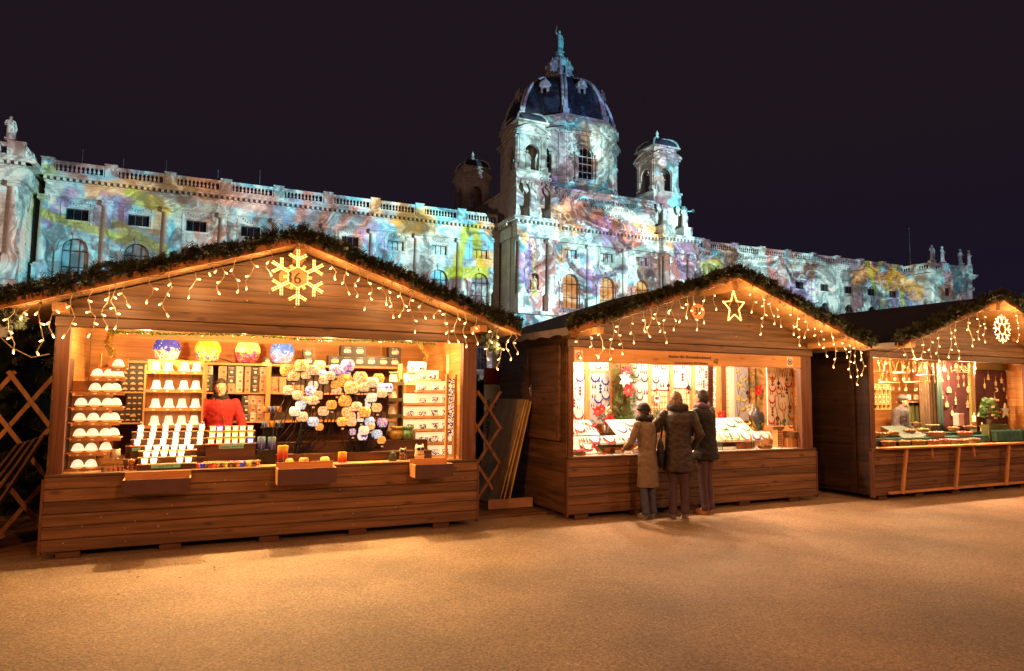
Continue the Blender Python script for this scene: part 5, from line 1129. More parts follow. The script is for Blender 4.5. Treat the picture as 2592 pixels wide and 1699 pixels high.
def gift(w_, h, d, m=BOXM, pm=PRN, kind='globe', name='product_box', cat='product box', group='black printed lantern boxes'):
    R = thing(name, '', cat, group=group); b = MB(); b.box(-w_/2, w_/2, 0, d, 0, h); b.build('carton', m, R); q = MB()
    if kind == 'globe':
        n_ = 16; pts = [(w_*.30*math.cos(2*PI*i/n_)*(1 if abs(math.sin(2*PI*i/n_)) < .8 else .8), h*.45+h*.24*max(-.85, min(.85, math.sin(2*PI*i/n_)*1.15))) for i in range(n_)]; q.prism(pts[::-1], -.0015, -.0002); q.box(-w_*.25, w_*.25, -.0015, -.0002, h*.80, h*.83)
    else:
        q.box(-w_*.12, w_*.14, -.0015, -.0002, h*.18, h*.42); q.box(-w_*.2, w_*.2, -.0015, -.0002, h*.62, h*.65); q.box(-w_*.26, w_*.26, -.0015, -.0002, h*.76, h*.80)
    q.build('print', pm, R); return R
BX = Kind(gift(.172, .138, .16))
blist = [(1130, 490, 'below and left of the stacked pair'), (1345, 505, 'lower box of the left tall stack'), (1555, 505, 'lower box of the second tall stack'), (1760, 510, 'single, right of the two stacks'), (1965, 515, 'second single before the end stack'), (2160, 515, 'lower box of the end stack'), (1345, 335, 'upper box of the left tall stack'), (1560, 340, 'upper box of the second tall stack'), (2165, 355, 'upper box of the end stack')]
hb = .139*1.02
for x, y, lab in blist:
    u, _ = au('A', 'A5', x, y, VS-.08); BX('A', u, VS-.10, zs+.001+(hb if y < 400 else 0), 'black lantern box on the top shelf, '+lab, sc=1.0)
SB = Kind(gift(.125, .105, .11))
for x, y, lv, lab in ((695, 478, 0, 'small black lantern box right of the blue bowl, lower of two'), (675, 370, 1, 'small black lantern box right of the blue bowl, upper of two')):
    u, _ = au('A', 'A5', x, y, VS-.08); SB('A', u, VS-.08, zs+.001+.106*lv, lab)
u, _ = au('A', 'A3', 1925, 670, VS-.1); SB('A', u, VS-.12, zs+.001, 'tiny black box left of the pale blue bowl', sc=.75)
u, z = au('A', 'A3', 1920, 720, VS-.13); card('A', u, VS-.128, z, .11, .045, 'pale green card on the edge of the top shelf', m=mat('pale_green_card', (.35, .6, .35), .8), txt='€ 49,90')
# --- small boxes in the compartments below
PKM = mat('pink_card_carton', (.62, .38, .26), .6); BRM = mat('kraft_carton', (.40, .23, .12), .7); WHM = mat('cream_carton', (.75, .62, .45), .6); PR2 = mat('brown_box_print', (.16, .05, .03), .6); PR3 = mat('cream_box_print', (.8, .6, .4), .6)
KP, KB, KK, KW = [Kind(gift(.116, .113, .1, m, pm, 'cup', group='small candle cartons on the rear shelves')) for m, pm in ((PKM, PR2), (BOXM, PR3), (BRM, PR2), (WHM, PR2))]
NM = {id(KP): 'pink', id(KB): 'black', id(KK): 'brown', id(KW): 'cream'}
z1, z2 = zsh; ccount = 0
colsx = [(745, [KB, KB, KP, KB], 'beside the bell rack'), (1050, [KB, KK, KK, KP], 'left column behind the seller'), (1210, [KK, KB, KB, KB], 'right column behind the seller'), (1385, [KP, KP, KP, KP], 'all pink column'), (1530, [KK, KK, KK, KK], 'all brown column'), (1680, [KB, KB, KB, KB], 'all black column'), (1820, [KK, KK, KP, KK], 'column next to the shelf post')]
for x, ks, cl in colsx:
    u, _ = au('A', 'A3', x, 1000, VS-.02)
    for j, K in enumerate(ks[::1]):
        if z1+.002+.114*(j+1) > zs-.03 and j > 2: continue
        K('A', u, VS-.06, z1+.001+.114*j, '%s candle carton, %s from bottom, %s on the upper shelf' % (NM[id(K)], ORD[j], cl))
for x, ks, cl in ((1510, [KB, KB, KB, KB], 'black stack'), (1640, [KW, KK, KP, KK], 'middle mixed stack'), (1770, [KK, KP, KK, KK], 'right mixed stack')):
    u, _ = au('A', 'A3', x, 1400, VS-.02)
    for j, K in enumerate(ks):
        if z2+.114*(j+1) > z1-.018: continue
        K('A', u, VS-.06, z2+.001+.114*j, '%s candle carton, %s from bottom, %s on the lower shelf' % (NM[id(K)], ORD[j], cl))
RB = Kind(gift(.125, .105, .11, BRM, patt('red_globe_print', [(.8, .12, .04), (.9, .3, .06), (.6, .06, .03)], 60, es=.2), group='brown boxes with red globe prints'))
for j, (x, y) in enumerate(((100, 745), (235, 745), (100, 860), (240, 860), (395, 860), (520, 860))):
    u, _ = au('A', 'A5', x, y, VS-.05); RB('A', u, VS-.07, z1+.001+(.106 if y < 800 else 0), 'brown box with red globe print right of the shelf post, %s %s' % (('upper row', 'lower row')[y > 800], ORD[[100, 235, 100, 240, 395, 520].index(x) if y < 800 else (0, 1, 2, 3)[j-2] if j > 1 else j]))
# black cartons printed with rows of little domes, behind the stair rack
DP = mat('dome_print', (.55, .36, .16), .6)
def domebox(cols_, rows_, w_, h):
    R = thing('dome_carton', '', 'product box', group='black cartons printed with domes'); b = MB(); b.box(-w_/2, w_/2, 0, .2, 0, h); b.build('carton', BOXM, R); q = MB()
    for i in range(cols_):
        for j in range(rows_):
            cx, cz = -w_/2+w_*(i+.5)/(cols_+1.3), h*(j+.35)/rows_; r = w_/(cols_+1.3)*.34; q.prism(([(cx-r, cz)]+arch_pts(cx, r, cz, 6)[1:-1]+[(cx+r, cz)])[::-1], -.0015, -.0002)
    cx, cz = w_*.5-w_*.14, h*.35; r = w_*.11; q.prism(([(cx-r, cz)]+arch_pts(cx, r, cz, 8)[1:-1]+[(cx+r, cz)])[::-1], -.0015, -.0002); q.build('print', DP, R); return Kind(R)
K1 = domebox(3, 2, .36, .13)
for j, (x, yb, z_) in enumerate(((1560, 1280, 0), (1555, 1130, 1), (1555, 990, 2))): u, _ = au('A', 'A1', x, yb, VS); K1('A', u, VS-.08, z1+.001+.131*z_ if z_ < 3 else 0, 'black carton printed with domes left of the bell rack, %s from the bottom' % ORD[z_])
K2 = domebox(4, 3, .30, .2)
for j, (x, z_) in enumerate(((1600, 0), (1600, 1), (1270, 0))): u, _ = au('A', 'A2', x, 300, VS); K2('A', u, VS-.08, z2+.001+.201*z_, 'tall black carton with dome rows on the lower rear shelf, %s' % ('right stack bottom', 'right stack top', 'left one')[j])
# --- right side: white stepped shelf with black patterned tealight holders
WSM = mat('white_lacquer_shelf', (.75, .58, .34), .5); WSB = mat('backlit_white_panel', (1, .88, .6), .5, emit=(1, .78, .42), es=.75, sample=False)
PTN = patt('black_white_paper_cut', [(.02, .015, .01), (1, .85, .6), (.03, .02, .015), (1, .9, .7)], 85, es=.55)
SHW = thing('white_step_shelf', 'backlit white stepped shelf with eight tiers at the right of stall 36', 'display rack', W('A', 0, 0, 0), YAW); VW = .62
rnd = thing('round_tealight_holder', '', 'tealight holder', group='round black and white tealight holders'); b = MB(); b.lathe(0, 0, [(.03, 0), (.047, .012), (.050, .032), (.045, .054), (.032, .062), (.03, .06), (.044, .032)], 18, cap=False); b.build('glass', PTN, rnd); q = MB(); q.lathe(0, 0, [(0, .001), (.03, .001), (.032, .006), (0, .004)], 14); q.build('base_ring', INKM, rnd); RND = Kind(rnd)
sq = thing('square_tealight_holder', '', 'tealight holder', group='square black and white tealight holders'); b = MB(); b.box(-.035, .035, -.035, .035, 0, .07); b.build('glass', PTN, sq); q = MB(); q.box(-.036, .036, -.036, -.034, .066, .071); q.box(-.036, .036, .034, .036, .066, .071); q.box(-.0365, -.0345, -.034, .034, .066, .0705); q.box(.0345, .0365, -.034, .034, .066, .0705); q.build('rim', INKM, sq); SQ = Kind(sq)
tiers = [('A7', 630, 1055, 672, [(685, 0), (900, 0)]), ('A7', 790, 1325, 862, [(945, 0), (1165, 0)]), ('A7', 525, 900, 940, [(680, 0)]), ('A7', 800, 1620, 1105, [(940, 0), (1225, 0), (1445, 0)]), ('A7', 525, 1620, 1385, [(945, 0), (1225, 1), (1455, 1)]), ('A8', 520, 1620, 200, [(675, 0), (945, 0), (1200, 1), (1450, 1)]), ('A8', 520, 1620, 490, [(680, 0), (950, 0), (1215, 1), (1450, 1)]), ('A8', 790, 1620, 772, [(950, 0), (1110, 0), (1220, 1), (1440, 1)]), ('A8', 1055, 1620, 1062, [(1230, 1), (1445, 1)])]
vofs = [.16, .08, .12, 0, 0, 0, 0, 0, 0]
for r, (k, x0, x1, y, its) in enumerate(tiers):
    v = VW+vofs[r]; u0, z = au('A', k, x0, y, v); u1, _ = au('A', k, x1, y, v)
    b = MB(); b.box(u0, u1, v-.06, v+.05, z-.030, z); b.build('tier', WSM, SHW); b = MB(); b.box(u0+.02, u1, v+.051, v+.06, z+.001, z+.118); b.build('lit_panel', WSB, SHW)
    for i, (x, s_) in enumerate(its):
        u, _ = au('A', k, x, y, v); (SQ if s_ else RND)('A', u, v-.005, z+.001, '%s black and white patterned tealight holder, %s from the left on the %s tier' % (('round', 'square')[s_], ORD[i], ('topmost', 'second highest', 'short third', 'fourth', 'fifth', 'sixth', 'seventh', 'eighth', 'lowest')[r]))
b = MB(); u0, _ = au('A', 'A7', 480, 900, VW+.07); b.box(u0, u0+.05, VW+.2, VW+.26, CT, 1.98); b.build('upright', PWZ, SHW); u1, _ = au('A', 'A7', 1640, 1200, VW+.07); b = MB(); b.box(u1-.02, u1+.01, VW-.02, VW+.06, CT, 1.80); b.build('side_board', PWZ, SHW)
# framed notice, right hand narrow rack
b = MB(); b.box(-.001, .001, -.055, .055, -.13, .13); o = b.build('paper_notice', mat('cream_paper', (.7, .55, .33), .8)); put(o, 'A', HW-.056, .95, 2.0); tag(o, 'cream paper notice pinned to the inner right wall of stall 36', 'notice')
R = thing('photo_rack', 'narrow upright rack with small pictures beside the right post of stall 36', 'display rack', W('A', 0, 0, 0), YAW); b = MB(); b.box(4.08, 4.11, .13, .17, CT, 1.84); b.box(4.19, 4.22, .13, .17, CT, 1.84); b.build('upright', PWZ, R)
for i in range(7): b = MB(); b.box(4.113, 4.187, .14, .146, 1.08+i*.105, 1.16+i*.105); b.build('picture', PTN, R)
# ceramic oil burners in a column
CER = mat('white_ceramic', (.62, .55, .42), .35); OLV = mat('olive_step', (.09, .07, .04), .7)
ob = thing('oil_burner', '', 'oil burner', group='white ceramic oil burners'); b = MB(); b.lathe(0, 0, [(.058, 0), (.055, .02), (.045, .085), (.040, .1), (.034, .102)], 14); b.build('body', CER, ob); b = MB(); b.lathe(0, 0, [(.03, .102), (.06, .125), (.058, .127), (.03, .112)], 14); b.build('dish', CER, ob); OB = Kind(ob)
zz0 = 1.0; R = thing('burner_stand', 'narrow dark stand with four shelves holding white ceramic oil burners', 'display rack', W('A', 0, 0, 0), YAW)
ub, _ = au('A', 'A5', 2145, 1000, .75)
for i, y in enumerate((790, 1068, 1345)):
    z = au('A', 'A5', 2145, y, .75)[1]; b = MB(); b.box(ub-.07, ub+.1, .68, .82, z-.045, z-.001); b.build('shelf', OLV, R); OB('A', ub-.01, .75, z, 'white ceramic oil burner on the narrow dark stand, %s' % ('top', 'middle', 'third from the top')[i])
z = au('A', 'A8', 310, 530, .75)[1]; b = MB(); b.box(ub-.07, ub+.1, .68, .82, z-.045, z-.001); b.build('shelf', OLV, R); OB('A', ub-.01, .75, z, 'white ceramic oil burner on the narrow dark stand, lowest'); b = MB(); b.box(ub+.101, ub+.12, .70, .82, CT, 1.78); b.build('upright', OLV, R)
for x, c, lab in ((410, (.42, .26, .05), 'mustard yellow round oil burner with sun cut out'), (650, (.16, .34, .16), 'pale green round oil burner with sun cut out')):
    o = thing('sun_burner', lab, 'oil burner', group='round oil burners'); m = mat('glaze_'+lab[:7].replace(' ', '_'), c, .25); b = MB(); b.lathe(0, 0, [(.05, 0), (.075, .02), (.09, .06), (.082, .105), (.06, .125), (.055, .125)], 20); b.build('body', m, o); b = MB(); b.lathe(0, 0, [(.05, .126), (.08, .145), (.085, .165), (.08, .164), (.05, .14)], 20); b.build('dish', m, o)
    b = MB()
    for k in range(11): a = PI*k/10; b.tube([(.022*math.cos(a), -.0905+.006*math.sin(a), .045+.022*math.sin(a)), (.045*math.cos(a), -.083, .045+.045*math.sin(a))], .0025, 4)
    b.build('sun_slots', INKM, o); u, z = au('A', 'A8', x, 840, .45); put(o, 'A', u, .53, 1.021)
# owls, pots
def owl(lab, m, u, v, z, s):
    o = thing('owl_figure', lab, 'owl figure', group='ceramic owls'); b = MB(); b.lathe(0, 0, [(.03, 0), (.05, .008), (.058, .04), (.05, .08), (.048, .1), (.054, .125), (.045, .15), (0, .158)], 18, sy=.8)
    for q in (-1, 1): b.lathe(q*.035, 0, [(.016, .135), (.012, .155), (0, .178)], 8); b.ball((q*.02, -.035, .006), (.014, .018, .007), 8, 4)
    b.build('body', m, o); e = MB()
    for q in (-1, 1): e.T = Matrix.Translation((q*.022, -.040, .118)) @ Matrix.Rotation(PI/2, 4, 'X') @ Matrix.Rotation(q*.25, 4, 'Y'); e.lathe(0, 0, [(.019, 0), (.019, .005), (.012, .006), (.012, .001)], 14)
    e.T = None
    for k in range(5): e.ball((-.03+.015*k, -.047, .06-.006*(k % 2)), (.005, .003, .007), 6, 4)
    e.build('eyes', INKM, o); bk_ = MB(); bk_.lathe(0, -.045, [(.006, .1), (.003, .112), (0, .115)], 6); bk_.build('beak', m, o); put(o, 'A', u, v, z); o.scale = (s,)*3
u, _ = au('A', 'A8', 880, 1080, .2); owl('cream ceramic owl with big hollow eyes beside the white shelf', mat('cream_glaze', (.75, .62, .38), .3), u, .22, .901, .9) if False else owl('cream ceramic owl with big hollow eyes beside the white shelf', mat('cream_glaze', (.75, .62, .38), .3), u, .2, CT+.001, 1.1)
u, _ = au('A', 'A8', 520, 1080, .2); owl('small brown mottled owl left of the cream owl', patt('mottled_brown_glaze', [(.12, .07, .04), (.5, .35, .2), (.05, .03, .02), (.3, .12, .06)], 60), u, .2, CT+.001, .9)
o = thing('teapot_warmer', 'small dark green teapot on a square warmer at the counter end of the lanterns', 'teapot'); m = mat('dark_green_glaze', (.06, .08, .05), .3); b = MB(); b.box(-.04, .04, -.04, .04, 0, .06); b.build('warmer', m, o); b = MB(); b.lathe(0, 0, [(.03, .061), (.034, .08), (.026, .1), (.006, .105), (.008, .113), (0, .116)], 14); b.tube([(.03, 0, .095), (.05, 0, .09), (.045, 0, .07), (.03, 0, .068)], .005, 6); b.build('pot', m, o); u, _ = au('A', 'A8', 300, 1165, .12); put(o, 'A', u, .14, CT+.001)
o = thing('cat_jar', 'pale round jar with two ears and small feet right of the stair rack', 'figure jar'); b = MB(); b.lathe(0, 0, [(.025, 0), (.04, .01), (.043, .05), (.036, .09), (.03, .1)], 16); [b.lathe(q*.03, 0, [(.012, .088), (.006, .105), (0, .112)], 6) for q in (-1, 1)]; b.build('body', mat('pale_clay', (.6, .46, .3), .5), o); b = MB(); [b.ball((q*.022, -.03, .006), (.012, .014, .007), 8, 4) for q in (-1, 1)]; b.build('feet', CER, o); u, z = au('A', 'A2', 1120, 1080, .33); put(o, 'A', u, .33, .901)
o = thing('acrylic_case', 'clear box of little red figures at the counter edge', 'display case'); u0, _ = au('A', 'A2', 840, 1410, .12); u1, _ = au('A', 'A2', 1590, 1410, .12); put(o, 'A', u0, .12, CT+.001); wl = u1-u0
ac = mat('clear_acrylic', (.9, .85, .8), .03, trans=1); b = MB(); [b.box(*q) for q in ((0, wl, -.04, -.037, 0, .07), (0, wl, .037, .04, 0, .07), (0, .003, -.036, .036, 0, .07), (wl-.003, wl, -.036, .036, 0, .07))]; b.build('acrylic_walls', ac, o)
rf = patt('red_enamel_figures', [(.5, .05, .02), (.8, .5, .3), (.6, .1, .03)], 90, rough=.2)
for k in range(8): b = MB(); x = wl*(k+.6)/8.4; b.lathe(x, 0, [(.016, .001), (.014, .012), (.008, .025), (.011, .035), (.006, .045), (0, .05)], 8); b.build('red_figure', rf, o)
o = thing('red_angel', 'little red and gold figure standing behind the clear case', 'figurine'); b = MB(); b.lathe(0, 0, [(.022, 0), (.02, .012), (.01, .04), (.014, .05), (.008, .065), (0, .07)], 10); b.build('body', rf, o); b = MB(); [b.ball((q*.014, .005, .05), (.01, .003, .014), 6, 4) for q in (-1, 1)]; b.build('wings', GO, o); u, _ = au('A', 'A2', 1425, 1260, .2); put(o, 'A', u, .22, CT+.001); o.scale = (1.6,)*3
# ---------------------------------------------------------------- stall 35: jewellery
WHB = mat('white_display_card', (.80, .75, .68), .7, var=.04, vscale=5); GRB = mat('grey_display_card', (.42, .38, .38), .7, var=.06, vscale=5); CRB = mat('cream_screen_paper', (.75, .55, .35), .7)
def gb(b, k, x0, y0, x1, y1, v, th=.012):
    u0, z0 = au('B', k, x0, y1, v); u1, z1 = au('B', k, x1, y0, v); b.box(u0, u1, v, v+th, max(z0, CT+.001), z1); return u0, u1, max(z0, CT+.001), z1
VD = 1.2
JC = {'blue': (.02, .03, .22), 'red': (.42, .02, .03), 'orange': (.55, .14, .03), 'green': (.02, .22, .12), 'yellow': (.55, .38, .03), 'black': (.02, .02, .025), 'pink': (.5, .06, .18), 'brown': (.2, .07, .03)}
CORD = mat('dark_cord', (.02, .015, .02), .6); JM = {c: patt('ceramic_'+c, [rgb, tuple(min(1, x*1.7+.02) for x in rgb), tuple(x*.6 for x in rgb)], 120, rough=.2) for c, rgb in JC.items()}
JK = {}
def jewel(kind, c):
    if (kind, c) in JK: return JK[(kind, c)]
    R = thing({'collar': 'bead_necklace', 'pendant': 'pendant_necklace', 'ear': 'earring_pair', 'disc': 'disc_earrings'}[kind], '', {'collar': 'necklace', 'pendant': 'necklace', 'ear': 'earrings', 'disc': 'earrings'}[kind], group='ceramic jewellery pieces on the display boards')
    a = MB(); b = MB()
    if kind == 'collar':
        a.tube([(.052*math.sin(t), 0, .055-.0*t-.075*(1-abs(t)/2.4) if 0 else .0+.055*-math.cos(t)) for t in np.linspace(-2.5, 2.5, 17)], .0017, 4)
        for i in range(9):
            t = -1.25+2.5*i/8; b.ball((.056*math.sin(t), -.004, -.058*math.cos(t)), (.0085, .005, .0105 if i % 2 else .017), 7, 5)
    elif kind == 'pendant':
        a.tube([(-.022, 0, .1), (-.018, 0, .03), (-.004, 0, -.05), (0, 0, -.06), (.004, 0, -.05), (.018, 0, .03), (.022, 0, .1)], .0019, 4)
        b.prism([(0, -.12), (.024, -.09), (0, -.06), (-.024, -.09)][::-1], -.006, 0); b.prism([(0, -.15), (.013, -.136), (0, -.122), (-.013, -.136)][::-1], -.006, 0)
    elif kind == 'ear':
        for s in (-1, 1): a.tube([(s*.014, 0, .028), (s*.014, 0, .005)], .0014, 4); b.ball((s*.014, -.003, -.004), (.0065, .004, .013), 7, 5); b.ball((s*.014, -.003, .014), (.0045, .004, .005), 6, 4)
    else:
        for i in range(3):
            b.T = Matrix.Translation((0, -.001, .04-.038*i)) @ Matrix.Rotation(PI/2, 4, 'X'); b.lathe(0, 0, [(.017, 0), (.017, .004), (.011, .006), (.01, .002)], 14); b.T = None
        a.tube([(0, 0, .075), (0, 0, -.05)], .0013, 4)
    a.build('cord', CORD, R); b.build('beads', JM[c], R); JK[(kind, c)] = Kind(R); return JK[(kind, c)]
def fill(board, items, v, tilt=0):
    """items: (zoom, x, y, kind, colour[, scale])"""
    for i, it in enumerate(items):
        k, x, y, kd, c = it[:5]; s = it[5] if len(it) > 5 else 1; u, z = au('B', k, x, y, v)
        n_ = sum(1 for q in items[:i] if q[3] == kd and q[4] == c); nm = {'collar': 'bead necklace', 'pendant': 'pendant necklace', 'ear': 'earring pair', 'disc': 'column of disc earrings'}[kd]
        s *= 1.08; o = jewel(kd, c)('B', u, v-.004, z, '%s %s, %s on %s' % (c, nm, ORD[n_], board), sc=s)
        if tilt: o.rotation_euler = (tilt, 0, YAW)
def board(lab, k, x0, y0, x1, y1, m, frame=None, v=VD):
    R = thing('display_board', lab, 'display board', W('B', 0, 0, 0), YAW); b = MB(); u0, u1, z0, z1 = gb(b, k, x0, y0, x1, y1, v); b.build('card', m, R)
    if frame:
        f = .035; b = MB(); b.box(u0-f, u0, v-.012, v+.012, z0, z1+f); b.box(u1, u1+f, v-.012, v+.012, z0, z1+f); b.box(u0, u1, v-.012, v+.012, z1, z1+f); b.build('frame', frame, R)
    return R
board('narrow white jewellery board at the far left inside stall 35', 'B1', 52, 235, 225, 1150, WHB, None, 1.0)
fill('the far left white board', [('B1', 160, 300, 'collar', 'pink', 1.2), ('B1', 108, 400, 'ear', 'pink'), ('B1', 163, 520, 'disc', 'brown', 1.15), ('B1', 75, 480, 'ear', 'red', 1.3), ('B1', 75, 580, 'ear', 'pink', 1.3), ('B1', 145, 640, 'ear', 'brown', 1.2), ('B1', 75, 700, 'disc', 'red'), ('B1', 140, 850, 'collar', 'red', 1.3), ('B1', 140, 760, 'ear', 'black', 1.3), ('B1', 215, 900, 'ear', 'black')], 1.0)
board('cream panel above the far left jewellery board', 'B1', 52, 100, 225, 220, CRB, None, 1.0); board('white panel above the grey framed jewellery board', 'B1', 290, 100, 580, 215, WHB)
fill('the white panel above the framed board', [('B1', 425, 150, 'collar', 'red', .8), ('B1', 340, 190, 'collar', 'brown', .9), ('B1', 480, 185, 'ear', 'red', 1.2), ('B1', 545, 170, 'ear', 'brown', 1.2)], VD)
board('grey jewellery board in a pine frame, left part of stall 35', 'B1', 300, 255, 595, 1000, GRB, PW)
fill('the grey pine framed board', [('B1', 385, 305, 'collar', 'blue', 1.25), ('B1', 535, 360, 'collar', 'blue', 1.05), ('B1', 460, 370, 'ear', 'blue', 1.5), ('B1', 365, 460, 'ear', 'black', 1.5), ('B1', 460, 490, 'disc', 'blue', 1.2), ('B1', 540, 500, 'ear', 'black', 1.5), ('B1', 540, 570, 'collar', 'blue', 1.1), ('B1', 360, 600, 'ear', 'blue', 1.4), ('B1', 430, 620, 'collar', 'blue', 1.15), ('B1', 530, 690, 'collar', 'blue', 1.2), ('B1', 345, 730, 'ear', 'blue', 1.3), ('B1', 440, 760, 'pendant', 'black', 1.1)], VD)
board('tall grey jewellery board right of the fir branches', 'B1', 903, 125, 1163, 960, GRB)
fill('the tall grey board by the fir branches', [('B1', 960, 150, 'collar', 'black', .7), ('B1', 1075, 150, 'ear', 'black', 1.2), ('B1', 970, 260, 'collar', 'black', 1.1), ('B1', 1060, 240, 'ear', 'red', 1.2), ('B1', 1115, 250, 'ear', 'black', 1.4), ('B1', 1105, 320, 'collar', 'black', 1.05), ('B1', 960, 380, 'ear', 'black', 1.5), ('B1', 1022, 365, 'ear', 'black', 1.3), ('B1', 945, 535, 'ear', 'black', 1.6), ('B1', 1030, 500, 'collar', 'black', .8), ('B1', 1120, 545, 'ear', 'black', 1.7), ('B1', 1035, 590, 'collar', 'black', 1), ('B1', 955, 630, 'disc', 'black')], VD)
board('grey jewellery card above the lattice, behind the shoppers at left', 'B1', 1210, 145, 1473, 500, GRB); board('grey jewellery card above the lattice, between the two shoppers', 'B1', 1530, 148, 1795, 475, GRB); board('grey jewellery card above the right shopper', 'B2', 112, 150, 298, 510, GRB)
fill('the grey card behind the shoppers at left', [('B1', 1275, 160, 'ear', 'black', 1.3), ('B1', 1385, 155, 'collar', 'black', .8), ('B1', 1270, 340, 'collar', 'black', 1.05), ('B1', 1283, 400, 'pendant', 'brown', 1.1), ('B1', 1450, 330, 'pendant', 'black', 1.25), ('B1', 1360, 440, 'ear', 'black', 1.6)], VD)
fill('the grey card between the shoppers', [('B1', 1560, 230, 'ear', 'pink', 1.6), ('B1', 1675, 170, 'ear', 'red', 1.2), ('B1', 1660, 320, 'disc', 'red', 1.1), ('B1', 1745, 330, 'pendant', 'black', 1.6)], VD)
fill('the grey card above the right shopper', [('B2', 180, 170, 'ear', 'black'), ('B2', 215, 210, 'ear', 'brown', 1.3), ('B2', 160, 245, 'ear', 'orange', 1.4), ('B2', 270, 280, 'disc', 'brown', 1.1), ('B2', 200, 320, 'ear', 'red'), ('B2', 185, 420, 'ear', 'orange', 1.4), ('B2', 235, 420, 'disc', 'brown', 1.1), ('B2', 280, 430, 'ear', 'red', 1.3)], VD)
board('tall grey jewellery board between pale post and fir branches', 'B2', 683, 165, 888, 960, GRB)
fill('the right tall grey board', [('B2', 725, 190, 'collar', 'yellow', .9), ('B2', 740, 310, 'pendant', 'yellow', 1.3), ('B2', 820, 300, 'collar', 'yellow', 1.2), ('B2', 790, 430, 'ear', 'yellow', 1.6), ('B2', 745, 500, 'pendant', 'yellow', 1.3), ('B2', 820, 500, 'ear', 'yellow', 1.5), ('B2', 870, 430, 'pendant', 'black', 1.4), ('B2', 825, 600, 'collar', 'yellow', 1.2), ('B2', 745, 640, 'ear', 'yellow', 1.4), ('B2', 800, 740, 'collar', 'yellow', 1.1), ('B2', 745, 800, 'pendant', 'yellow', 1.6)], VD)
board('broad white jewellery board at the right end of stall 35', 'B2', 1178, 180, 1622, 1025, WHB, None, .34)
R8 = [('B2', 1240, 280, 'collar', 'orange', 1.2), ('B2', 1325, 290, 'pendant', 'blue', 1.3), ('B2', 1380, 195, 'collar', 'orange', .7), ('B2', 1400, 290, 'ear', 'brown', 1.5), ('B2', 1450, 260, 'pendant', 'brown', 1.1), ('B2', 1510, 280, 'ear', 'brown', 1.5), ('B2', 1560, 290, 'disc', 'orange', 1.1), ('B2', 1530, 190, 'collar', 'orange', .8), ('B2', 1240, 380, 'disc', 'brown', 1.3), ('B2', 1240, 460, 'collar', 'red', 1.15), ('B2', 1340, 440, 'collar', 'orange', .9), ('B2', 1335, 510, 'collar', 'orange', .9), ('B2', 1470, 390, 'collar', 'red', 1.2), ('B2', 1445, 500, 'disc', 'brown', 1.25), ('B2', 1400, 490, 'ear', 'brown', 1.4), ('B2', 1550, 500, 'collar', 'orange', 1.1),
      ('B2', 1225, 550, 'ear', 'orange', 1.5), ('B2', 1300, 585, 'ear', 'orange'), ('B2', 1390, 590, 'ear', 'black', 1.6), ('B2', 1235, 630, 'collar', 'red', 1.1), ('B2', 1240, 715, 'collar', 'orange', .8), ('B2', 1490, 620, 'pendant', 'brown', 1.5), ('B2', 1310, 770, 'pendant', 'brown', 1.7), ('B2', 1390, 740, 'collar', 'orange', 1.1), ('B2', 1410, 830, 'pendant', 'green', 1.4), ('B2', 1560, 660, 'collar', 'orange', 1.1), ('B2', 1525, 770, 'ear', 'yellow', 1.4), ('B2', 1240, 830, 'disc', 'brown', 1.1), ('B2', 1525, 850, 'collar', 'orange', 1.4), ('B2', 1225, 930, 'collar', 'red', 1.15), ('B2', 1375, 990, 'ear', 'black', 1.6), ('B2', 1510, 1000, 'collar', 'orange', 1.0), ('B2', 1280, 1000, 'ear', 'pink', 1.4), ('B2', 1600, 960, 'ear', 'orange', 1.3)]
fill('the broad white board', R8, .34)
# pine screens, posts
def screen(lab, k, x0, y0, x1, y1, nx, ny, v=VD+.03):
    R = thing('lattice_screen', lab, 'screen', W('B', 0, 0, 0), YAW); b = MB(); u0, u1, z0, z1 = gb(b, k, x0, y0, x1, y1, v, .006); b.build('paper', CRB, R); b = MB()
    for i in range(nx+1): x = u0+(u1-u0)*i/nx; b.box(x-.004, x+.004, v-.009, v-.001, z0, z1)
    for i in range(ny+1): z = z0+(z1-z0)*i/ny; b.box(u0, u1, v-.012, v-.0095, z-.004, z+.004)
    b.build('lattice_bars', PW, R)
screen('pine lattice screen below the grey card behind the left shopper', 'B1', 1205, 503, 1478, 960, 7, 5); screen('pine lattice screen between the shoppers', 'B1', 1525, 478, 1802, 960, 7, 6); screen('pine lattice screen right of the shell chain post', 'B2', 560, 165, 655, 960, 2, 8)
for i, (k, x0, x1, lab, m) in enumerate((('B1', 238, 282, 'pine post between the white and the grey framed board', PWZ), ('B1', 1168, 1203, 'slim pine post left of the lattice screens', PWZ), ('B1', 1482, 1522, 'slim pine post in the middle of the lattice screens', PWZ), ('B1', 1806, 1845, 'slim pine post right of the lattice screens', PWZ), ('B2', 415, 500, 'broad orange wooden panel post behind the shell chain', PWZ), ('B2', 505, 560, 'dark brown post right of the shell chain', DWZ), ('B2', 635, 680, 'pale post left of the yellow jewellery board', mat('pale_lacquer_post', (.8, .68, .5), .5)), ('B2', 1080, 1172, 'orange panel between fir branches and the broad white board', PWZ))):
    b = MB(); b.m = 0; u0, u1, z0, z1 = gb(b, k, x0, 100, x1, 1100, VD-.01, .04); o = b.build('display_post', m); put(o, 'B', 0, 0, 0); tag(o, lab, 'post')
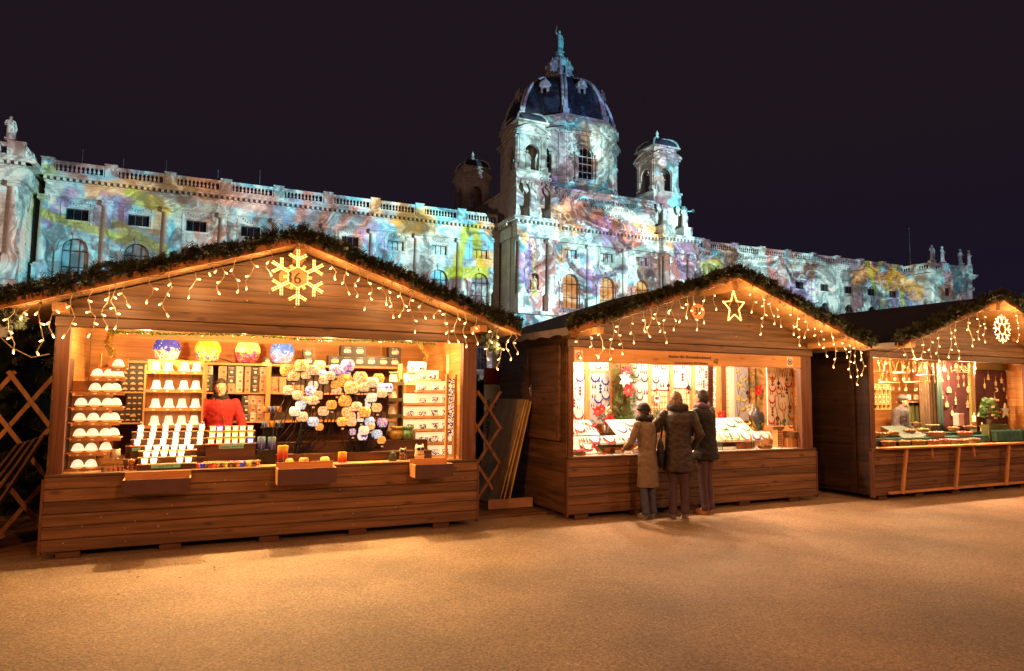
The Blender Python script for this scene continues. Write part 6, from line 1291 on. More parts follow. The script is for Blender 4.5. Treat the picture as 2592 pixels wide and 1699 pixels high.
# camera ban card
R = thing('no_camera_sign', 'small white sign with a crossed out camera on the left lattice screen', 'sign', W('B', 0, 0, 0), YAW); b = MB(); u0, u1, z0, z1 = gb(b, 'B1', 1245, 575, 1335, 690, VD-.02, .003); b.build('card', WHB, R); b = MB(); b.box(u0+.02, u1-.025, VD-.024, VD-.0205, (z0+z1)/2-.015, (z0+z1)/2+.03); b.build('camera_symbol', DK, R); b = MB()
b.cbox(((u0+u1)/2, VD-.027, (z0+z1)/2), (.13, .003, .009), ry=-.8); [b.box(*q) for q in ((u0, u1, VD-.026, VD-.0205, z1-.006, z1), (u0, u1, VD-.026, VD-.0205, z0, z0+.006), (u0, u0+.006, VD-.026, VD-.0205, z0, z1), (u1-.006, u1, VD-.026, VD-.0205, z0, z1))]; b.build('red_bar', RED, R)
# chain of hooks with shell flowers
R = thing('shell_chain', 'vertical row of hair combs with pale shell flowers hanging by the orange post', 'hanging rack', W('B', 0, 0, 0), YAW); sh_ = patt('shell_flower', [(.75, .7, .6), (.25, .22, .6), (.8, .6, .5), (.7, .75, .7), (.2, .3, .12)], 26, rough=.3)
for i in range(14):
    k_, x, y = 'B2', 395, 205+i*41; u, z = au('B', k_, x, y, VD-.08); u2, z2 = au('B', k_, 285, y-15, VD-.08); b = MB(); b.tube([(u2, VD-.08, z2-.01), (u2+.01, VD-.08, z2+.005), (u-.04, VD-.08, z2), (u, VD-.08, z)], .003, 4); b.build('hook', CORD, R)
    b = MB()
    for j in range(6): a = j*PI/3+i; b.ball((u+.02*math.cos(a), VD-.085+.01*math.sin(a*2), z+.018*math.sin(a)), (.014, .008, .012), 7, 4)
    b.build('shell_flower', sh_, R)
# cloth tiers
CL = mat('white_linen_cloth', (.76, .72, .66), .85, bump=.3, bscale=30); v1, v2, v3, v4 = .10, .36, .44, .74
def tier(lab, k, xa, ya, xb, yb, va, vb):
    """slanted board from the lower edge (ya at va) to the upper edge (yb at vb)"""
    u0, z0 = au('B', k, xa, ya, va); u1, _ = au('B', k, xb, ya, va); _, z1 = au('B', k, xa, yb, vb); z0 = max(z0, CT+.004); b = MB(); t = .012
    b.add([(u0, va, z0), (u1, va, z0), (u1, vb, z1), (u0, vb, z1), (u0, va+.004, z0-t), (u1, va+.004, z0-t), (u1, vb+.004, z1-t), (u0, vb+.004, z1-t)], [(0, 1, 2, 3), (7, 6, 5, 4), (0, 4, 5, 1), (1, 5, 6, 2), (2, 6, 7, 3), (3, 7, 4, 0)])
    o = b.build('slanted_tray', CL); put(o, 'B', 0, 0, 0); tag(o, lab, 'display tray'); return z0, z1, math.atan2(vb-va, z1-z0)
def onTray(board_, items, va, vb, z0, z1, tl):
    for i, (k, x, y, kd, c, s) in enumerate(items):
        lo, hi = va, vb                            # intersect the sight line with the tray plane
        for _ in range(30):
            md = (lo+hi)/2; u, z = au('B', k, x, y, md); f = z-(z0+(z1-z0)*(md-va)/(vb-va))
            # nearer points are above the tray for lower v
            if f > 0: lo = md
            else: hi = md
        n_ = sum(1 for q in items[:i] if q[3] == kd and q[4] == c); nm = {'collar': 'bead necklace', 'pendant': 'pendant necklace', 'ear': 'earring pair', 'disc': 'column of disc earrings'}[kd]
        s *= 1.2; o = jewel(kd, c)('B', u, md-.006, z+.006, '%s %s, %s on %s' % (c, nm, ORD[n_], board_), sc=s); o.rotation_euler = (-tl, 0, YAW)
z0, z1, tl = tier('left slanted white jewellery tray in front of the red vase flowers', 'B1', 62, 1165, 450, 945, v3, v4)
onTray('the left slanted tray', [('B1', 110, 980, 'ear', 'orange', 1.2), ('B1', 310, 990, 'collar', 'red', 1.2), ('B1', 220, 1005, 'ear', 'orange', 1.3), ('B1', 150, 1080, 'collar', 'red', 1.1), ('B1', 285, 1080, 'ear', 'red', 1.4), ('B1', 375, 1085, 'ear', 'blue', 1.4), ('B1', 400, 1110, 'ear', 'pink', 1.2), ('B1', 90, 1140, 'ear', 'pink', 1.5), ('B1', 240, 1120, 'ear', 'brown', 1.1)], v3, v4, z0, z1, tl)
z0, z1, tl = tier('middle slanted white jewellery tray left of the shoppers', 'B1', 700, 1160, 1300, 940, v3, v4)
onTray('the middle slanted tray', [('B1', 715, 990, 'ear', 'blue', 1.4), ('B1', 775, 975, 'ear', 'red', 1.1), ('B1', 880, 990, 'collar', 'red', 1.15), ('B1', 1015, 990, 'ear', 'green', 1.5), ('B1', 1140, 990, 'collar', 'yellow', 1.2), ('B1', 765, 1080, 'collar', 'blue', 1.15), ('B1', 865, 1085, 'ear', 'black', 1.5), ('B1', 1020, 1075, 'collar', 'green', 1.1), ('B1', 1110, 1055, 'ear', 'brown', 1.1), ('B1', 1140, 1110, 'ear', 'blue', 1.5), ('B1', 1230, 1110, 'ear', 'blue', 1.6), ('B1', 940, 1125, 'disc', 'green', .9)], v3, v4, z0, z1, tl)
z0, z1, tl = tier('right slanted white jewellery tray right of the shoppers', 'B2', 450, 1125, 975, 915, v3, v4)
onTray('the right slanted tray', [('B2', 600, 950, 'ear', 'green', 1.2), ('B2', 615, 1000, 'collar', 'green', 1.2), ('B2', 710, 970, 'disc', 'green', .9), ('B2', 765, 980, 'ear', 'black', 1.3), ('B2', 845, 970, 'collar', 'yellow', 1.1), ('B2', 505, 1050, 'collar', 'green', 1.0), ('B2', 720, 1045, 'ear', 'brown', 1.2), ('B2', 840, 1065, 'collar', 'green', 1.0), ('B2', 530, 1105, 'ear', 'yellow', 1.2), ('B2', 585, 1090, 'disc', 'green', .8), ('B2', 935, 1070, 'ear', 'yellow', 1.4)], v3, v4, z0, z1, tl)
z0, z1, tl = tier('long upright white jewellery strip left of the shoppers', 'B1', 60, 1292, 1310, 1185, .33, .42)
onTray('the long white strip at left', [('B1', 170, 1250, 'ear', 'red', 1.2), ('B1', 240, 1250, 'ear', 'red', 1.5), ('B1', 365, 1215, 'collar', 'pink', 1.25), ('B1', 480, 1220, 'ear', 'pink', 1.5), ('B1', 585, 1210, 'collar', 'red', 1.25), ('B1', 650, 1265, 'ear', 'pink', 1.3), ('B1', 760, 1225, 'ear', 'black', 1.5), ('B1', 830, 1250, 'ear', 'red', 1.2), ('B1', 920, 1200, 'collar', 'blue', 1.25), ('B1', 1010, 1220, 'ear', 'green', 1.4), ('B1', 1125, 1200, 'collar', 'green', 1.3), ('B1', 1270, 1200, 'collar', 'black', 1.1)], .33, .42, z0, z1, tl)
z0, z1, tl = tier('long upright white jewellery strip right of the shoppers', 'B2', 430, 1245, 1265, 1125, .33, .42)
onTray('the long white strip at right', [('B2', 455, 1190, 'ear', 'yellow', 1.2), ('B2', 520, 1185, 'collar', 'yellow', 1.0), ('B2', 575, 1190, 'ear', 'orange', 1.3), ('B2', 635, 1190, 'disc', 'green', .9), ('B2', 705, 1170, 'collar', 'yellow', .9), ('B2', 770, 1180, 'ear', 'orange', 1.6), ('B2', 850, 1170, 'collar', 'orange', 1.3), ('B2', 935, 1170, 'ear', 'brown', 1.3), ('B2', 995, 1175, 'collar', 'blue', 1.1), ('B2', 1120, 1160, 'collar', 'brown', 1.3)], .33, .42, z0, z1, tl)
z0, z1, tl = tier('low white cloth slope at the counter edge left of the shoppers', 'B1', 70, 1440, 520, 1300, .16, .32)
onTray('the low cloth slope at left', [('B1', 245, 1320, 'collar', 'red', 1.4), ('B1', 385, 1350, 'disc', 'red', 1.1), ('B1', 185, 1330, 'ear', 'pink', 1.3)], .16, .32, z0, z1, tl)
b = MB(); b.box(.12, HW-.26, .062, .60, CT+.0005, CT+.004); o = b.build('counter_cloth', CL); put(o, 'B', 0, 0, 0); tag(o, 'white cloth covering the counter top of stall 35', 'cloth')
TERR = mat('terracotta', (.45, .17, .07), .7, var=.2, vscale=20)
def tile(lab, k, x, y, v, n_=4):
    o = thing('roof_tiles', lab, 'roof tiles'); 
    for j in range(n_):
        b = MB(); q = .032; pts = [(q*math.cos(t), q*math.sin(t)) for t in np.linspace(0, PI, 9)]; b.T = Matrix.Rotation(PI/2, 4, 'Z'); x0 = (j % 2)*.085-.04; zb = (j//2)*.036
        b.tube([(0, .10-.2*i/3+x0*0, zb+.02) for i in range(4)], .022, 10); b.T = Matrix.Translation((x0*1.3, 0, 0)) @ Matrix.Rotation(PI/2, 4, 'Z') ; b2 = MB(); b2.T = b.T; b2.tube([(-.0, .10-.2*i/3, zb+.024) for i in range(4)], .024, 10); b2.build('tile', TERR, o)
    u, z = au('B', k, x, y, v); put(o, 'B', u, v, CT+.005)
tile('stack of round terracotta tiles left of the price card', 'B1', 625, 1400, .22); tile('stack of round terracotta tiles right of the shoppers', 'B2', 835, 1330, .22)
u, z = au('B', 'B1', 730, 1410, .14); card('B', u, .13, CT+.03, .13, .05, 'white card with a handwritten price at the counter edge', m=WHB, txt='27,-')
# baskets
def wicker(name, c, sc=90):
    if name in MC: return MC[name]
    m, n, b = nt(name); N = n.nodes.new; L = n.links.new; t = N('ShaderNodeTexCoord'); w1 = N('ShaderNodeTexWave'); w1.inputs['Scale'].default_value = sc; w1.bands_direction = 'Z'; w1.inputs['Distortion'].default_value = 2; L(t.outputs['Object'], w1.inputs[0])
    w2 = N('ShaderNodeTexNoise'); w2.inputs['Scale'].default_value = sc*1.2; L(t.outputs['Object'], w2.inputs['Vector']); mu = N('ShaderNodeMath'); mu.operation = 'MULTIPLY'; L(w1.outputs[1], mu.inputs[0]); L(w2.outputs[0], mu.inputs[1])
    mx = N('ShaderNodeMix'); mx.data_type = 'RGBA'; mx.inputs[6].default_value = tuple(x*.35 for x in c)+(1,); mx.inputs[7].default_value = tuple(min(1, x*1.5) for x in c)+(1,); L(mu.outputs[0], mx.inputs[0]); L(mx.outputs[2], b.inputs['Base Color']); b.inputs['Roughness'].default_value = .6
    bp = N('ShaderNodeBump'); bp.inputs['Distance'].default_value = .004; L(mu.outputs[0], bp.inputs['Height']); L(bp.outputs[0], b.inputs['Normal']); MC[name] = m; return m
WK = wicker('golden_wicker', (.50, .27, .09)); WK2 = wicker('brown_wicker', (.32, .14, .05), 70)
def basket(fr, lab, u, v, z, w_, h, d=None, m=WK, fillm=None, handle=False, rect=False, cat='basket', group='wicker baskets'):
    d = d or w_; R = thing('wicker_basket', lab, cat, group=group); b = MB(); n_ = 4 if rect else 22; a0 = PI/4 if rect else 0; k = math.sqrt(2) if rect else 1
    pr_ = [(.40*w_*k, 0), (.44*w_*k, h*.3), (.5*w_*k, h*.96), (.52*w_*k, h), (.49*w_*k, h*.99), (.42*w_*k, h*.35)]; b.lathe(0, 0, pr_, n_, a0=a0, sy=d/w_, smooth=not rect, cap=False); b.lathe(0, 0, [(0, .003), (.4*w_*k, .002)], n_, a0=a0, sy=d/w_, cap=False); b.build('basket_body', m, R)
    b = MB(); n2 = 28
    b.tube([(.51*w_*math.cos(t)*(1 if not rect else 1/max(abs(math.cos(t)), abs(math.sin(t)))), .51*d*math.sin(t)*(1 if not rect else 1/max(abs(math.cos(t)), abs(math.sin(t)))), h+.003*math.sin(t*9)) for t in [2*PI*i/n2 for i in range(n2+1)]], .006, 5); b.build('rim', m, R)
    if handle: b = MB(); b.tube([(-w_*.22, 0, h), (-w_*.18, 0, h*1.5), (-.01, 0, h*1.6), (.0, 0, h)], .006, 5); b.tube([(w_*.22, 0, h), (w_*.18, 0, h*1.5), (.01, 0, h*1.6), (.0, 0, h)], .006, 5); b.build('handle', m, R)
    if fillm:
        b = MB(); random.seed(int(u*1000) % 97)
        for i in range(46):
            a, r = random.uniform(0, 2*PI), w_*.38*random.random()**.5; x, y = r*math.cos(a), r*math.sin(a)*d/w_; s = random.uniform(.014, .026); t = random.random()
            if t < .35: b.cbox((x, y, h*.9+random.uniform(0, .02)), (s*3.4, s*.7, .006), rz=random.uniform(0, 3), ry=random.uniform(-.5, .5))
            elif t < .7: b.ball((x, y, h*.88+random.uniform(0, .015)), (s, s, s*.7), 6, 4)
            else: b.T = Matrix.Translation((x, y, h*.95)) @ Euler((random.uniform(-.8, .8), random.uniform(-.8, .8), random.uniform(0, 3))).to_matrix().to_4x4(); b.prism([((s*1.3 if q % 2 else s*.55)*math.cos(q*PI/5), (s*1.3 if q % 2 else s*.55)*math.sin(q*PI/5)) for q in range(10)][::-1], -.003, .003); b.T = None
        b.build('contents', fillm, R)
    put(R, fr, u, v, z); return R
u, z = au('B', 'B1', 160, 1450, .15); basket('B', 'shallow golden basket at the left counter end of stall 35', u, .17, CT+.005, .20, .05, m=WK, fillm=JM['pink'])
u, z = au('B', 'B2', 1325, 1085, .24); z5 = z; basket('B', 'long shallow wicker tray on the pierced clay box', u, .24, z, .25, .045, .13, rect=False)
b = MB(); u1, _ = au('B', 'B2', 1325, 1090, .22); o = thing('pierced_box', 'upright pale clay box pierced with square holes under the wicker tray', 'box'); q = MB(); q.box(-.055, .055, 0, .1, 0, z5-CT-.006); q.build('box_body', PW, o); q = MB()
for i in range(3):
    for j in range(8): q.box(-.042+i*.03, -.022+i*.03, -.0015, -.0002, .02+j*.034, .038+j*.034)
q.build('holes', DK, o); put(o, 'B', u1, .18, CT+.005)
u, z = au('B', 'B2', 1500, 1200, .2); b = MB(); b.box(-.13, .13, 0, .16, 0, z-CT-.006); o = b.build('wooden_crate', PWZ); put(o, 'B', u, .12, CT+.005); tag(o, 'plain pine box under the round wicker basket at the right end', 'box'); basket('B', 'deep round wicker basket on the pine box at the right end', u, .20, z+.001, .235, .09)
u, z = au('B', 'B2', 1125, 1300, .14); basket('B', 'rectangular orange wicker basket at the counter front right', u, .13, CT+.005, .22, .05, .10, m=WK, fillm=JM['brown'], rect=True)
for i, (x, c) in enumerate(((520, 'pink'), (480, 'red'), (640, 'blue'), (900, 'red'), (1010, 'brown'), (1100, 'pink'), (300, 'pink'))):
    u, _ = au('B', 'B1', x, 1440, .09); jewel('ear', c)('B', u, .10+.02*(i % 2), CT+.010, '%s earring pair lying flat on the left counter cloth, %s along the edge' % (c, ORD[i]), sc=1.2).rotation_euler = (-1.5, 0, YAW+.3*i)
for i, (x, c) in enumerate(((480, 'black'), (700, 'yellow'), (960, 'orange'), (1040, 'brown'), (1200, 'red'), (1280, 'blue'), (1390, 'brown'), (1480, 'orange'), (1560, 'black'))):
    u, _ = au('B', 'B2', x, 1350, .09); jewel('ear', c)('B', u, .10+.03*(i % 3), CT+.010, '%s earring pair lying flat on the right counter cloth, %s along the edge' % (c, ORD[i]), sc=1.3).rotation_euler = (-1.5, 0, YAW+.5*i)
for i, (k, x0, x1, y, lab) in enumerate((('B1', 420, 1180, 1300, 'thin glass plate below the left jewellery strip'), ('B2', 430, 980, 1262, 'thin glass plate below the right jewellery strip'))):
    (u0, z), (u1, _) = au('B', k, x0, y, .2), au('B', k, x1, y, .2); b = MB(); b.box(u0, u1, .12, .30, z-.004, z); b.box(u0+.05, u0+.07, .15, .27, CT+.005, z-.0045); b.box(u1-.07, u1-.05, .15, .27, CT+.005, z-.0045); o = b.build('glass_plate', mat('greenish_glass', (.6, .9, .8), .05, trans=.9)); put(o, 'B', 0, 0, 0); tag(o, lab, 'glass plate')
# bust
o = thing('display_bust', 'dark grey neck bust wearing orange diamond pendants', 'display bust'); BM = mat('anthracite_leather', (.045, .045, .055), .35); rings = []
for zz, rx, ry, oy in ((0, .035, .03, 0), (.05, .06, .04, 0), (.12, .09, .045, .01), (.19, .11, .05, .02), (.24, .10, .055, .03), (.265, .05, .045, .04), (.30, .04, .04, .045), (.31, .035, .035, .045)): rings.append([(rx*math.cos(t)+.03*(1-zz/.3), oy+ry*math.sin(t), zz) for t in [2*PI*i/18 for i in range(18)]])
b = MB(); b.loft(rings); b.build('bust', BM, o); b = MB(); b.tube([(-.04, -.02, .27), (-.02, -.045, .15), (.02, -.05, .10), (.05, -.045, .15), (.05, -.02, .27)], .0025, 4); b.build('cord', CORD, o)
for i, (x, z, s, c) in enumerate(((.02, .075, .028, 'orange'), (.025, .02, .018, 'orange'), (-.005, .045, .012, 'blue'))): b = MB(); b.prism([(x, z-s), (x+s*.8, z), (x, z+s), (x-s*.8, z)][::-1], -.062, -.054); b.build('pendant', JM[c], o)
u, z = au('B', 'B2', 1045, 1090, .62); put(o, 'B', u, .62, z); o.scale = (1.15,)*3
# flowers and fir branches
PET = mat('red_silk_petal', (.62, .015, .02), .5); PETW = mat('white_silk_petal', (.85, .78, .62), .5); GRN = mat('leaf_green', (.04, .12, .02), .5)
def poinsettia(lab, u, v, z, s, m, nm):
    R = thing('silk_flower', lab, 'silk flower', group='silk poinsettias'); b = MB()
    for ring, (n_, L_, up) in enumerate(((7, 1.0, .15), (6, .65, .45))):
        for i in range(n_):
            a = 2*PI*i/n_+ring*.5+random.uniform(-.15, .15); d = Vector((math.cos(a), -up-.1, math.sin(a))).normalized(); t_ = Vector((-math.sin(a), 0, math.cos(a))); L1 = s*L_*random.uniform(.85, 1.1)
            vs = [Vector((0, 0, 0)), d*L1*.35+t_*L1*.22+Vector((0, -.008, 0)), d*L1*.7+t_*L1*.17, d*L1, d*L1*.7-t_*L1*.17, d*L1*.35-t_*L1*.22+Vector((0, .008, 0)), d*L1*.5+Vector((0, -.012, 0))]
            b.add(vs, [(0, 1, 6), (1, 2, 6), (2, 3, 6), (3, 4, 6), (4, 5, 6), (5, 0, 6)], True)
    b.build('petals', m, R); b = MB(); [b.ball((.01*math.cos(i*1.3), -.02, .01*math.sin(i*1.3)), .006, 6, 4) for i in range(5)]; b.build('flower_centre', mat('yellow_stamen', (.6, .4, .05), .5), R); put(R, 'B', u, v, z); return R
for k, x, y, v, s, m, lab in (('B1', 800, 235, 1.0, .13, PET, 'large red silk poinsettia at the top of the left fir branches'), ('B1', 785, 350, .98, .13, PETW, 'large white silk poinsettia below the top red one'), ('B1', 830, 500, 1.0, .125, PET, 'red silk poinsettia lowest on the left fir branches'), ('B1', 385, 810, .95, .11, PET, 'red silk poinsettia leaning left out of the metal pot'), ('B1', 445, 780, 1.0, .08, PET, 'small red silk poinsettia behind the pot flowers'), ('B1', 520, 810, 1.02, .09, PETW, 'white silk flower behind the metal pot'), ('B1', 550, 940, .85, .12, PET, 'red silk poinsettia drooping right over the metal pot'),
                              ('B2', 990, 510, 1.0, .115, PET, 'red silk poinsettia on the right fir branches'), ('B2', 875, 780, .95, .12, PETW, 'white silk poinsettia left of the grey bust'), ('B2', 450, 870, 1.0, .10, PET, 'red silk poinsettia beside the right shopper')):
    u, z = au('B', k, x, y, v); poinsettia(lab, u, v-.05, z, s, m, '')
o = thing('metal_pot', 'shiny metal pot holding the left silk flowers', 'plant pot'); b = MB(); b.lathe(0, 0, [(.04, 0), (.055, .11), (.05, .112), (.035, .01)], 18, cap=False); b.build('pot', METAL, o); b = MB(); [b.tube([(0, 0, .05), (x*.5, -.02, .15), (x, -.05, .25+y)], .004, 4) for x, y in ((-.12, .03), (-.05, .08), (.05, .0), (.02, .1))]; b.build('stems', GRN, o); u, z = au('B', 'B1', 535, 1125, .85); put(o, 'B', u, .85, z)
u, z = au('B', 'B1', 535, 1125, .85); b = MB(); b.box(u-.35, u+.3, .78, .95, CT, z-.001); o = b.build('flower_block', IB); put(o, 'B', 0, 0, 0); tag(o, 'dark block behind the trays carrying the metal pot', 'display block')
def firs(lab, k, x0, y0, x1, y1, v, n_, m=FIRG):
    (u0, z0), (u1, z1) = au('B', k, x0, y1, v), au('B', k, x1, y0, v); b = MB(); uc = (u0+u1)/2; st = MB()
    for i in range(7):
        zb = z0+(z1-z0)*i/7; sg = -1 if i % 2 else 1; pts = [Vector((uc, v+.02, zb)), Vector((uc+sg*(u1-u0)*.22, v-.03, zb+.09)), Vector((uc+sg*(u1-u0)*.48, v-.06, zb+.06))]; st.tube(pts, .004, 4)
    st.tube([(uc, v+.02, max(z0-.3, CT)), (uc, v+.02, z1)], .008, 6)
    for i in range(n_): p = Vector((random.uniform(u0, u1), v-random.uniform(-.02, .1), random.uniform(z0, z1))); d = Vector(((p.x-uc)*2+random.uniform(-.1, .1), -.3, random.uniform(-.6, .3))); sprig(b, p, d, random.uniform(.07, .12), 6, .003)
    o = b.build('fir_branch', m); put(o, 'B', 0, 0, 0); tag(o, lab, 'fir branch', 'fir branches inside stall 35'); s_ = st.build('branch_wood', TWIG, o)
firs('tall dense bundle of fir branches left of the tall grey board', 'B1', 640, 120, 890, 930, 1.12, 420); firs('looser fir branches between the right grey board and the orange panel', 'B2', 905, 190, 1120, 780, 1.1, 130); firs('small fir sprigs around the metal pot flowers', 'B1', 360, 850, 720, 1030, .95, 70); firs('thin fir garland down the right edge of the white board', 'B2', 1600, 200, 1650, 1060, .27, 60); firs('fir twig below the grey bust', 'B2', 880, 950, 1030, 1080, .7, 30); firs('fir twig sticking out left of the brown coat shopper', 'B1', 1120, 800, 1300, 920, .8, 40)
# ---------------------------------------------------------------- third stall: wooden tree ornaments
def cu_(x, y, v): return au('C', 'C1', x, y, v)
PLY = mat('thin_birch_ply', (.62, .43, .22), .6, var=.12, vscale=30); PLW = mat('pale_limewood', (.8, .6, .36), .6); RIB = mat('orange_ribbon', (.65, .30, .07), .6); YARN = patt('grey_blue_yarn', [(.35, .33, .36), (.5, .45, .42), (.25, .27, .33)], 60)
def star_poly(n_, r1, r2, a0=PI/2): return [((r1 if i % 2 == 0 else r2)*math.cos(a0+i*PI/n_), (r1 if i % 2 == 0 else r2)*math.sin(a0+i*PI/n_)) for i in range(2*n_)]
def shape_poly(k, s):
    if k == 'star': return star_poly(6, s, s*.45)
    if k == 'flake': return star_poly(8, s, s*.6)
    if k == 'star5': return star_poly(5, s, s*.42)
    if k == 'bell': return [(-s*.8, -s*.8), (-s*.55, -s*.3), (-s*.4, s*.4), (-s*.12, s*.75), (0, s), (s*.12, s*.75), (s*.4, s*.4), (s*.55, -s*.3), (s*.8, -s*.8), (s*.15, -s*.8), (0, -s), (-s*.15, -s*.8)][::-1][::-1]
    if k == 'heart': return [(s*.9*math.sin(t)**3, s*(.8*math.cos(t)-.3*math.cos(2*t)-.12*math.cos(3*t))) for t in [2*PI*i/24 for i in range(24)]]
    if k == 'house': return [(-s*.8, -s*.8), (s*.8, -s*.8), (s*.8, 0), (s, 0), (0, s), (-s, 0), (-s*.8, 0)]
    if k == 'angel': return [(-s*.6, -s), (s*.6, -s), (s*.35, -s*.2), (s*.95, s*.2), (s*.3, s*.35), (s*.25, s*.8), (0, s), (-s*.25, s*.8), (-s*.3, s*.35), (-s*.95, s*.2), (-s*.35, -s*.2)]
    if k == 'oval': return [(s*.6*math.cos(t), s*math.sin(t)) for t in [2*PI*i/18 for i in range(18)]]
    if k == 'moon': return [(s*math.cos(t), s*math.sin(t)) for t in np.linspace(-2.2, 2.2, 16)]+[(s*.55*math.cos(t)-.1*s, s*.75*math.sin(t)) for t in np.linspace(2.0, -2.0, 12)]
    return [(-s, -s*.7), (s, -s*.7)]+[(s*math.cos(t), s*.9*math.sin(t)-.1*s) for t in np.linspace(0, PI, 12)]
def orn(k, s, m=PLY, name=None, th=.006):
    b = MB(); p = shape_poly(k, s); ar = sum(p[i][0]*p[(i+1) % len(p)][1]-p[(i+1) % len(p)][0]*p[i][1] for i in range(len(p)))
    b.prism(p if ar < 0 else p[::-1], -th/2, th/2); return b
OC = {}
def ornament(k, x, y, v, s, lab, m=PLY, string=.1):
    u, z = cu_(x, y, v)
    R = thing('wooden_ornament', lab, 'tree ornament', group='cut out wooden ornaments'); orn(k, s, m).build('cut_out', m, R)
    b = MB(); b.tube([(0, 0, s*.9), (0, 0, s+string)], .0018, 4); b.build('thread', RIB, R)
    c = MB(); q = [(0, .1*s), (-.3*s, -.25*s), (.3*s, -.25*s)]
    for (cx, cz) in q: c.cbox((cx, -.0045, cz), (s*.16, .0012, s*.16), ry=.7)
    c.build('fretwork', mat('fretwork_shadow_wood', (.22, .09, .04), .7), R); put(R, 'C', u, v, z, random.uniform(-.25, .25)); return R
CLR = mat('dark_red_velvet', (.07, .018, .02), .9, var=.2, vscale=6, bump=.3, bscale=5); CLG = mat('moss_green_cloth', (.07, .075, .02), .9, var=.3, vscale=5, bump=.6, bscale=7); CUR = mat('brown_curtain', (.10, .06, .03), .9, var=.25, vscale=8); TEAL = mat('teal_satin_cloth', (.03, .11, .10), .35, var=.3, vscale=9, bump=.6, bscale=14)
def drape(name, lab, x0, y0, x1, y1, v, m, amp=.02, nf=8, cat='cloth'):
    (u0, z0), (u1, z1) = cu_(x0, y1, v), cu_(x1, y0, v); z0 = max(z0, CT+.002); b = MB(); n_ = 48; rows_ = 6; vs = []
    for j in range(rows_+1):
        for i in range(n_+1): t = i/n_; vs.append((u0+(u1-u0)*t, v+amp*math.sin(t*nf*2*PI+j*.25)*(1-.3*j/rows_), z0+(z1-z0)*j/rows_))
    fs = [(j*(n_+1)+i, j*(n_+1)+i+1, (j+1)*(n_+1)+i+1, (j+1)*(n_+1)+i) for j in range(rows_) for i in range(n_)]
    b.add(vs, fs, True); o = b.build(name, m); md = o.modifiers.new('thick', 'SOLIDIFY'); md.thickness = .004; put(o, 'C', 0, 0, 0); tag(o, lab, cat); return o
drape('velvet_backcloth', 'dark red velvet backcloth with wooden ornaments behind the roof mobile', 1120, 215, 1560, 1300, 1.0, CLR, .004, 3); drape('velvet_backcloth', 'dark red backcloth at the far right of the ornament stall', 1640, 310, 2560, 1300, .42, CLR, .006, 5)
drape('curtain', 'grey brown curtain between the seller and the red velvet', 830, 215, 1085, 1300, 1.15, CUR, .03, 7, 'curtain'); drape('table_drape', 'moss green cloth hanging behind the seller', 545, 800, 860, 1300, 1.3, CLG, .02, 5)
for x0, x1, lab in ((1085, 1118, 'dark green curtain edge left of the red velvet'),): drape('curtain', lab, x0, 225, x1, 1250, .98, mat('dark_green_cloth', (.02, .05, .045), .6), .01, 2, 'curtain')
b = MB(); (u0, z0), (u1, z1) = cu_(1575, 1250, .95), cu_(1625, 235, .95); b.box(u0, u1, .95, 1.0, CT, z1); o = b.build('olive_post', mat('olive_painted_post', (.22, .17, .05), .6)); put(o, 'C', 0, 0, 0); tag(o, 'olive green post between the two red backcloths', 'post')
b = MB(); (u0, z0), (u1, z1) = cu_(1600, 320, .40), cu_(2540, 240, .40); b.box(u0, u1, .375, .40, z0, z1); o = b.build('olive_rail', mat('olive_painted_post', (.22, .17, .05), .6)); put(o, 'C', 0, 0, 0); tag(o, 'olive green rail above the far right backcloth', 'rail')
# lattice shelf with little boxes left of the seller, small frames right of him
R = thing('lattice_shelf', 'pine lattice pigeonhole shelf at the left back of the ornament stall', 'shelf', W('C', 0, 0, 0), YAW); (u0, z0), (u1, z1) = cu_(100, 900, 1.2), cu_(330, 540, 1.2); b = MB()
for i in range(5): x = u0+(u1-u0)*i/4; b.box(x-.006, x+.006, 1.15, 1.2, z0, z1)
for i in range(6): z = z0+(z1-z0)*i/5; b.box(u0, u1, 1.148, 1.2, z-.006, z+.006)
b.build('lattice', PW, R); b = MB(); b.box(u0, u1, 1.205, 1.22, z0, z1); b.build('back', CLR, R)
for i in range(4):
    for j in (1, 2, 4): b = orn(('flake', 'star', 'bell', 'house')[(i+j) % 4], .028, PLY); b.T = None; o = b.build('small_ornament', PLY, R); o.location = (u0+(u1-u0)*(i+.5)/4, 1.16, z0+(z1-z0)*(j+.5)/5)
for i, x in enumerate((545, 640, 750)):
    (u, z) = cu_(x, 725, 1.25); R = thing('framed_cutting', 'little framed silhouette picture behind the seller, %s from the left' % ORD[i], 'picture', group='little framed silhouettes'); b = MB(); b.box(-.06, .06, 0, .012, -.05, .05); b.build('frame', PW, R); b = MB(); b.box(-.048, .048, -.0015, -.0002, -.038, .038); b.build('paper', PRICE, R); q = orn('angel', .028, DK, th=.001); o = q.build('silhouette', DK, R); o.location = (.01, -.003, 0); put(R, 'C', u, 1.25, z)
(u0, z), (u1, _) = cu_(500, 790, 1.28), cu_(820, 790, 1.28); b = MB(); b.box(u0, u1, 1.22, 1.36, z-.015, z); o = b.build('wall_board', PW); put(o, 'C', 0, 0, 0); tag(o, 'narrow pine wall shelf under the little framed pictures', 'shelf')
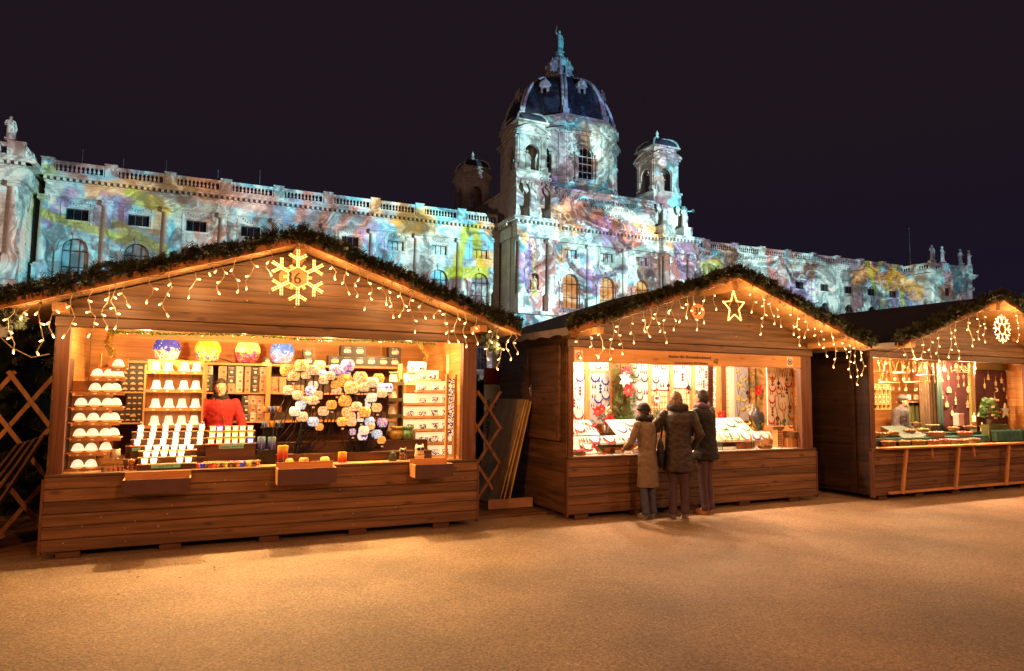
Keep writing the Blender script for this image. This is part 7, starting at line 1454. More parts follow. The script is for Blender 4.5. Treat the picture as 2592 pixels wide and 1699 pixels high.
# ring mobiles
def mobile(lab, x, y, rpx, kind, drop, m, ringm, v):
    u, z = cu_(x, y, v); r = rpx/5.779/FL*11.2; R = thing('ring_mobile', lab, 'mobile', group='ribbon hung ring mobiles'); b = MB(); b.tube([(r*math.cos(t), r*math.sin(t), 0) for t in [2*PI*i/28 for i in range(29)]], .0125, 7); b.build('ring', ringm, R)
    top = OT-z-.01; b = MB()
    for i in range(5):
        a = i*2*PI/5+.4; p0 = Vector((r*math.cos(a), r*math.sin(a), 0)); p1 = Vector((r*.35*math.cos(a), r*.35*math.sin(a), top)); s_ = Vector((.006, 0, 0)); b.add([p0-s_, p0+s_, p1+s_, p1-s_, p0-s_+Vector((0, .002, 0)), p0+s_+Vector((0, .002, 0)), p1+s_+Vector((0, .002, 0)), p1-s_+Vector((0, .002, 0))], [(0, 1, 2, 3), (7, 6, 5, 4), (0, 3, 7, 4), (1, 5, 6, 2)])
        b.box(p0.x-.006, p0.x+.006, p0.y-.001, p0.y+.001, -drop+.02, 0)
    b.build('ribbons', RIB, R)
    for i in range(5): a = i*2*PI/5+.4; o = orn(kind, .036, m).build('pendant_ornament', m, R); o.location = (r*math.cos(a), r*math.sin(a), -drop); o.rotation_euler = (0, 0, random.uniform(-.4, .4))
    if kind != 'heart' and drop < .17: pass
    put(R, 'C', u, v, z)
HOTW = mat('bright_limewood', (.85, .66, .40), .5)  # slightly paler limewood, one even colour
for a in (('mobile with grey yarn ring and pale birds, leftmost in the ornament stall', 190, 355, 112, 'flake', .13, HOTW, YARN, .36), ('mobile with wooden ring and hanging snow crystals, second from left', 355, 512, 128, 'flake', .10, HOTW, PLW, .30), ('mobile with grey yarn ring and stars, third from left', 525, 368, 104, 'star', .11, HOTW, YARN, .36), ('mobile with wooden ring and hanging bells, fourth from left', 700, 505, 115, 'bell', .12, HOTW, PLW, .30), ('mobile with blue grey yarn ring and wooden hearts, fifth from left', 880, 405, 122, 'heart', .11, PLY, YARN, .36)): mobile(*a)
R = thing('roof_mobile', 'mobile shaped like a little stick roof with golden stars and bells', 'mobile', group='ribbon hung ring mobiles'); b = MB(); u, z = cu_(1410, 290, .4)
for s in (-1, 1):
    for t in (-1, 0, 1): b.tube([(0, t*.04, .02), (s*.15, t*.06, -.06)], .006, 5)
    b.tube([(s*.15, -.07, -.06), (s*.15, .07, -.06)], .006, 5)
b.tube([(-.17, 0, -.09), (.17, 0, -.09)], .006, 5); b.tube([(0, -.08, .02), (0, .08, .02)], .006, 5); b.tube([(0, 0, .02), (0, 0, OT-z)], .002, 4); b.build('stick_roof', PLW, R)
for i, x in enumerate((-.11, .02, .14)):
    for j, (kk, s, dz) in enumerate((('star', .05, -.19+.02*i), ('bell', .038, -.33+.02*(i % 2)))): o = orn(kk, s).build(('star', 'bell')[j], HOTW if j else PLY, R); o.location = (x, -.02*i, dz)
    b = MB(); b.tube([(x, -.02*i, -.07), (x, -.02*i, -.32)], .0018, 4); b.build('thread', RIB, R)
put(R, 'C', u, .4, z)
for i, (k, x, y, s, lab) in enumerate((('star', 1152, 312, .062, 'wooden star top left on the red velvet'), ('flake', 1215, 440, .055, 'wooden snow crystal below the top left star'), ('arch', 1228, 620, .075, 'wooden arch with fretwork left of the hanging bells'), ('angel', 1325, 775, .075, 'wooden figure ornament in the middle of the red velvet'), ('house', 1198, 830, .065, 'wooden gabled house at lower left of the red velvet'), ('angel', 1500, 825, .07, 'plain wooden angel at lower right of the red velvet'), ('oval', 1275, 960, .055, 'oval wooden disc lowest on the red velvet'), ('oval', 1510, 615, .07, 'oval fretwork ornament behind the right hanging bell'), ('star', 1130, 480, .035, 'small half hidden star at the left edge of the velvet'), ('flake', 1140, 730, .03, 'small crystal at the left edge of the velvet above the house'),
    ('bell', 1800, 430, .07, 'large open bell ornament left on the far right backcloth'), ('star', 1750, 560, .06, 'wooden star above the orange bow'), ('moon', 1915, 620, .045, 'wooden crescent moon left of the far right figures'), ('angel', 1910, 520, .05, 'small angel ornament above the left crescent moon'), ('angel', 1995, 480, .06, 'pair of angels ornament high on the far right backcloth'), ('flake', 2115, 570, .05, 'snow crystal on a long ribbon at the far right'), ('heart', 2030, 610, .055, 'wooden heart wreath in the middle of the far right backcloth'), ('moon', 2230, 655, .055, 'wooden crescent moon near the right frame edge'), ('star', 2070, 340, .045, 'high wooden star at the far right'), ('bell', 1895, 740, .045, 'wooden bell above the little fir tree'), ('angel', 2070, 720, .045, 'wooden angel right of the little fir tree'), ('star', 2220, 330, .05, 'bright wooden star near the right post'), ('house', 1330, 265, .06, 'square wooden house ornament at the top of the velvet'))):
    ornament(k, x, y, .96 if x < 1600 else .38, s*(1 if x < 1600 else .88), lab, PLY if i % 3 else PLW, .09)
# little fir tree with bows
R = thing('small_fir_tree', 'little decorated fir tree with orange bows on the counter', 'fir tree'); b = MB(); u, z = cu_(1780, 1010, .3)
for i in range(260): t = random.random()**.8; a = random.uniform(0, 2*PI); r = .17*(1-t)+.02; sprig(b, Vector((r*.6*math.cos(a), r*.6*math.sin(a), t*.34)), (math.cos(a), math.sin(a), -.3), .08, 6, .003)
b.build('crown', FIRG, R); b = MB(); b.cyl((0, 0, -.06), (0, 0, .32), .012, .005, 6); b.lathe(0, 0, [(.04, -.14), (.05, -.05), (.0, -.05)], 12); b.build('trunk', TWIG, R)
for i, (x, y) in enumerate(((-.09, .18), (-.1, .03), (.02, .10), (.05, .3), (-.02, -.02), (.1, .08))):
    b = MB()
    for s in (-1, 1): b.tube([(0, 0, 0), (s*.03, -.01, .018), (s*.038, 0, 0), (s*.03, -.01, -.014), (0, 0, 0)], .006, 5)
    b.ball((0, -.008, 0), .009, 6, 4); o = b.build('ribbon_bow', RIB, R); o.location = (x, -.12, y)
put(R, 'C', u, .26, z)
b = MB(); u2, _ = cu_(1780, 1010, .3); b.box(u2-.12, u2+.5, .2, .34, CT, z-.14); o = b.build('tree_block', CLG); put(o, 'C', 0, 0, 0); tag(o, 'cloth covered block under the little fir tree', 'display block')
for k, x, y, s, v, m, lab in (('star5', 2050, 930, .15, .30, mat('aged_white_wood', (.5, .47, .36), .6), 'big pale five pointed star leaning right of the little fir tree'), ('star5', 1712, 1165, .09, .4, HOTW, 'bright five pointed wooden star standing among the baskets')):
    u, z = cu_(x, y, v); o = orn(k, s, m, th=.02).build('standing_star', m); put(o, 'C', u, v, z); tag(o, lab, 'wooden star')
# goods on the counter
o = thing('pink_box', 'upright pink cardboard box on the counter of the ornament stall', 'box'); u, z = cu_(1370, 1140, .5); h = .2; b = MB(); b.box(-.075, .075, -.05, .05, 0, h); b.build('carton', mat('pink_cardboard', (.62, .33, .33), .6), o); b = MB(); b.box(-.08, .08, -.055, .055, h+.0005, h+.02); b.build('lid', mat('pink_lid', (.75, .5, .48), .6), o); b = MB(); b.box(-.058, -.045, -.0515, -.0502, h-.06, h-.03); b.box(.045, .058, -.0515, -.0502, h-.06, h-.03); b.build('print', RED, o); put(o, 'C', u, .5, z)
o = thing('cream_candle', 'cream pillar candle with little flame shaped top right of the pink box', 'candle'); u, z = cu_(1598, 1085, .55); b = MB(); b.lathe(0, 0, [(.036, 0), (.036, .10), (.03, .112), (0, .112)], 14); b.build('wax_body', HOTW, o); b = MB(); b.lathe(0, 0, [(.005, .112), (.014, .135), (.006, .16), (0, .17)], 8); b.build('wick_ornament', HOTW, o); put(o, 'C', u, .55, z)
FN = patt('ornament_mix', [(.7, .45, .2), (.55, .3, .12), (.8, .6, .35), (.4, .15, .08)], 40); FR_ = patt('red_white_mix', [(.55, .06, .08), (.75, .5, .45), (.6, .15, .15)], 60); FB = patt('blue_green_mix', [(.1, .25, .3), (.6, .5, .35), (.15, .2, .35)], 50)
bl2 = [(160, 1305, 60, .06, .34, FN, 'tiny basket at the far left, rear row'), (250, 1310, 130, .06, .34, FB, 'round basket with blue bits, rear row left'), (340, 1300, 90, .05, .40, FN, 'small round basket between two larger ones, rear left'), (440, 1290, 135, .06, .34, FN, 'round basket with stars in front of the green tray'), (665, 1260, 200, .06, .48, FN, 'wide basket left of the middle rear'), (870, 1245, 220, .06, .50, FN, 'wide basket in the middle rear row'), (765, 1135, 135, .04, .80, None, 'small handled basket far back beside the plate'),
       (1310, 1215, 190, .05, .48, FN, 'basket with wooden curls in front of the pink box'), (1545, 1195, 260, .05, .48, FR_, 'wide basket with red things right of the pink box'), (1060, 1300, 420, .07, .28, FB, 'long boat shaped basket in the middle row'), (1480, 1290, 340, .06, .28, FR_, 'second long basket in the middle row with red pieces'), (360, 1465, 270, .085, .12, FN, 'brown basket leftmost in the front row'), (590, 1462, 190, .08, .12, FN, 'brown basket second in the front row'), (800, 1458, 260, .08, .12, FN, 'pale heaped basket third in the front row'),
       (1010, 1440, 190, .07, .14, FR_, 'basket fourth in the front row with red bits'), (1180, 1430, 210, .08, .13, FR_, 'basket fifth in the front row with pink bits'), (1330, 1425, 150, .07, .14, FB, 'small basket sixth in the front row'), (1450, 1420, 180, .07, .13, FN, 'basket seventh in the front row'), (1610, 1410, 200, .08, .13, FR_, 'golden basket rightmost in the front row')]
for x, y, wpx, h, v, fm, lab in bl2:
    u, z = cu_(x, y, v); w_ = wpx/5.779/FL*11.3; z = CT+.002 if v < .2 else z
    basket('C', lab, u, v+.02, max(z, CT+.002), w_, h, min(w_, .17), WK if 'brown' not in lab else WK2, fm, 'handled' in lab, group='wicker baskets of the ornament stall')
# stepped table under the rear baskets
R = thing('draped_step', 'low teal draped step under the rear rows of baskets', 'display step', W('C', 0, 0, 0), YAW); _, za = cu_(1060, 1303, .28); _, zb_ = cu_(870, 1248, .5); b = MB(); b.box(.2, 4.1, .22, .42, CT+.001, za-.001); b.build('lower_step', TEAL, R); b = MB(); b.box(.2, 4.1, .4205, .62, CT+.001, zb_-.001); b.build('upper_step', TEAL, R)
b = MB(); (u0, z0), (u1, z1) = cu_(235, 1150, .7), cu_(560, 1150, .7); b.add([(u0, .72, z0), (u1, .72, z0), (u1+.18, .3, z0-.17), (u0, .3, z0-.17), (u0, .74, z0-.012), (u1, .74, z0-.012), (u1+.18, .3, z0-.182), (u0, .3, z0-.182)], [(3, 2, 1, 0), (4, 5, 6, 7), (0, 1, 5, 4), (3, 7, 6, 2), (1, 2, 6, 5), (0, 4, 7, 3)]); o = b.build('green_tray', mat('petrol_green_board', (.025, .07, .07), .5)); put(o, 'C', 0, 0, 0); tag(o, 'sloping petrol green board in front of the seller', 'board')
o = thing('white_plate', 'flat white plate far back on the ornament counter', 'plate'); b = MB(); b.lathe(0, 0, [(.08, 0), (.14, .012), (.14, .016), (.08, .006)], 24, sy=.7); b.build('plate', CER, o); q = MB(); q.lathe(0, 0, [(.05, .0062), (.07, .007), (.07, .009), (.05, .0085)], 20, sy=.7, cap=False); q.build('inner_ring', CER, o); u, z = cu_(985, 1140, .7); put(o, 'C', u, .7, z)
drape('satin_drape', 'crumpled teal satin cloth heaped at the right counter end', 1880, 1190, 2500, 1400, .12, TEAL, .035, 9)
# ---------------------------------------------------------------- between and beside the stalls
def trellis(lab, fr, u0, u1, v, z0, z1, nd, seed):
    R = thing('lattice_fence', lab, 'lattice fence', group='folding lattice fences'); k = 0; w_ = u1-u0; h = z1-z0
    for s in (-1, 1):
        for i in range(-nd, nd*2):
            # diagonal battens clipped to the rectangle
            x0 = u0+w_*i/nd; pts = []; sl = 1.45
            t0, t1 = 0, h/sl
            a = (x0, z0) if s > 0 else (x0+h/sl, z0); e = (x0+h/sl, z1) if s > 0 else (x0, z1)
            (ax, az), (ex, ez) = a, e
            def cut(px, pz, qx, qz, lim, hi):
                if (px > lim) == hi and px != lim: t = (lim-px)/(qx-px) if qx != px else 0; return lim, pz+(qz-pz)*t
                return px, pz
            if max(ax, ex) <= u0 or min(ax, ex) >= u1: continue
            ax, az = cut(ax, az, ex, ez, u0, False) if ax < u0 else (ax, az); ax, az = cut(ax, az, ex, ez, u1, True) if ax > u1 else (ax, az); ex, ez = cut(ex, ez, ax, az, u0, False) if ex < u0 else (ex, ez); ex, ez = cut(ex, ez, ax, az, u1, True) if ex > u1 else (ex, ez)
            L_ = math.hypot(ex-ax, ez-az)
            if L_ < .12: continue
            b = MB(); b.cbox(((ax+ex)/2, v+s*.011, (az+ez)/2), (.042, .018, L_+.04), ry=math.atan2(ex-ax, ez-az)); b.build('batten', FW, R)
    put(R, fr, 0, 0, 0); return R
u0, _ = at('A', -60, 900, .7); trellis('folding wooden lattice fence left of stall 36', 'A', -1.6, -.12, .75, .12, 1.78, 4, 1)
trellis('folding wooden lattice fence between stalls 36 and 35', 'A', 4.55, 5.25, 1.1, .1, 1.62, 2, 2)
b = MB()
def sheet(lab, ub, ut, zt, v0, v1, m=LW, th=.018, fr='B', dv=0, name='leaning_board', z0=.06):
    b = MB(); n_ = Vector((zt, 0, -(ut-ub))).normalized()*th
    b.add([(ub, v0, z0), (ub, v1, z0), (ut, v1+dv, zt), (ut, v0+dv, zt), (ub-n_.x, v0, z0-n_.z), (ub-n_.x, v1, z0-n_.z), (ut-n_.x, v1+dv, zt-n_.z), (ut-n_.x, v0+dv, zt-n_.z)], [(0, 1, 2, 3), (7, 6, 5, 4), (0, 4, 5, 1), (1, 5, 6, 2), (2, 6, 7, 3), (3, 7, 4, 0)])
    o = b.build(name, m); put(o, fr, 0, 0, 0); tag(o, lab, 'board', 'boards leaning between the stalls'); return o
sheet('foremost wide weathered board leaning on the side of stall 35', -.52, -.115, 1.52, .95, 1.9, wood('weathered_ply', (.5, .36, .13), (.34, .23, .09), axis=2, pv=.1)); sheet('second board leaning on the side of stall 35, just behind the widest', -.47, -.085, 1.52, .93, 1.8); sheet('third board leaning on the side of stall 35, close to the wall', -.40, -.055, 1.50, .9, 1.75)
b = MB(); b.box(-.72, -.05, .86, .91, .045, .17); o = b.build('timber_sleeper', mat('reddish_timber', (.33, .17, .10), .7, var=.2, vscale=8)); put(o, 'B', 0, 0, 0); tag(o, 'short reddish timber lying under the leaning boards', 'timber')
DKB = wood('dark_plank', (.09, .045, .025), (.05, .025, .014), axis=2, pv=.3)
for i in range(4): sheet('dark plank leaning on the left side of stall 36, %s from the wall' % ORD[i], -.62-.09*i, -.08-.075*i, 1.15-.03*i, .28+.03*i, .48+.05*i, DKB, .02, 'A', name='leaning_plank', z0=.10)
for fr, x0, x1, lab in (('A', HW+.15, 6.1, 'dark wooden walkway boards on the ground between stalls 36 and 35'), ('A', -2.0, -.08, 'dark wooden walkway boards on the ground left of stall 36')):
    R = thing('walkway_boards', lab, 'walkway'); n_ = 10
    for i in range(n_): b = MB(); b.box(x0+random.uniform(0, .05), x1-random.uniform(0, .05), .32+i*.19, .32+i*.19+.18, .004, .035); b.build('plank', DW, R)
    put(R, fr, 0, 0, 0)
# banner
R = thing('energy_banner', 'tall narrow white banner with red top and red lettering between the stalls', 'banner'); b = MB(); b.box(-.17, .17, 0, .04, 0, 1.75); b.build('panel', mat('white_banner', (.8, .8, .8), .5), R); b = MB(); b.box(-.172, .172, -.003, .043, 1.7505, 2.02); b.build('red_top', mat('banner_red', (.35, .02, .02), .5), R); b = MB(); b.box(.172, .2, 0, .04, 0, 2.02); b.build('red_edge', mat('banner_red', (.35, .02, .02), .5), R)
text('e', (.06, -.004, 1.38), .42, mat('banner_red', (.35, .02, .02), .5), R, shear=.2); text('VN', (.02, -.004, 1.36), .26, DK, R, rot=(PI/2, PI/2, 0), align='LEFT'); text('www.evn.at', (-.14, -.004, 1.52), .15, DK, R, rot=(PI/2, PI/2, 0), align='LEFT')
u, z = at('A', 1252, 932, 2.3); put(R, 'A', u, 2.3, z-2.02); 
if z-2.02 > 0: b = MB(); b.cyl((0, .02, -(z-2.02)), (0, .02, 0), .03, n=8); b.build('stand', METAL, R)
# small floodlight on a cable at the left frame edge
R = thing('floodlight_box', 'small grey floodlight housing at the left frame edge', 'floodlight'); b = MB(); b.box(-.06, .06, -.04, .04, -.05, .05); b.lathe(0, 0, [(.03, .05), (.02, .09)], 8); b.build('housing', mat('grey_housing', (.35, .3, .3), .5), R); b = MB(); b.box(-.045, .045, -.045, -.0405, -.035, .035); b.build('lens', BLIND, R); u, z = at('A', 0, 841, .25); put(R, 'A', u, .25, z)
b = MB(); b.tube([(0, .03, .05), (.1, .2, .25), (.5, .2, .32)], .006, 5); b.build('cable', CABLE, R)
# clipped yews behind the stalls
YEW = leafmat('yew_leaf', (.006, .012, .006), (.018, .028, .012))
def yew(lab, fr, u, v, r, h, n_=2600):
    R = thing('clipped_yew', lab, 'clipped yew', group='clipped yews behind the stalls'); b = MB()
    for i in range(n_):
        t = random.random(); a = random.uniform(0, 2*PI); q = Vector((math.cos(a)*math.sqrt(1-t*t), math.sin(a)*math.sqrt(1-t*t), t)); k = 1-.12*random.random()+.05*math.sin(a*5)*math.cos(t*7); p = Vector((q.x*r*k, q.y*r*k, q.z*h*k)); sprig(b, p, q+Vector((random.uniform(-.5, .5),)*3), .16, 4, .018)
    b.build('crown', YEW, R); c = MB(); c.ball((0, 0, 0), (r*.86, r*.86, h*.86), 20, 12); c.build('inner_foliage', YEW, R); c = MB(); c.cyl((0, 0, 0), (0, 0, h*.6), .12, .06, 8); c.build('trunk', TWIG, R); put(R, fr, u, v, 0)
yew('large dark clipped yew dome behind the left lattice fence', 'A', -2.0, 4.2, 2.1, 3.1, 4200); yew('dark clipped yew at the far left edge', 'A', -5.2, 5.0, 2.0, 2.9, 1500); u, _ = at('A', 1205, 1050, 4.0); yew('dark round clipped yew seen between the first two stalls', 'A', u, 4.0, .45, 1.75, 1200)

random.seed(9)
for i in range(26):
    k = ('star', 'bell', 'flake', 'heart', 'house', 'angel')[i % 6]; x, y = 560+(i % 13)*88+random.uniform(-12, 12), (285 if i < 13 else 345)+random.uniform(-25, 25)
    ornament(k, x, y, .30+.05*(i % 3), random.uniform(.026, .036), 'small limewood %s in the dense hanging row under the beam, %s of the %s line' % (k.replace('flake', 'crystal'), ORD[i % 13], ('upper', 'lower')[i > 12]), HOTW, .05)
# ---------------------------------------------------------------- people
SKIN = mat('skin', (.55, .30, .19), .55, var=.06, vscale=20); EYEW = mat('eye_white', (.8, .78, .75), .3)
def remesh(o, vox, sm=4, disp=0, dscale=.15):
    m_ = o.modifiers.new('one_surface', 'REMESH'); m_.mode = 'VOXEL'; m_.voxel_size = vox; m_.use_smooth_shade = True
    s = o.modifiers.new('soften', 'SMOOTH'); s.iterations = sm; s.factor = .5
    if disp:
        t = bpy.data.textures.new('folds', 'CLOUDS'); t.noise_scale = dscale; d = o.modifiers.new('folds', 'DISPLACE'); d.texture = t; d.strength = disp; d.mid_level = .5
    return o
def ring(cx, cy, z, rx, ry, n_=20): return [(cx+rx*math.cos(t), cy+ry*math.sin(t), z) for t in [2*PI*i/n_ for i in range(n_)]]
def hand(b, wrist, d, up, s=1, curl=.5):
    """palm, thumb and four bent fingers; d points along the hand, up out of its back"""
    d = Vector(d).normalized(); up = (Vector(up)-d*Vector(up).dot(d)).normalized(); sd = d.cross(up); w_ = Vector(wrist)
    b.caps(w_, w_+d*.03*s, .022*s, .026*s, 8); pc = w_+d*.055*s
    for k in range(4): b.caps(w_+d*.02*s+sd*(k-1.5)*.012*s, pc+d*.02*s+sd*(k-1.5)*.018*s, .012*s, .011*s, 7)
    for k, L_ in enumerate((.062, .074, .07, .054)):
        p0 = pc+d*.022*s+sd*(k-1.5)*.0185*s; dd = (d-up*curl*.5).normalized(); p1 = p0+dd*L_*.45*s; d2 = (d-up*curl*1.6).normalized(); p2 = p1+d2*L_*.55*s; b.caps(p0, p1, .0088*s, .0082*s, 7); b.caps(p1, p2, .0082*s, .007*s, 7)
    t0 = w_+d*.025*s-sd*.024*s; t1 = t0+(d*.7-sd*.7-up*.2)*.035*s; t2 = t1+(d*.95-sd*.2-up*.4)*.03*s; b.caps(t0, t1, .011*s, .0095*s, 7); b.caps(t1, t2, .0095*s, .008*s, 7)
def person(lab, fr, u, v, z, rz, H, P):
    """P: dict of pose and clothing. Local frame: faces -Y, feet at z=0."""
    R = thing('person', lab, 'person'); s = H/1.7; b = MB(); g = P.get
    hip = .90*s; sh = 1.40*s; lean = g('lean', 0); tw = .19*s*g('broad', 1)
    hx = lambda z_: -lean*max(0, z_-hip)                        # forward shift of the spine
    neck = Vector((0, hx(sh)+.0, sh+.05*s)); head = Vector((g('hx', 0), hx(1.58*s)+g('hy', -.015), g('hz', 1.575*s)))
    st = g('stance', .10)*s*1.15
    feet = g('feet', [(-st, .0), (st, .02)])
    for (fx, fy), sg in zip(feet, (-1, 1)):
        kn = Vector((fx*.9, fy*.5-.02, .48*s)); an = Vector((fx, fy, .09*s)); hp = Vector((sg*.085*s, 0, hip))
        b.caps(hp, kn, .066*s, .052*s); b.caps(kn, an, .052*s, .036*s); b.caps(an, Vector((fx, fy-.11*s, .035*s)), .034*s, .028*s, 8)
    b.loft([ring(0, hx(z_*s), z_*s, a*s, c*s) for z_, a, c in ((.82, .10, .07), (.92, .12, .08), (1.05, .10, .07), (1.2, .11, .08), (1.34, .13, .08), (1.42, .10, .07), (1.47, .055, .055))]); b.caps(neck-Vector((0, 0, .05)), Vector((head.x*.5, head.y+.02, head.z-.07*s)), .055*s, .05*s)
    hs = .96*s; b.ball(head, (.074*hs, .092*hs, .112*hs), 18, 14); b.ball(head+Vector((0, -.03*hs, -.06*hs)), (.052*hs, .06*hs, .055*hs), 12, 8); 
    fd = Matrix.Rotation(g('turn', 0), 3, 'Z'); F = lambda x, y, z_: head+fd @ Vector((x*hs, y*hs, z_*hs))
    b.caps(F(0, -.088, .012), F(0, -.108, -.022), .009*hs, .014*hs, 8); [b.ball(F(q*.076, .005, -.01), (.012*hs, .02*hs, .03*hs), 8, 6) for q in (-1, 1)]; b.ball(F(0, -.085, -.055), (.026*hs, .012*hs, .010*hs), 8, 6); b.ball(F(0, -.078, -.092), (.025*hs, .02*hs, .018*hs), 8, 6); [b.ball(F(q*.03, -.078, .03), (.022*hs, .012*hs, .008*hs), 8, 6) for q in (-1, 1)]
    arms = g('arms'); cs = MB()
    for sg, (el, wr) in zip((-1, 1), arms):
        S_ = Vector((sg*tw, hx(sh)+.01, sh-.01*s)); E_ = Vector(el)*s; W_ = Vector(wr)*s; b.caps(S_, E_, .048*s, .040*s); b.caps(E_, W_, .040*s, .027*s); hand(b, W_, W_-E_, g('palm', (0, 0, 1)), s*1.02, g('curl', .6))
    body = b.build('body', SKIN, R); remesh(body, .0075, 2)
    eye = MB(); [eye.ball(F(q*.031, -.083, .018), (.012*hs, .006*hs, .007*hs), 8, 6) for q in (-1, 1)]; eo = eye.build('eyes', EYEW, R); pu_ = MB(); [pu_.ball(F(q*.031, -.0885, .018), (.0055*hs, .003*hs, .0055*hs), 8, 6) for q in (-1, 1)]; pu_.build('pupils', DK, eo); lp = MB(); lp.ball(F(0, -.094, -.052), (.022*hs, .006*hs, .0055*hs), 10, 6); lp.build('lips', mat('lips', (.4, .12, .1), .5), R)
    # trousers and shoes
    t = MB()
    for (fx, fy), sg in zip(feet, (-1, 1)): t.caps(Vector((sg*.075*s, 0, hip-.06)), Vector((fx*.9, fy*.5-.02, .48*s)), .08*s, .062*s, 12); t.caps(Vector((fx*.9, fy*.5-.02, .48*s)), Vector((fx, fy+.01, .11*s)), .062*s, .054*s, 12); t.cyl((fx, fy+.01, .06*s), (fx, fy+.01, .13*s), .064*s, .062*s, 12)
    t.loft([ring(0, 0, z_*s, a*s, c*s) for z_, a, c in ((.80, .13, .09), (.9, .135, .09), (.98, .12, .08))]); remesh(t.build('trousers', g('trousers'), R), .016, 4, .018, .09)
    for (fx, fy), sg in zip(feet, (-1, 1)):
        k = MB(); k.loft([[(fx+x*s, fy+y*s, z_*s) for x, y, z_ in rr] for rr in ([(.04*math.cos(q), .035*math.sin(q)-.01 if math.sin(q) > 0 else .14*math.sin(q)*1.15-.01, h0) for q in [2*PI*i/16 for i in range(16)]] for h0 in (.0, .02))]); k.caps((fx, fy, .05*s), (fx, fy-.11*s, .04*s), .042*s, .035*s, 10); k.cyl((fx, fy+.01, .05*s), (fx, fy+.01, .12*s), .045*s, .047*s, 10); so = k.build('shoe', g('shoes'), R); remesh(so, .009, 3)
    # coat
    c = MB(); cl = g('coat_len', .5); W0 = g('coat_w', 1)
    prof = [(cl, .19), (cl+.1, .185), (.85, .175), (1.0, .16), (1.15, .165), (1.3, .18), (1.38, .165), (1.44, .11), (1.49, .07)]
    prof = [q for q in prof if q[0] >= cl]; c.loft([ring(0, hx(z_*s), z_*s, a*s*W0, a*.80*s*W0, 24) for z_, a in prof])
    for sg, (el, wr) in zip((-1, 1), arms):
        S_ = Vector((sg*tw*.98, hx(sh)+.01, sh-.02*s)); E_ = Vector(el)*s; W_ = Vector(wr)*s; c.caps(S_, E_, .066*s*W0, .056*s*W0, 12); c.caps(E_, E_.lerp(W_, .93), .056*s*W0, .044*s, 12)
    co = c.build('coat', g('coat'), R); remesh(co, .012, 3, .02, .05)
    if g('collar'): k = MB(); k.tube([(.095*s*math.cos(t_), hx(sh)+.075*s*math.sin(t_)-.01, 1.47*s+.012*math.sin(3*t_)) for t_ in [2*PI*i/16 for i in range(17)]], g('collar_r', .042)*s, 8); remesh(k.build('collar', g('collar'), R), .012, 3, .02, .04)
    if g('hair'):
        k = MB(); k.ball(head+Vector((0, .012, .018))*1, (.088*hs, .102*hs, .118*hs), 18, 14); L_ = g('hair_len', .0)
        if L_: k.caps(F(0, .045, -.02), F(0, .05, -.02-L_), .075*hs, .06*hs, 12); [k.caps(F(q*.062, .02, .0), F(q*.066, .0, -.02-L_*.8), .035*hs, .03*hs, 10) for q in (-1, 1)]
        ho = k.build('hair', g('hair'), R); 
        # leave the face free
        cut = MB(); cx = F(0, -.10, -.035); me = ho.data
        vs = [v_.co.copy() for v_ in me.vertices]
        for i, co_ in enumerate(vs):
            lc = fd.inverted() @ (co_-head)
            if lc.y < -.035*hs and lc.z < .055*hs and abs(lc.x) < .075*hs: me.vertices[i].co = head+fd @ Vector((lc.x*.6, -.02*hs, lc.z*.8+.02))
        remesh(ho, .009, 3, .014, .02)
    if g('hat'):
        k = MB()
        if g('hat_kind') == 'cap': k.ball(F(0, .008, .055), (.094*hs, .108*hs, .07*hs), 18, 10); k.loft([[tuple(F(.075*math.cos(q), -.055-.075*max(0, -math.sin(q)) if math.sin(q) < 0 else -.05, h0)) for q in [2*PI*i/16 for i in range(16)]] for h0 in (.045, .056)])
        else: k.ball(F(0, .01, .05), (.092*hs, .108*hs, .095*hs), 18, 12); k.tube([tuple(F(.086*math.cos(q), .008+.102*math.sin(q), .035)) for q in [2*PI*i/20 for i in range(21)]], .018*hs, 8)
        remesh(k.build('hat', g('hat'), R), .008, 2)
    if g('extra'): g('extra')(R, s)
    put(R, fr, u, v, z, rz); return R
JEAN = mat('blue_jeans', (.055, .06, .11), .8, var=.25, vscale=12); PURT = mat('plum_trousers', (.06, .03, .045), .8, var=.2, vscale=12); BLK = mat('black_wool', (.005, .0045, .005), .8, var=.3, vscale=15, bump=.2); BRC = mat('brown_down_coat', (.022, .012, .009), .55, var=.25, vscale=9, bump=.5, bscale=14); BEI = mat('olive_beige_coat', (.16, .11, .07), .65, var=.15, vscale=9, bump=.3, bscale=14)
REDF = mat('red_fleece', (.42, .02, .015), .85, var=.15, vscale=10); GRJ = mat('grey_fleece', (.055, .05, .06), .85, var=.2, vscale=10); HAIRB = mat('dark_blond_hair', (.16, .09, .045), .6, var=.4, vscale=40); HAIRD = mat('dark_hair', (.03, .02, .015), .6, var=.4, vscale=40); TAN = mat('tan_leather', (.40, .20, .08), .5); GRS = mat('grey_canvas_shoe', (.2, .2, .2), .7); FURM = mat('dark_fur', (.025, .018, .014), .9, bump=.8, bscale=80); REDS = mat('red_scarf', (.55, .02, .02), .8); LIL = mat('mauve_scarf', (.12, .07, .11), .85)
def satchel(R, s):
    k = MB(); k.ball((.24*s, .03, .86*s), (.05, .15, .2), 14, 10); remesh(k.build('shoulder_bag', BLK, R), .012, 2); k = MB(); k.tube([(.24*s, .03, 1.0*s), (.2*s, .02, 1.3*s), (.12*s, .0, 1.45*s)], .012, 6); k.build('bag_strap', BLK, R)
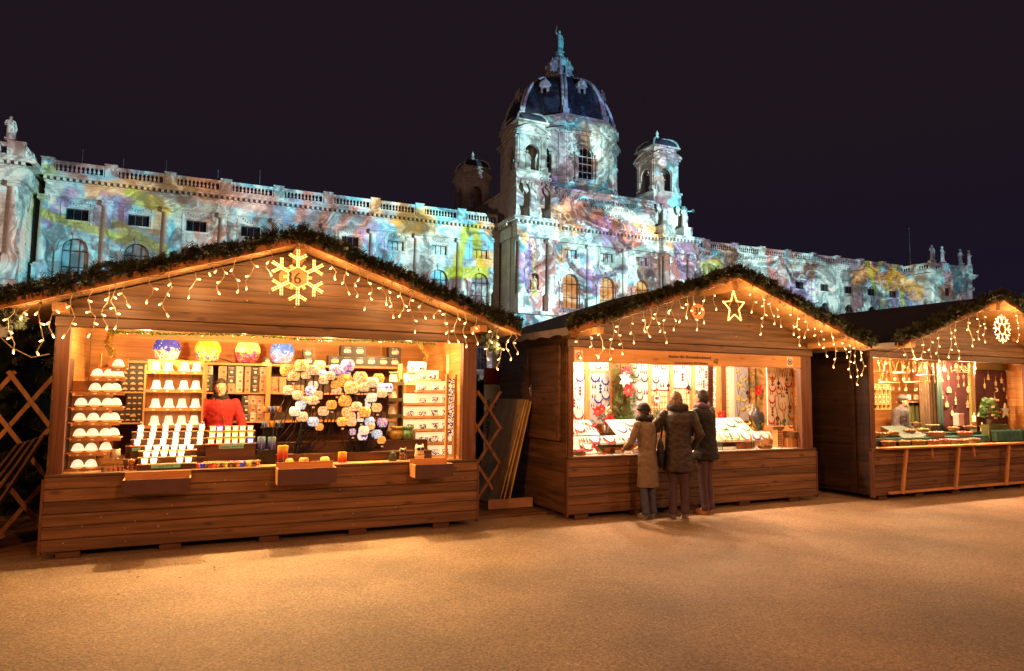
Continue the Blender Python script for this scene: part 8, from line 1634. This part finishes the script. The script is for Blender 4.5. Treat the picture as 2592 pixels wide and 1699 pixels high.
def zipline(R, s): k = MB(); k.tube([(.0, -.135*s, 1.42*s), (.03, -.155*s, 1.2*s), (.06, -.15*s, 1.0*s)], .005, 5); k.build('zip', mat('brass_zip', (.5, .4, .2), .3, .8), R); q = MB(); q.loft([ring(0, -.02, z_*s, a*s, .1*s, 20) for z_, a in ((1.36, .16), (1.42, .13), (1.5, .085))]); remesh(q.build('black_shawl', BLK, R), .012, 4, .03, .06)
u0, _ = at('B', 1635, 1290, -.22); u1, _ = at('B', 1706, 1290, -.30); u2, _ = at('B', 1786, 1290, -.28)
person('short person in black beanie and olive beige coat facing the jewellery counter', 'B', u0, -.27, 0, PI+.25, 1.50, dict(arms=[((-.27, -.10, 1.10), (-.18, -.30, 1.02)), ((.27, -.10, 1.10), (.16, -.30, 1.02))], trousers=JEAN, shoes=GRS, coat=BEI, coat_len=.46, hair=HAIRD, hat=BLK, collar=BLK, collar_r=.058, stance=.085, lean=.10, turn=.2, coat_w=.95))
person('person in long brown coat with blond hair and fur hood at the counter', 'B', u1, -.40, 0, PI-.55, 1.66, dict(arms=[((-.29, .02, 1.12), (-.20, -.12, .92)), ((.30, -.04, 1.18), (.16, -.24, 1.20))], trousers=PURT, shoes=GRS, coat=BRC, coat_len=.62, hair=HAIRB, hair_len=.07, collar=FURM, collar_r=.062, stance=.07, lean=.03, coat_w=1.08, hx=.02, extra=satchel))
person('tall dark haired person in black coat bending slightly over the counter', 'B', u2, -.30, 0, PI+.35, 1.69, dict(arms=[((-.27, -.08, 1.12), (-.10, -.28, 1.06)), ((.27, -.08, 1.12), (.14, -.30, 1.06))], trousers=PURT, shoes=TAN, coat=BLK, coat_len=.74, hair=HAIRD, collar=LIL, collar_r=.045, stance=.07, lean=.08, coat_w=1.1, hx=-.02))
u, z = au('A', 'A3', 985, 1350, 1.25)
person('seller in red jacket and black shawl behind the lamp displays', 'A', at('A', 557, 1000, 1.3)[0], 1.3, .14, .1, 1.62, dict(arms=[((-.27, -.05, 1.10), (-.20, -.26, 1.0)), ((.28, -.06, 1.10), (.22, -.27, 1.0))], trousers=BLK, shoes=BLK, coat=REDF, coat_len=.72, hair=HAIRD, hair_len=.03, stance=.08, lean=.05, turn=-.3, extra=zipline))
person('seller in grey fleece and flat cap behind the wooden ornaments', 'C', at('C', 2262, 1000, 1.0)[0], .95, .14, .25, 1.50, dict(arms=[((-.28, -.08, 1.06), (-.18, -.30, .96)), ((.29, -.08, 1.06), (.22, -.30, .94))], trousers=BLK, shoes=BLK, coat=GRJ, coat_len=.7, hair=HAIRD, hat=GRJ, hat_kind='cap', stance=.09, lean=.16, turn=.3, coat_w=1.1))
# ---------------------------------------------------------------- lights
def light(kind, name, loc, energy, color=(1, 1, 1), radius=.05, rot=None, **k):
    l = bpy.data.lights.new(name, kind); l.energy = energy; l.color = color
    if kind in ('POINT', 'SPOT'): l.shadow_soft_size = radius
    for a, v in k.items(): setattr(l, a, v)
    o = bpy.data.objects.new(name, l); scene.collection.objects.link(o); o.location = loc
    if rot is not None: o.rotation_euler = rot
    return o
def aim(o, target): o.rotation_euler = (Vector(target)-o.location).to_track_quat('-Z', 'Y').to_euler()
# street lamps of the square, behind the camera
light('POINT', 'street_lamp_light', (-7, -9, 7.5), 3900, (1, .37, .11), .3)
light('POINT', 'street_lamp_light', (9, -8, 7.5), 4700, (1, .37, .14), .3)
light('POINT', 'street_lamp_light', (22, 2, 8), 3200, (1, .58, .36), .3)
# lamps under the hut ceilings
for u in (.75, 1.7, 2.7, 3.7): light('POINT', 'stall_lamp', W('A', u, .55, 2.18), 84, (1, .66, .28), .05)
for u in (.6, 1.5, 2.4, 3.3): light('POINT', 'stall_lamp', W('B', u, .5, 2.17), 72, (1, .80, .56), .05)
for u in (.7, 1.9, 3.2): light('POINT', 'stall_lamp', W('C', u, .5, 2.15), 190, (1, .68, .36), .05)
for fr, c, e in (('A', (1, .66, .30), 330), ('B', (1, .62, .36), 210), ('C', (1, .56, .34), 190)):  # added spots that only brighten the ground before the stalls
    for u in (1.0, 2.2, 3.4):
        o = light('SPOT', 'ground_fill_spot', W(fr, u, .45, 2.2), e, c, .04, spot_size=1.6, spot_blend=.8); aim(o, W(fr, u, -1.0, 0))
# the icicle chains: a few small lamps stand in for their summed glow
for fr, ov in (('A', .4), ('B', .75), ('C', .75)):
    for i in range(8):
        u = -.1+i*4.64/7; light('POINT', 'chain_light', W(fr, u, -ov+.02, roofz(u)-.26), 11.0, (1, .62, .26), .05)

# ---------------------------------------------------------------- the projector that paints the museum front
def fbm(h, w, base, octv, seed, rough=.55):
    rs = np.random.RandomState(seed); out = np.zeros((h, w)); amp = 1; tot = 0
    for o in range(octv):
        gh, gw = int(base*2**o)+2, int(base*2**o*w/h)+2; g = rs.rand(gh, gw)
        y = np.linspace(0, gh-1.001, h); x = np.linspace(0, gw-1.001, w); yi = y.astype(int); xi = x.astype(int); fy = (y-yi)[:, None]; fx = (x-xi)[None, :]
        fy = fy*fy*(3-2*fy); fx = fx*fx*(3-2*fx)
        a = g[yi][:, xi]; b_ = g[yi][:, xi+1]; c = g[yi+1][:, xi]; d = g[yi+1][:, xi+1]
        out += amp*((a*(1-fx)+b_*fx)*(1-fy)+(c*(1-fx)+d*fx)*fy); tot += amp; amp *= rough
    return out/tot
IW, IH = 2048, 840
U0, U1, Z0, Z1 = -20.0, 150.0, -2.0, 63.0        # metres on the front covered by the projection
Ug, Zg = np.meshgrid(np.linspace(U0, U1, IW), np.linspace(Z0, Z1, IH))
f1 = fbm(IH, IW, 5, 7, 3, .62); f2 = fbm(IH, IW, 9, 6, 8, .7); f3 = fbm(IH, IW, 3, 3, 5); f4 = fbm(IH, IW, 60, 3, 15)
def S(x, a, b_): t = np.clip((x-a)/(b_-a), 0, 1); return (t*t*(3-2*t))[..., None]
C = np.array
cy = C([.26, .76, 1.0]); mv = C([.30, .27, .33]); br = C([.46, .36, .26]); wh = C([.72, 1.22, 1.4])
yy_, xx_ = np.mgrid[0:IH, 0:IW]; w1 = fbm(IH, IW, 8, 4, 31); w2 = fbm(IH, IW, 8, 4, 32)
def warp(a, k): return a[np.clip(yy_+((w1-.5)*k).astype(int), 0, IH-1), np.clip(xx_+((w2-.5)*k).astype(int), 0, IW-1)]
f1 = warp(f1, 420); f2 = warp(f2, 260); g1 = warp(fbm(IH, IW, 26, 6, 41, .7), 300); g2 = warp(fbm(IH, IW, 14, 6, 42, .7), 380)
img = mv+(cy-mv)*S(f1, .46, .56)
img = img+(br-img)*S(f3, .56, .66)*.75*(1-S(f2, .5, .62)*.6)
img = img+(wh-img)*S(f2, .56, .62)*.85
img = img+(wh-img)*(1-S(np.abs(g2-.5), .006, .03))*S(f3, .3, .5)*.75
img *= (.50+.75*S(g1, .40, .58))
fil = np.abs(fbm(IH, IW, 12, 5, 21)-.5)*2; img *= (.62+.42*S(fil, .01, .06))
rs = np.random.RandomState(11)
def quad(uc, zc, w_, h_, ang, c, op=.7, soft=.25, stripes=0):
    R_ = math.hypot(w_, h_)/2+1.5; i0, i1 = [int(np.clip((q-Z0)/(Z1-Z0)*IH, 0, IH)) for q in (zc-R_, zc+R_)]; j0, j1 = [int(np.clip((q-U0)/(U1-U0)*IW, 0, IW)) for q in (uc-R_, uc+R_)]
    if i1 <= i0 or j1 <= j0: return
    sl = (slice(i0, i1), slice(j0, j1)); ug, zg, F2, F1 = Ug[sl], Zg[sl], f2[sl], f1[sl]
    ca, sa = math.cos(ang), math.sin(ang); x = (ug-uc)*ca+(zg-zc)*sa; y = -(ug-uc)*sa+(zg-zc)*ca
    soft *= .45; x = x+(F2-.5)*1.0; op *= .92; m_ = (1-S(np.abs(x), w_/2-soft, w_/2+soft))*(1-S(np.abs(y), h_/2-soft, h_/2+soft))*op
    if stripes: m_ = m_*(.45+.55*S(np.sin(x*stripes+F1*9), -.2, .3))
    if isinstance(c, float): img[sl] = img[sl]*(1+(c-1)*m_)
    else: img[sl] = img[sl]+(C(c)*(.25+.55*F2[..., None]+.65*S(g1[sl], .42, .58)+.5*(1-S(np.abs(g2[sl]-.5), .006, .03)))-img[sl])*m_
LIME, ORG, SAL, PUR, BLU, BRN, CYN = (.55, .78, .10), (1.0, .58, .16), (.78, .34, .24), (.46, .36, .92), (.2, .38, 1.0), (.44, .30, .17), (.75, 1.15, 1.2)
for k in range(260):
    c = [SAL, BRN, PUR, ORG, CYN, CYN, BRN, LIME, BLU, CYN][rs.randint(10)]
    quad(rs.uniform(-15, 145), rs.uniform(2, 42), rs.uniform(.15, 1.1), rs.uniform(2, 8), rs.uniform(-1.2, 1.2), c, rs.uniform(.15, .5), .08, rs.choice([0, 0, 5, 9]))
P_ = [(-6, 19, 9, 12, .3, CYN, .6, 2, 0), (-1.5, 20, 1.5, 9, -.3, LIME, .6, .4, 0), (-8, 17, 5, 7, .2, SAL, .6, 1, 0), (.5, 22, 3, 3, .6, CYN, .7, .8, 0), (1, 20, 1.3, 5, -.5, PUR, .7, .5, 0), (7, 23, 8, 1.8, .25, ORG, .75, .6, 0), (9.5, 21.5, 6, 1.6, -.25, LIME, .85, .4, 0), (6, 20, 3.2, 4, -.15, PUR, .75, .5, 2.2), (3.5, 18.2, 9, 1.0, -.25, LIME, .8, .4, 0),
      (8.5, 17.6, 6, 1.1, -.5, LIME, .7, .4, 0), (10, 20.3, 2.6, 4.5, -.3, (.9, .6, .1), .6, .4, 3), (13.5, 24, 5, 1.6, .1, ORG, .7, .5, 0), (15, 18, 2.4, 5, -.6, SAL, .7, .4, 3), (17.5, 23.3, 9, 2.6, -.12, SAL, .7, .5, 0), (21, 20, 7, 3.6, -.4, (.55, .5, .5), .6, .6, 4), (24, 22.3, 5, 3.2, .5, PUR, .35, .8, 3), (12.5, 19.6, 1.3, 6, .5, CYN, .7, .4, 0),
      (29, 22, 9, 5, -.35, SAL, .75, .6, 2.4), (27, 18, 8, 3.5, .2, CYN, .6, .8, 0), (36, 23.7, 8, 3.2, -.35, ORG, .8, .5, 2), (39, 22, 5, 4.5, .4, (.75, .55, .08), .7, .5, 0), (34, 20, 3, 4, .5, PUR, .5, .5, 3), (41, 19, 8, 5, .2, CYN, .7, .8, 0), (45, 19.5, 1.2, 7, -.2, LIME, .9, .25, 0), (47.3, 20.5, 1.2, 6, .25, LIME, .9, .25, 0), (46, 16.8, 6, 1.5, .1, LIME, .9, .3, 0),
      (48.8, 18.7, 3.2, 2.2, .1, (1, .75, .2), .6, .3, 0), (49.8, 22.3, 6, 1.4, -.45, ORG, .75, .4, 4), (51, 17.5, 2.4, 5.5, .08, PUR, .85, .3, 3.4), (52.3, 17, .7, 6, .05, LIME, .9, .2, 0), (52, 19, .5, 6, .05, BLU, .9, .2, 0), (50, 13.6, 3, 4, .3, CYN, .8, .2, 0),
      (57, 25, 5, 5, .3, ORG, .55, .6, 3), (61, 26.6, 8, 2.5, -.3, SAL, .6, .5, 2), (66, 25, 9, 2.6, -.45, SAL, .7, .5, 3), (70.5, 26, 6, 1.8, -.5, ORG, .8, .4, 2), (68, 27.2, 8, 1.6, -.1, CYN, .8, .5, 0), (73.5, 24.6, 5, 3, -.4, (.85, .6, .3), .6, .4, 3), (64, 24.4, 3, 4, .5, PUR, .5, .5, 3),
      (57.5, 20.5, 3, 1.4, 1.0, ORG, .5, .4, 0), (54, 17, 5, 10, .1, SAL, .45, 1, 3), (60, 21.8, 9, 1.6, -.25, CYN, .9, .5, 0), (68, 21, 9, 1.6, .45, CYN, .9, .5, 0), (62, 17.5, 2.6, 5, .5, PUR, .6, .4, 4), (67, 15.6, 4, 3, -.3, (.8, .4, .25), .55, .3, 6), (58.5, 15.5, 3, 4, .4, SAL, .35, .4, 5), (75, 17, 4, 10, .1, SAL, .6, .8, 3), (77.5, 21.5, 3, 6, .3, PUR, .4, .5, 3),
      (67, 37, 6, 7, .2, BRN, .65, .6, 0), (66.5, 37.5, 2.4, 5, .1, CYN, .8, .4, 2), (60, 36, 3, 6, .2, (.5, .45, .6), .5, .5, 0), (59, 30.6, 3, 2, 0, PUR, .5, .3, 0), (74, 36, 3, 6, .1, SAL, .75, .4, 3), (76, 38, 3, 4, .2, PUR, .6, .4, 3), (65, 45, 18, 10, 0, (.22, .22, .46), .75, 1, 0), (61, 53, 6, 5, 0, (.75, .6, .4), .5, .5, 0),
      (66.5, 53, 4, 12, 0, (.3, .85, 1.1), .9, .8, 0), (64.6, 58, 6, 9, 0, (.25, .75, 1.0), .9, .8, 0), (90, 22, 7, 4, -.5, BRN, .6, .5, 0), (86, 20, 4, 4, .2, LIME, .5, .4, 0), (94, 21.5, 6, 7, .1, CYN, .8, .8, 0), (99, 22, 4, 7, .2, SAL, .6, .5, 2), (106, 22.5, 9, 3, -.3, BRN, .6, .5, 3), (104, 17.5, 6, 5, .2, PUR, .6, 1, 4),
      (112, 19, 7, 9, .1, CYN, .6, 1, 0), (119, 22.5, 6, 2.5, .5, ORG, .6, .5, 0), (124, 21.5, 7, 2.2, -.5, ORG, .75, .5, 3), (121, 22.5, .8, 7, .5, LIME, .8, .2, 0), (126.5, 22.5, .8, 7, -.5, LIME, .7, .2, 0), (129, 21.5, 9, 3, -.4, (1, .6, .08), .8, .5, 0), (129.5, 17.5, 1, 6, .1, LIME, .9, .2, 0), (127, 17, 1.6, 6, 0, PUR, .8, .2, 4), (131.5, 18, 2, 5, .2, BLU, .6, .3, 4),
      (127, 15, 9, 1.6, -.15, LIME, .9, .3, 0), (133, 23, 4, 9, 0, (1, .65, .2), .4, .5, 0), (136, 20, 4, 10, 0, CYN, .8, .6, 0), (140, 19, 4, 7, .4, BRN, .8, .5, 2), (140, 22, 3, 5, -.3, SAL, .45, .4, 0)]
P_ += [(54, 36, 6, 11, 0, CYN, .9, 1, 0), (75.5, 36, 6, 10, .1, CYN, .4, 1, 0), (58, 36.5, 4, 8, .1, CYN, .6, .6, 0), (69, 36, 5, 8, -.1, CYN, .7, .6, 0), (52, 27, 4, 6, .2, CYN, .5, .5, 0), (76, 26.5, 5, 5, .1, CYN, .8, .5, 0)]
for p in P_: quad(*p)
for k in range(110): quad(rs.uniform(-15, 145), rs.uniform(3, 45), rs.uniform(1, 5), rs.uniform(2, 8), rs.uniform(-1.3, 1.3), float(rs.choice([1.55, 1.35, .55, .65])), .8, .12)
img = img*(.62+.76*f4[..., None]); img = np.clip(img, .03, 1.3)**1.2; lum = img.mean(2, keepdims=True); img = np.clip(lum+(img-lum)*1.05, .01, 2)
# the light fades out beyond the building
fade = (1-S(Zg, 59.5, 62))*S(Ug, U0, U0+2)*(1-S(Ug, U1-4, U1)); img *= fade
im = bpy.data.images.new('projection_pattern', IW, IH, float_buffer=True); im.colorspace_settings.name = 'Non-Color'
im.pixels.foreach_set(np.concatenate([img, np.ones((IH, IW, 1))], 2).astype(np.float32).ravel()); im.update(); im.pack()
PD, PH, PU = 70.0, 7.0, 66.0
po = light('SPOT', 'museum_projector', W('M', PU, -PD, PH), 400000, (1, 1, 1), 0, spot_size=2.75, spot_blend=.05)
# looks straight at the front: local -Z = +v of the museum frame
po.rotation_euler = Euler((PI/2, 0, FR['M'][2]))
l = po.data; l.use_nodes = True; n = l.node_tree; N = n.nodes.new; L = n.links.new
em = [x for x in n.nodes if x.type == 'EMISSION'][0]
tc = N('ShaderNodeTexCoord'); sp = N('ShaderNodeSeparateXYZ'); L(tc.outputs['Normal'], sp.inputs[0])
def mth(op, a, b_=None, c=None):
    x = N('ShaderNodeMath'); x.operation = op
    for i, q in enumerate((a, b_, c)):
        if q is None: continue
        if isinstance(q, (int, float)): x.inputs[i].default_value = q
        else: L(q, x.inputs[i])
    return x.outputs[0]
zz = mth('ABSOLUTE', sp.outputs[2])
Uf = mth('MULTIPLY_ADD', mth('DIVIDE', sp.outputs[0], zz), PD, PU); Zf = mth('MULTIPLY_ADD', mth('DIVIDE', sp.outputs[1], zz), PD, PH)
cb = N('ShaderNodeCombineXYZ'); L(mth('DIVIDE', mth('SUBTRACT', Uf, U0), U1-U0), cb.inputs[0]); L(mth('DIVIDE', mth('SUBTRACT', Zf, Z0), Z1-Z0), cb.inputs[1])
it = N('ShaderNodeTexImage'); it.image = im; it.extension = 'CLIP'; L(cb.outputs[0], it.inputs[0]); L(it.outputs[0], em.inputs[0])
# weak warm fill light, added from the left to tone the unlit museum faces
fo = light('SPOT', 'museum_warm_fill', W('M', -35, -45, 5), 34000, (1, .58, .38), 1.5, spot_size=1.7, spot_blend=.5); aim(fo, W('M', 60, 5, 30))
for (u, v, z) in BOWLS: light('POINT', 'bowl_lamp', W('A', u, v, z), 13, (1, .62, .12), .02)
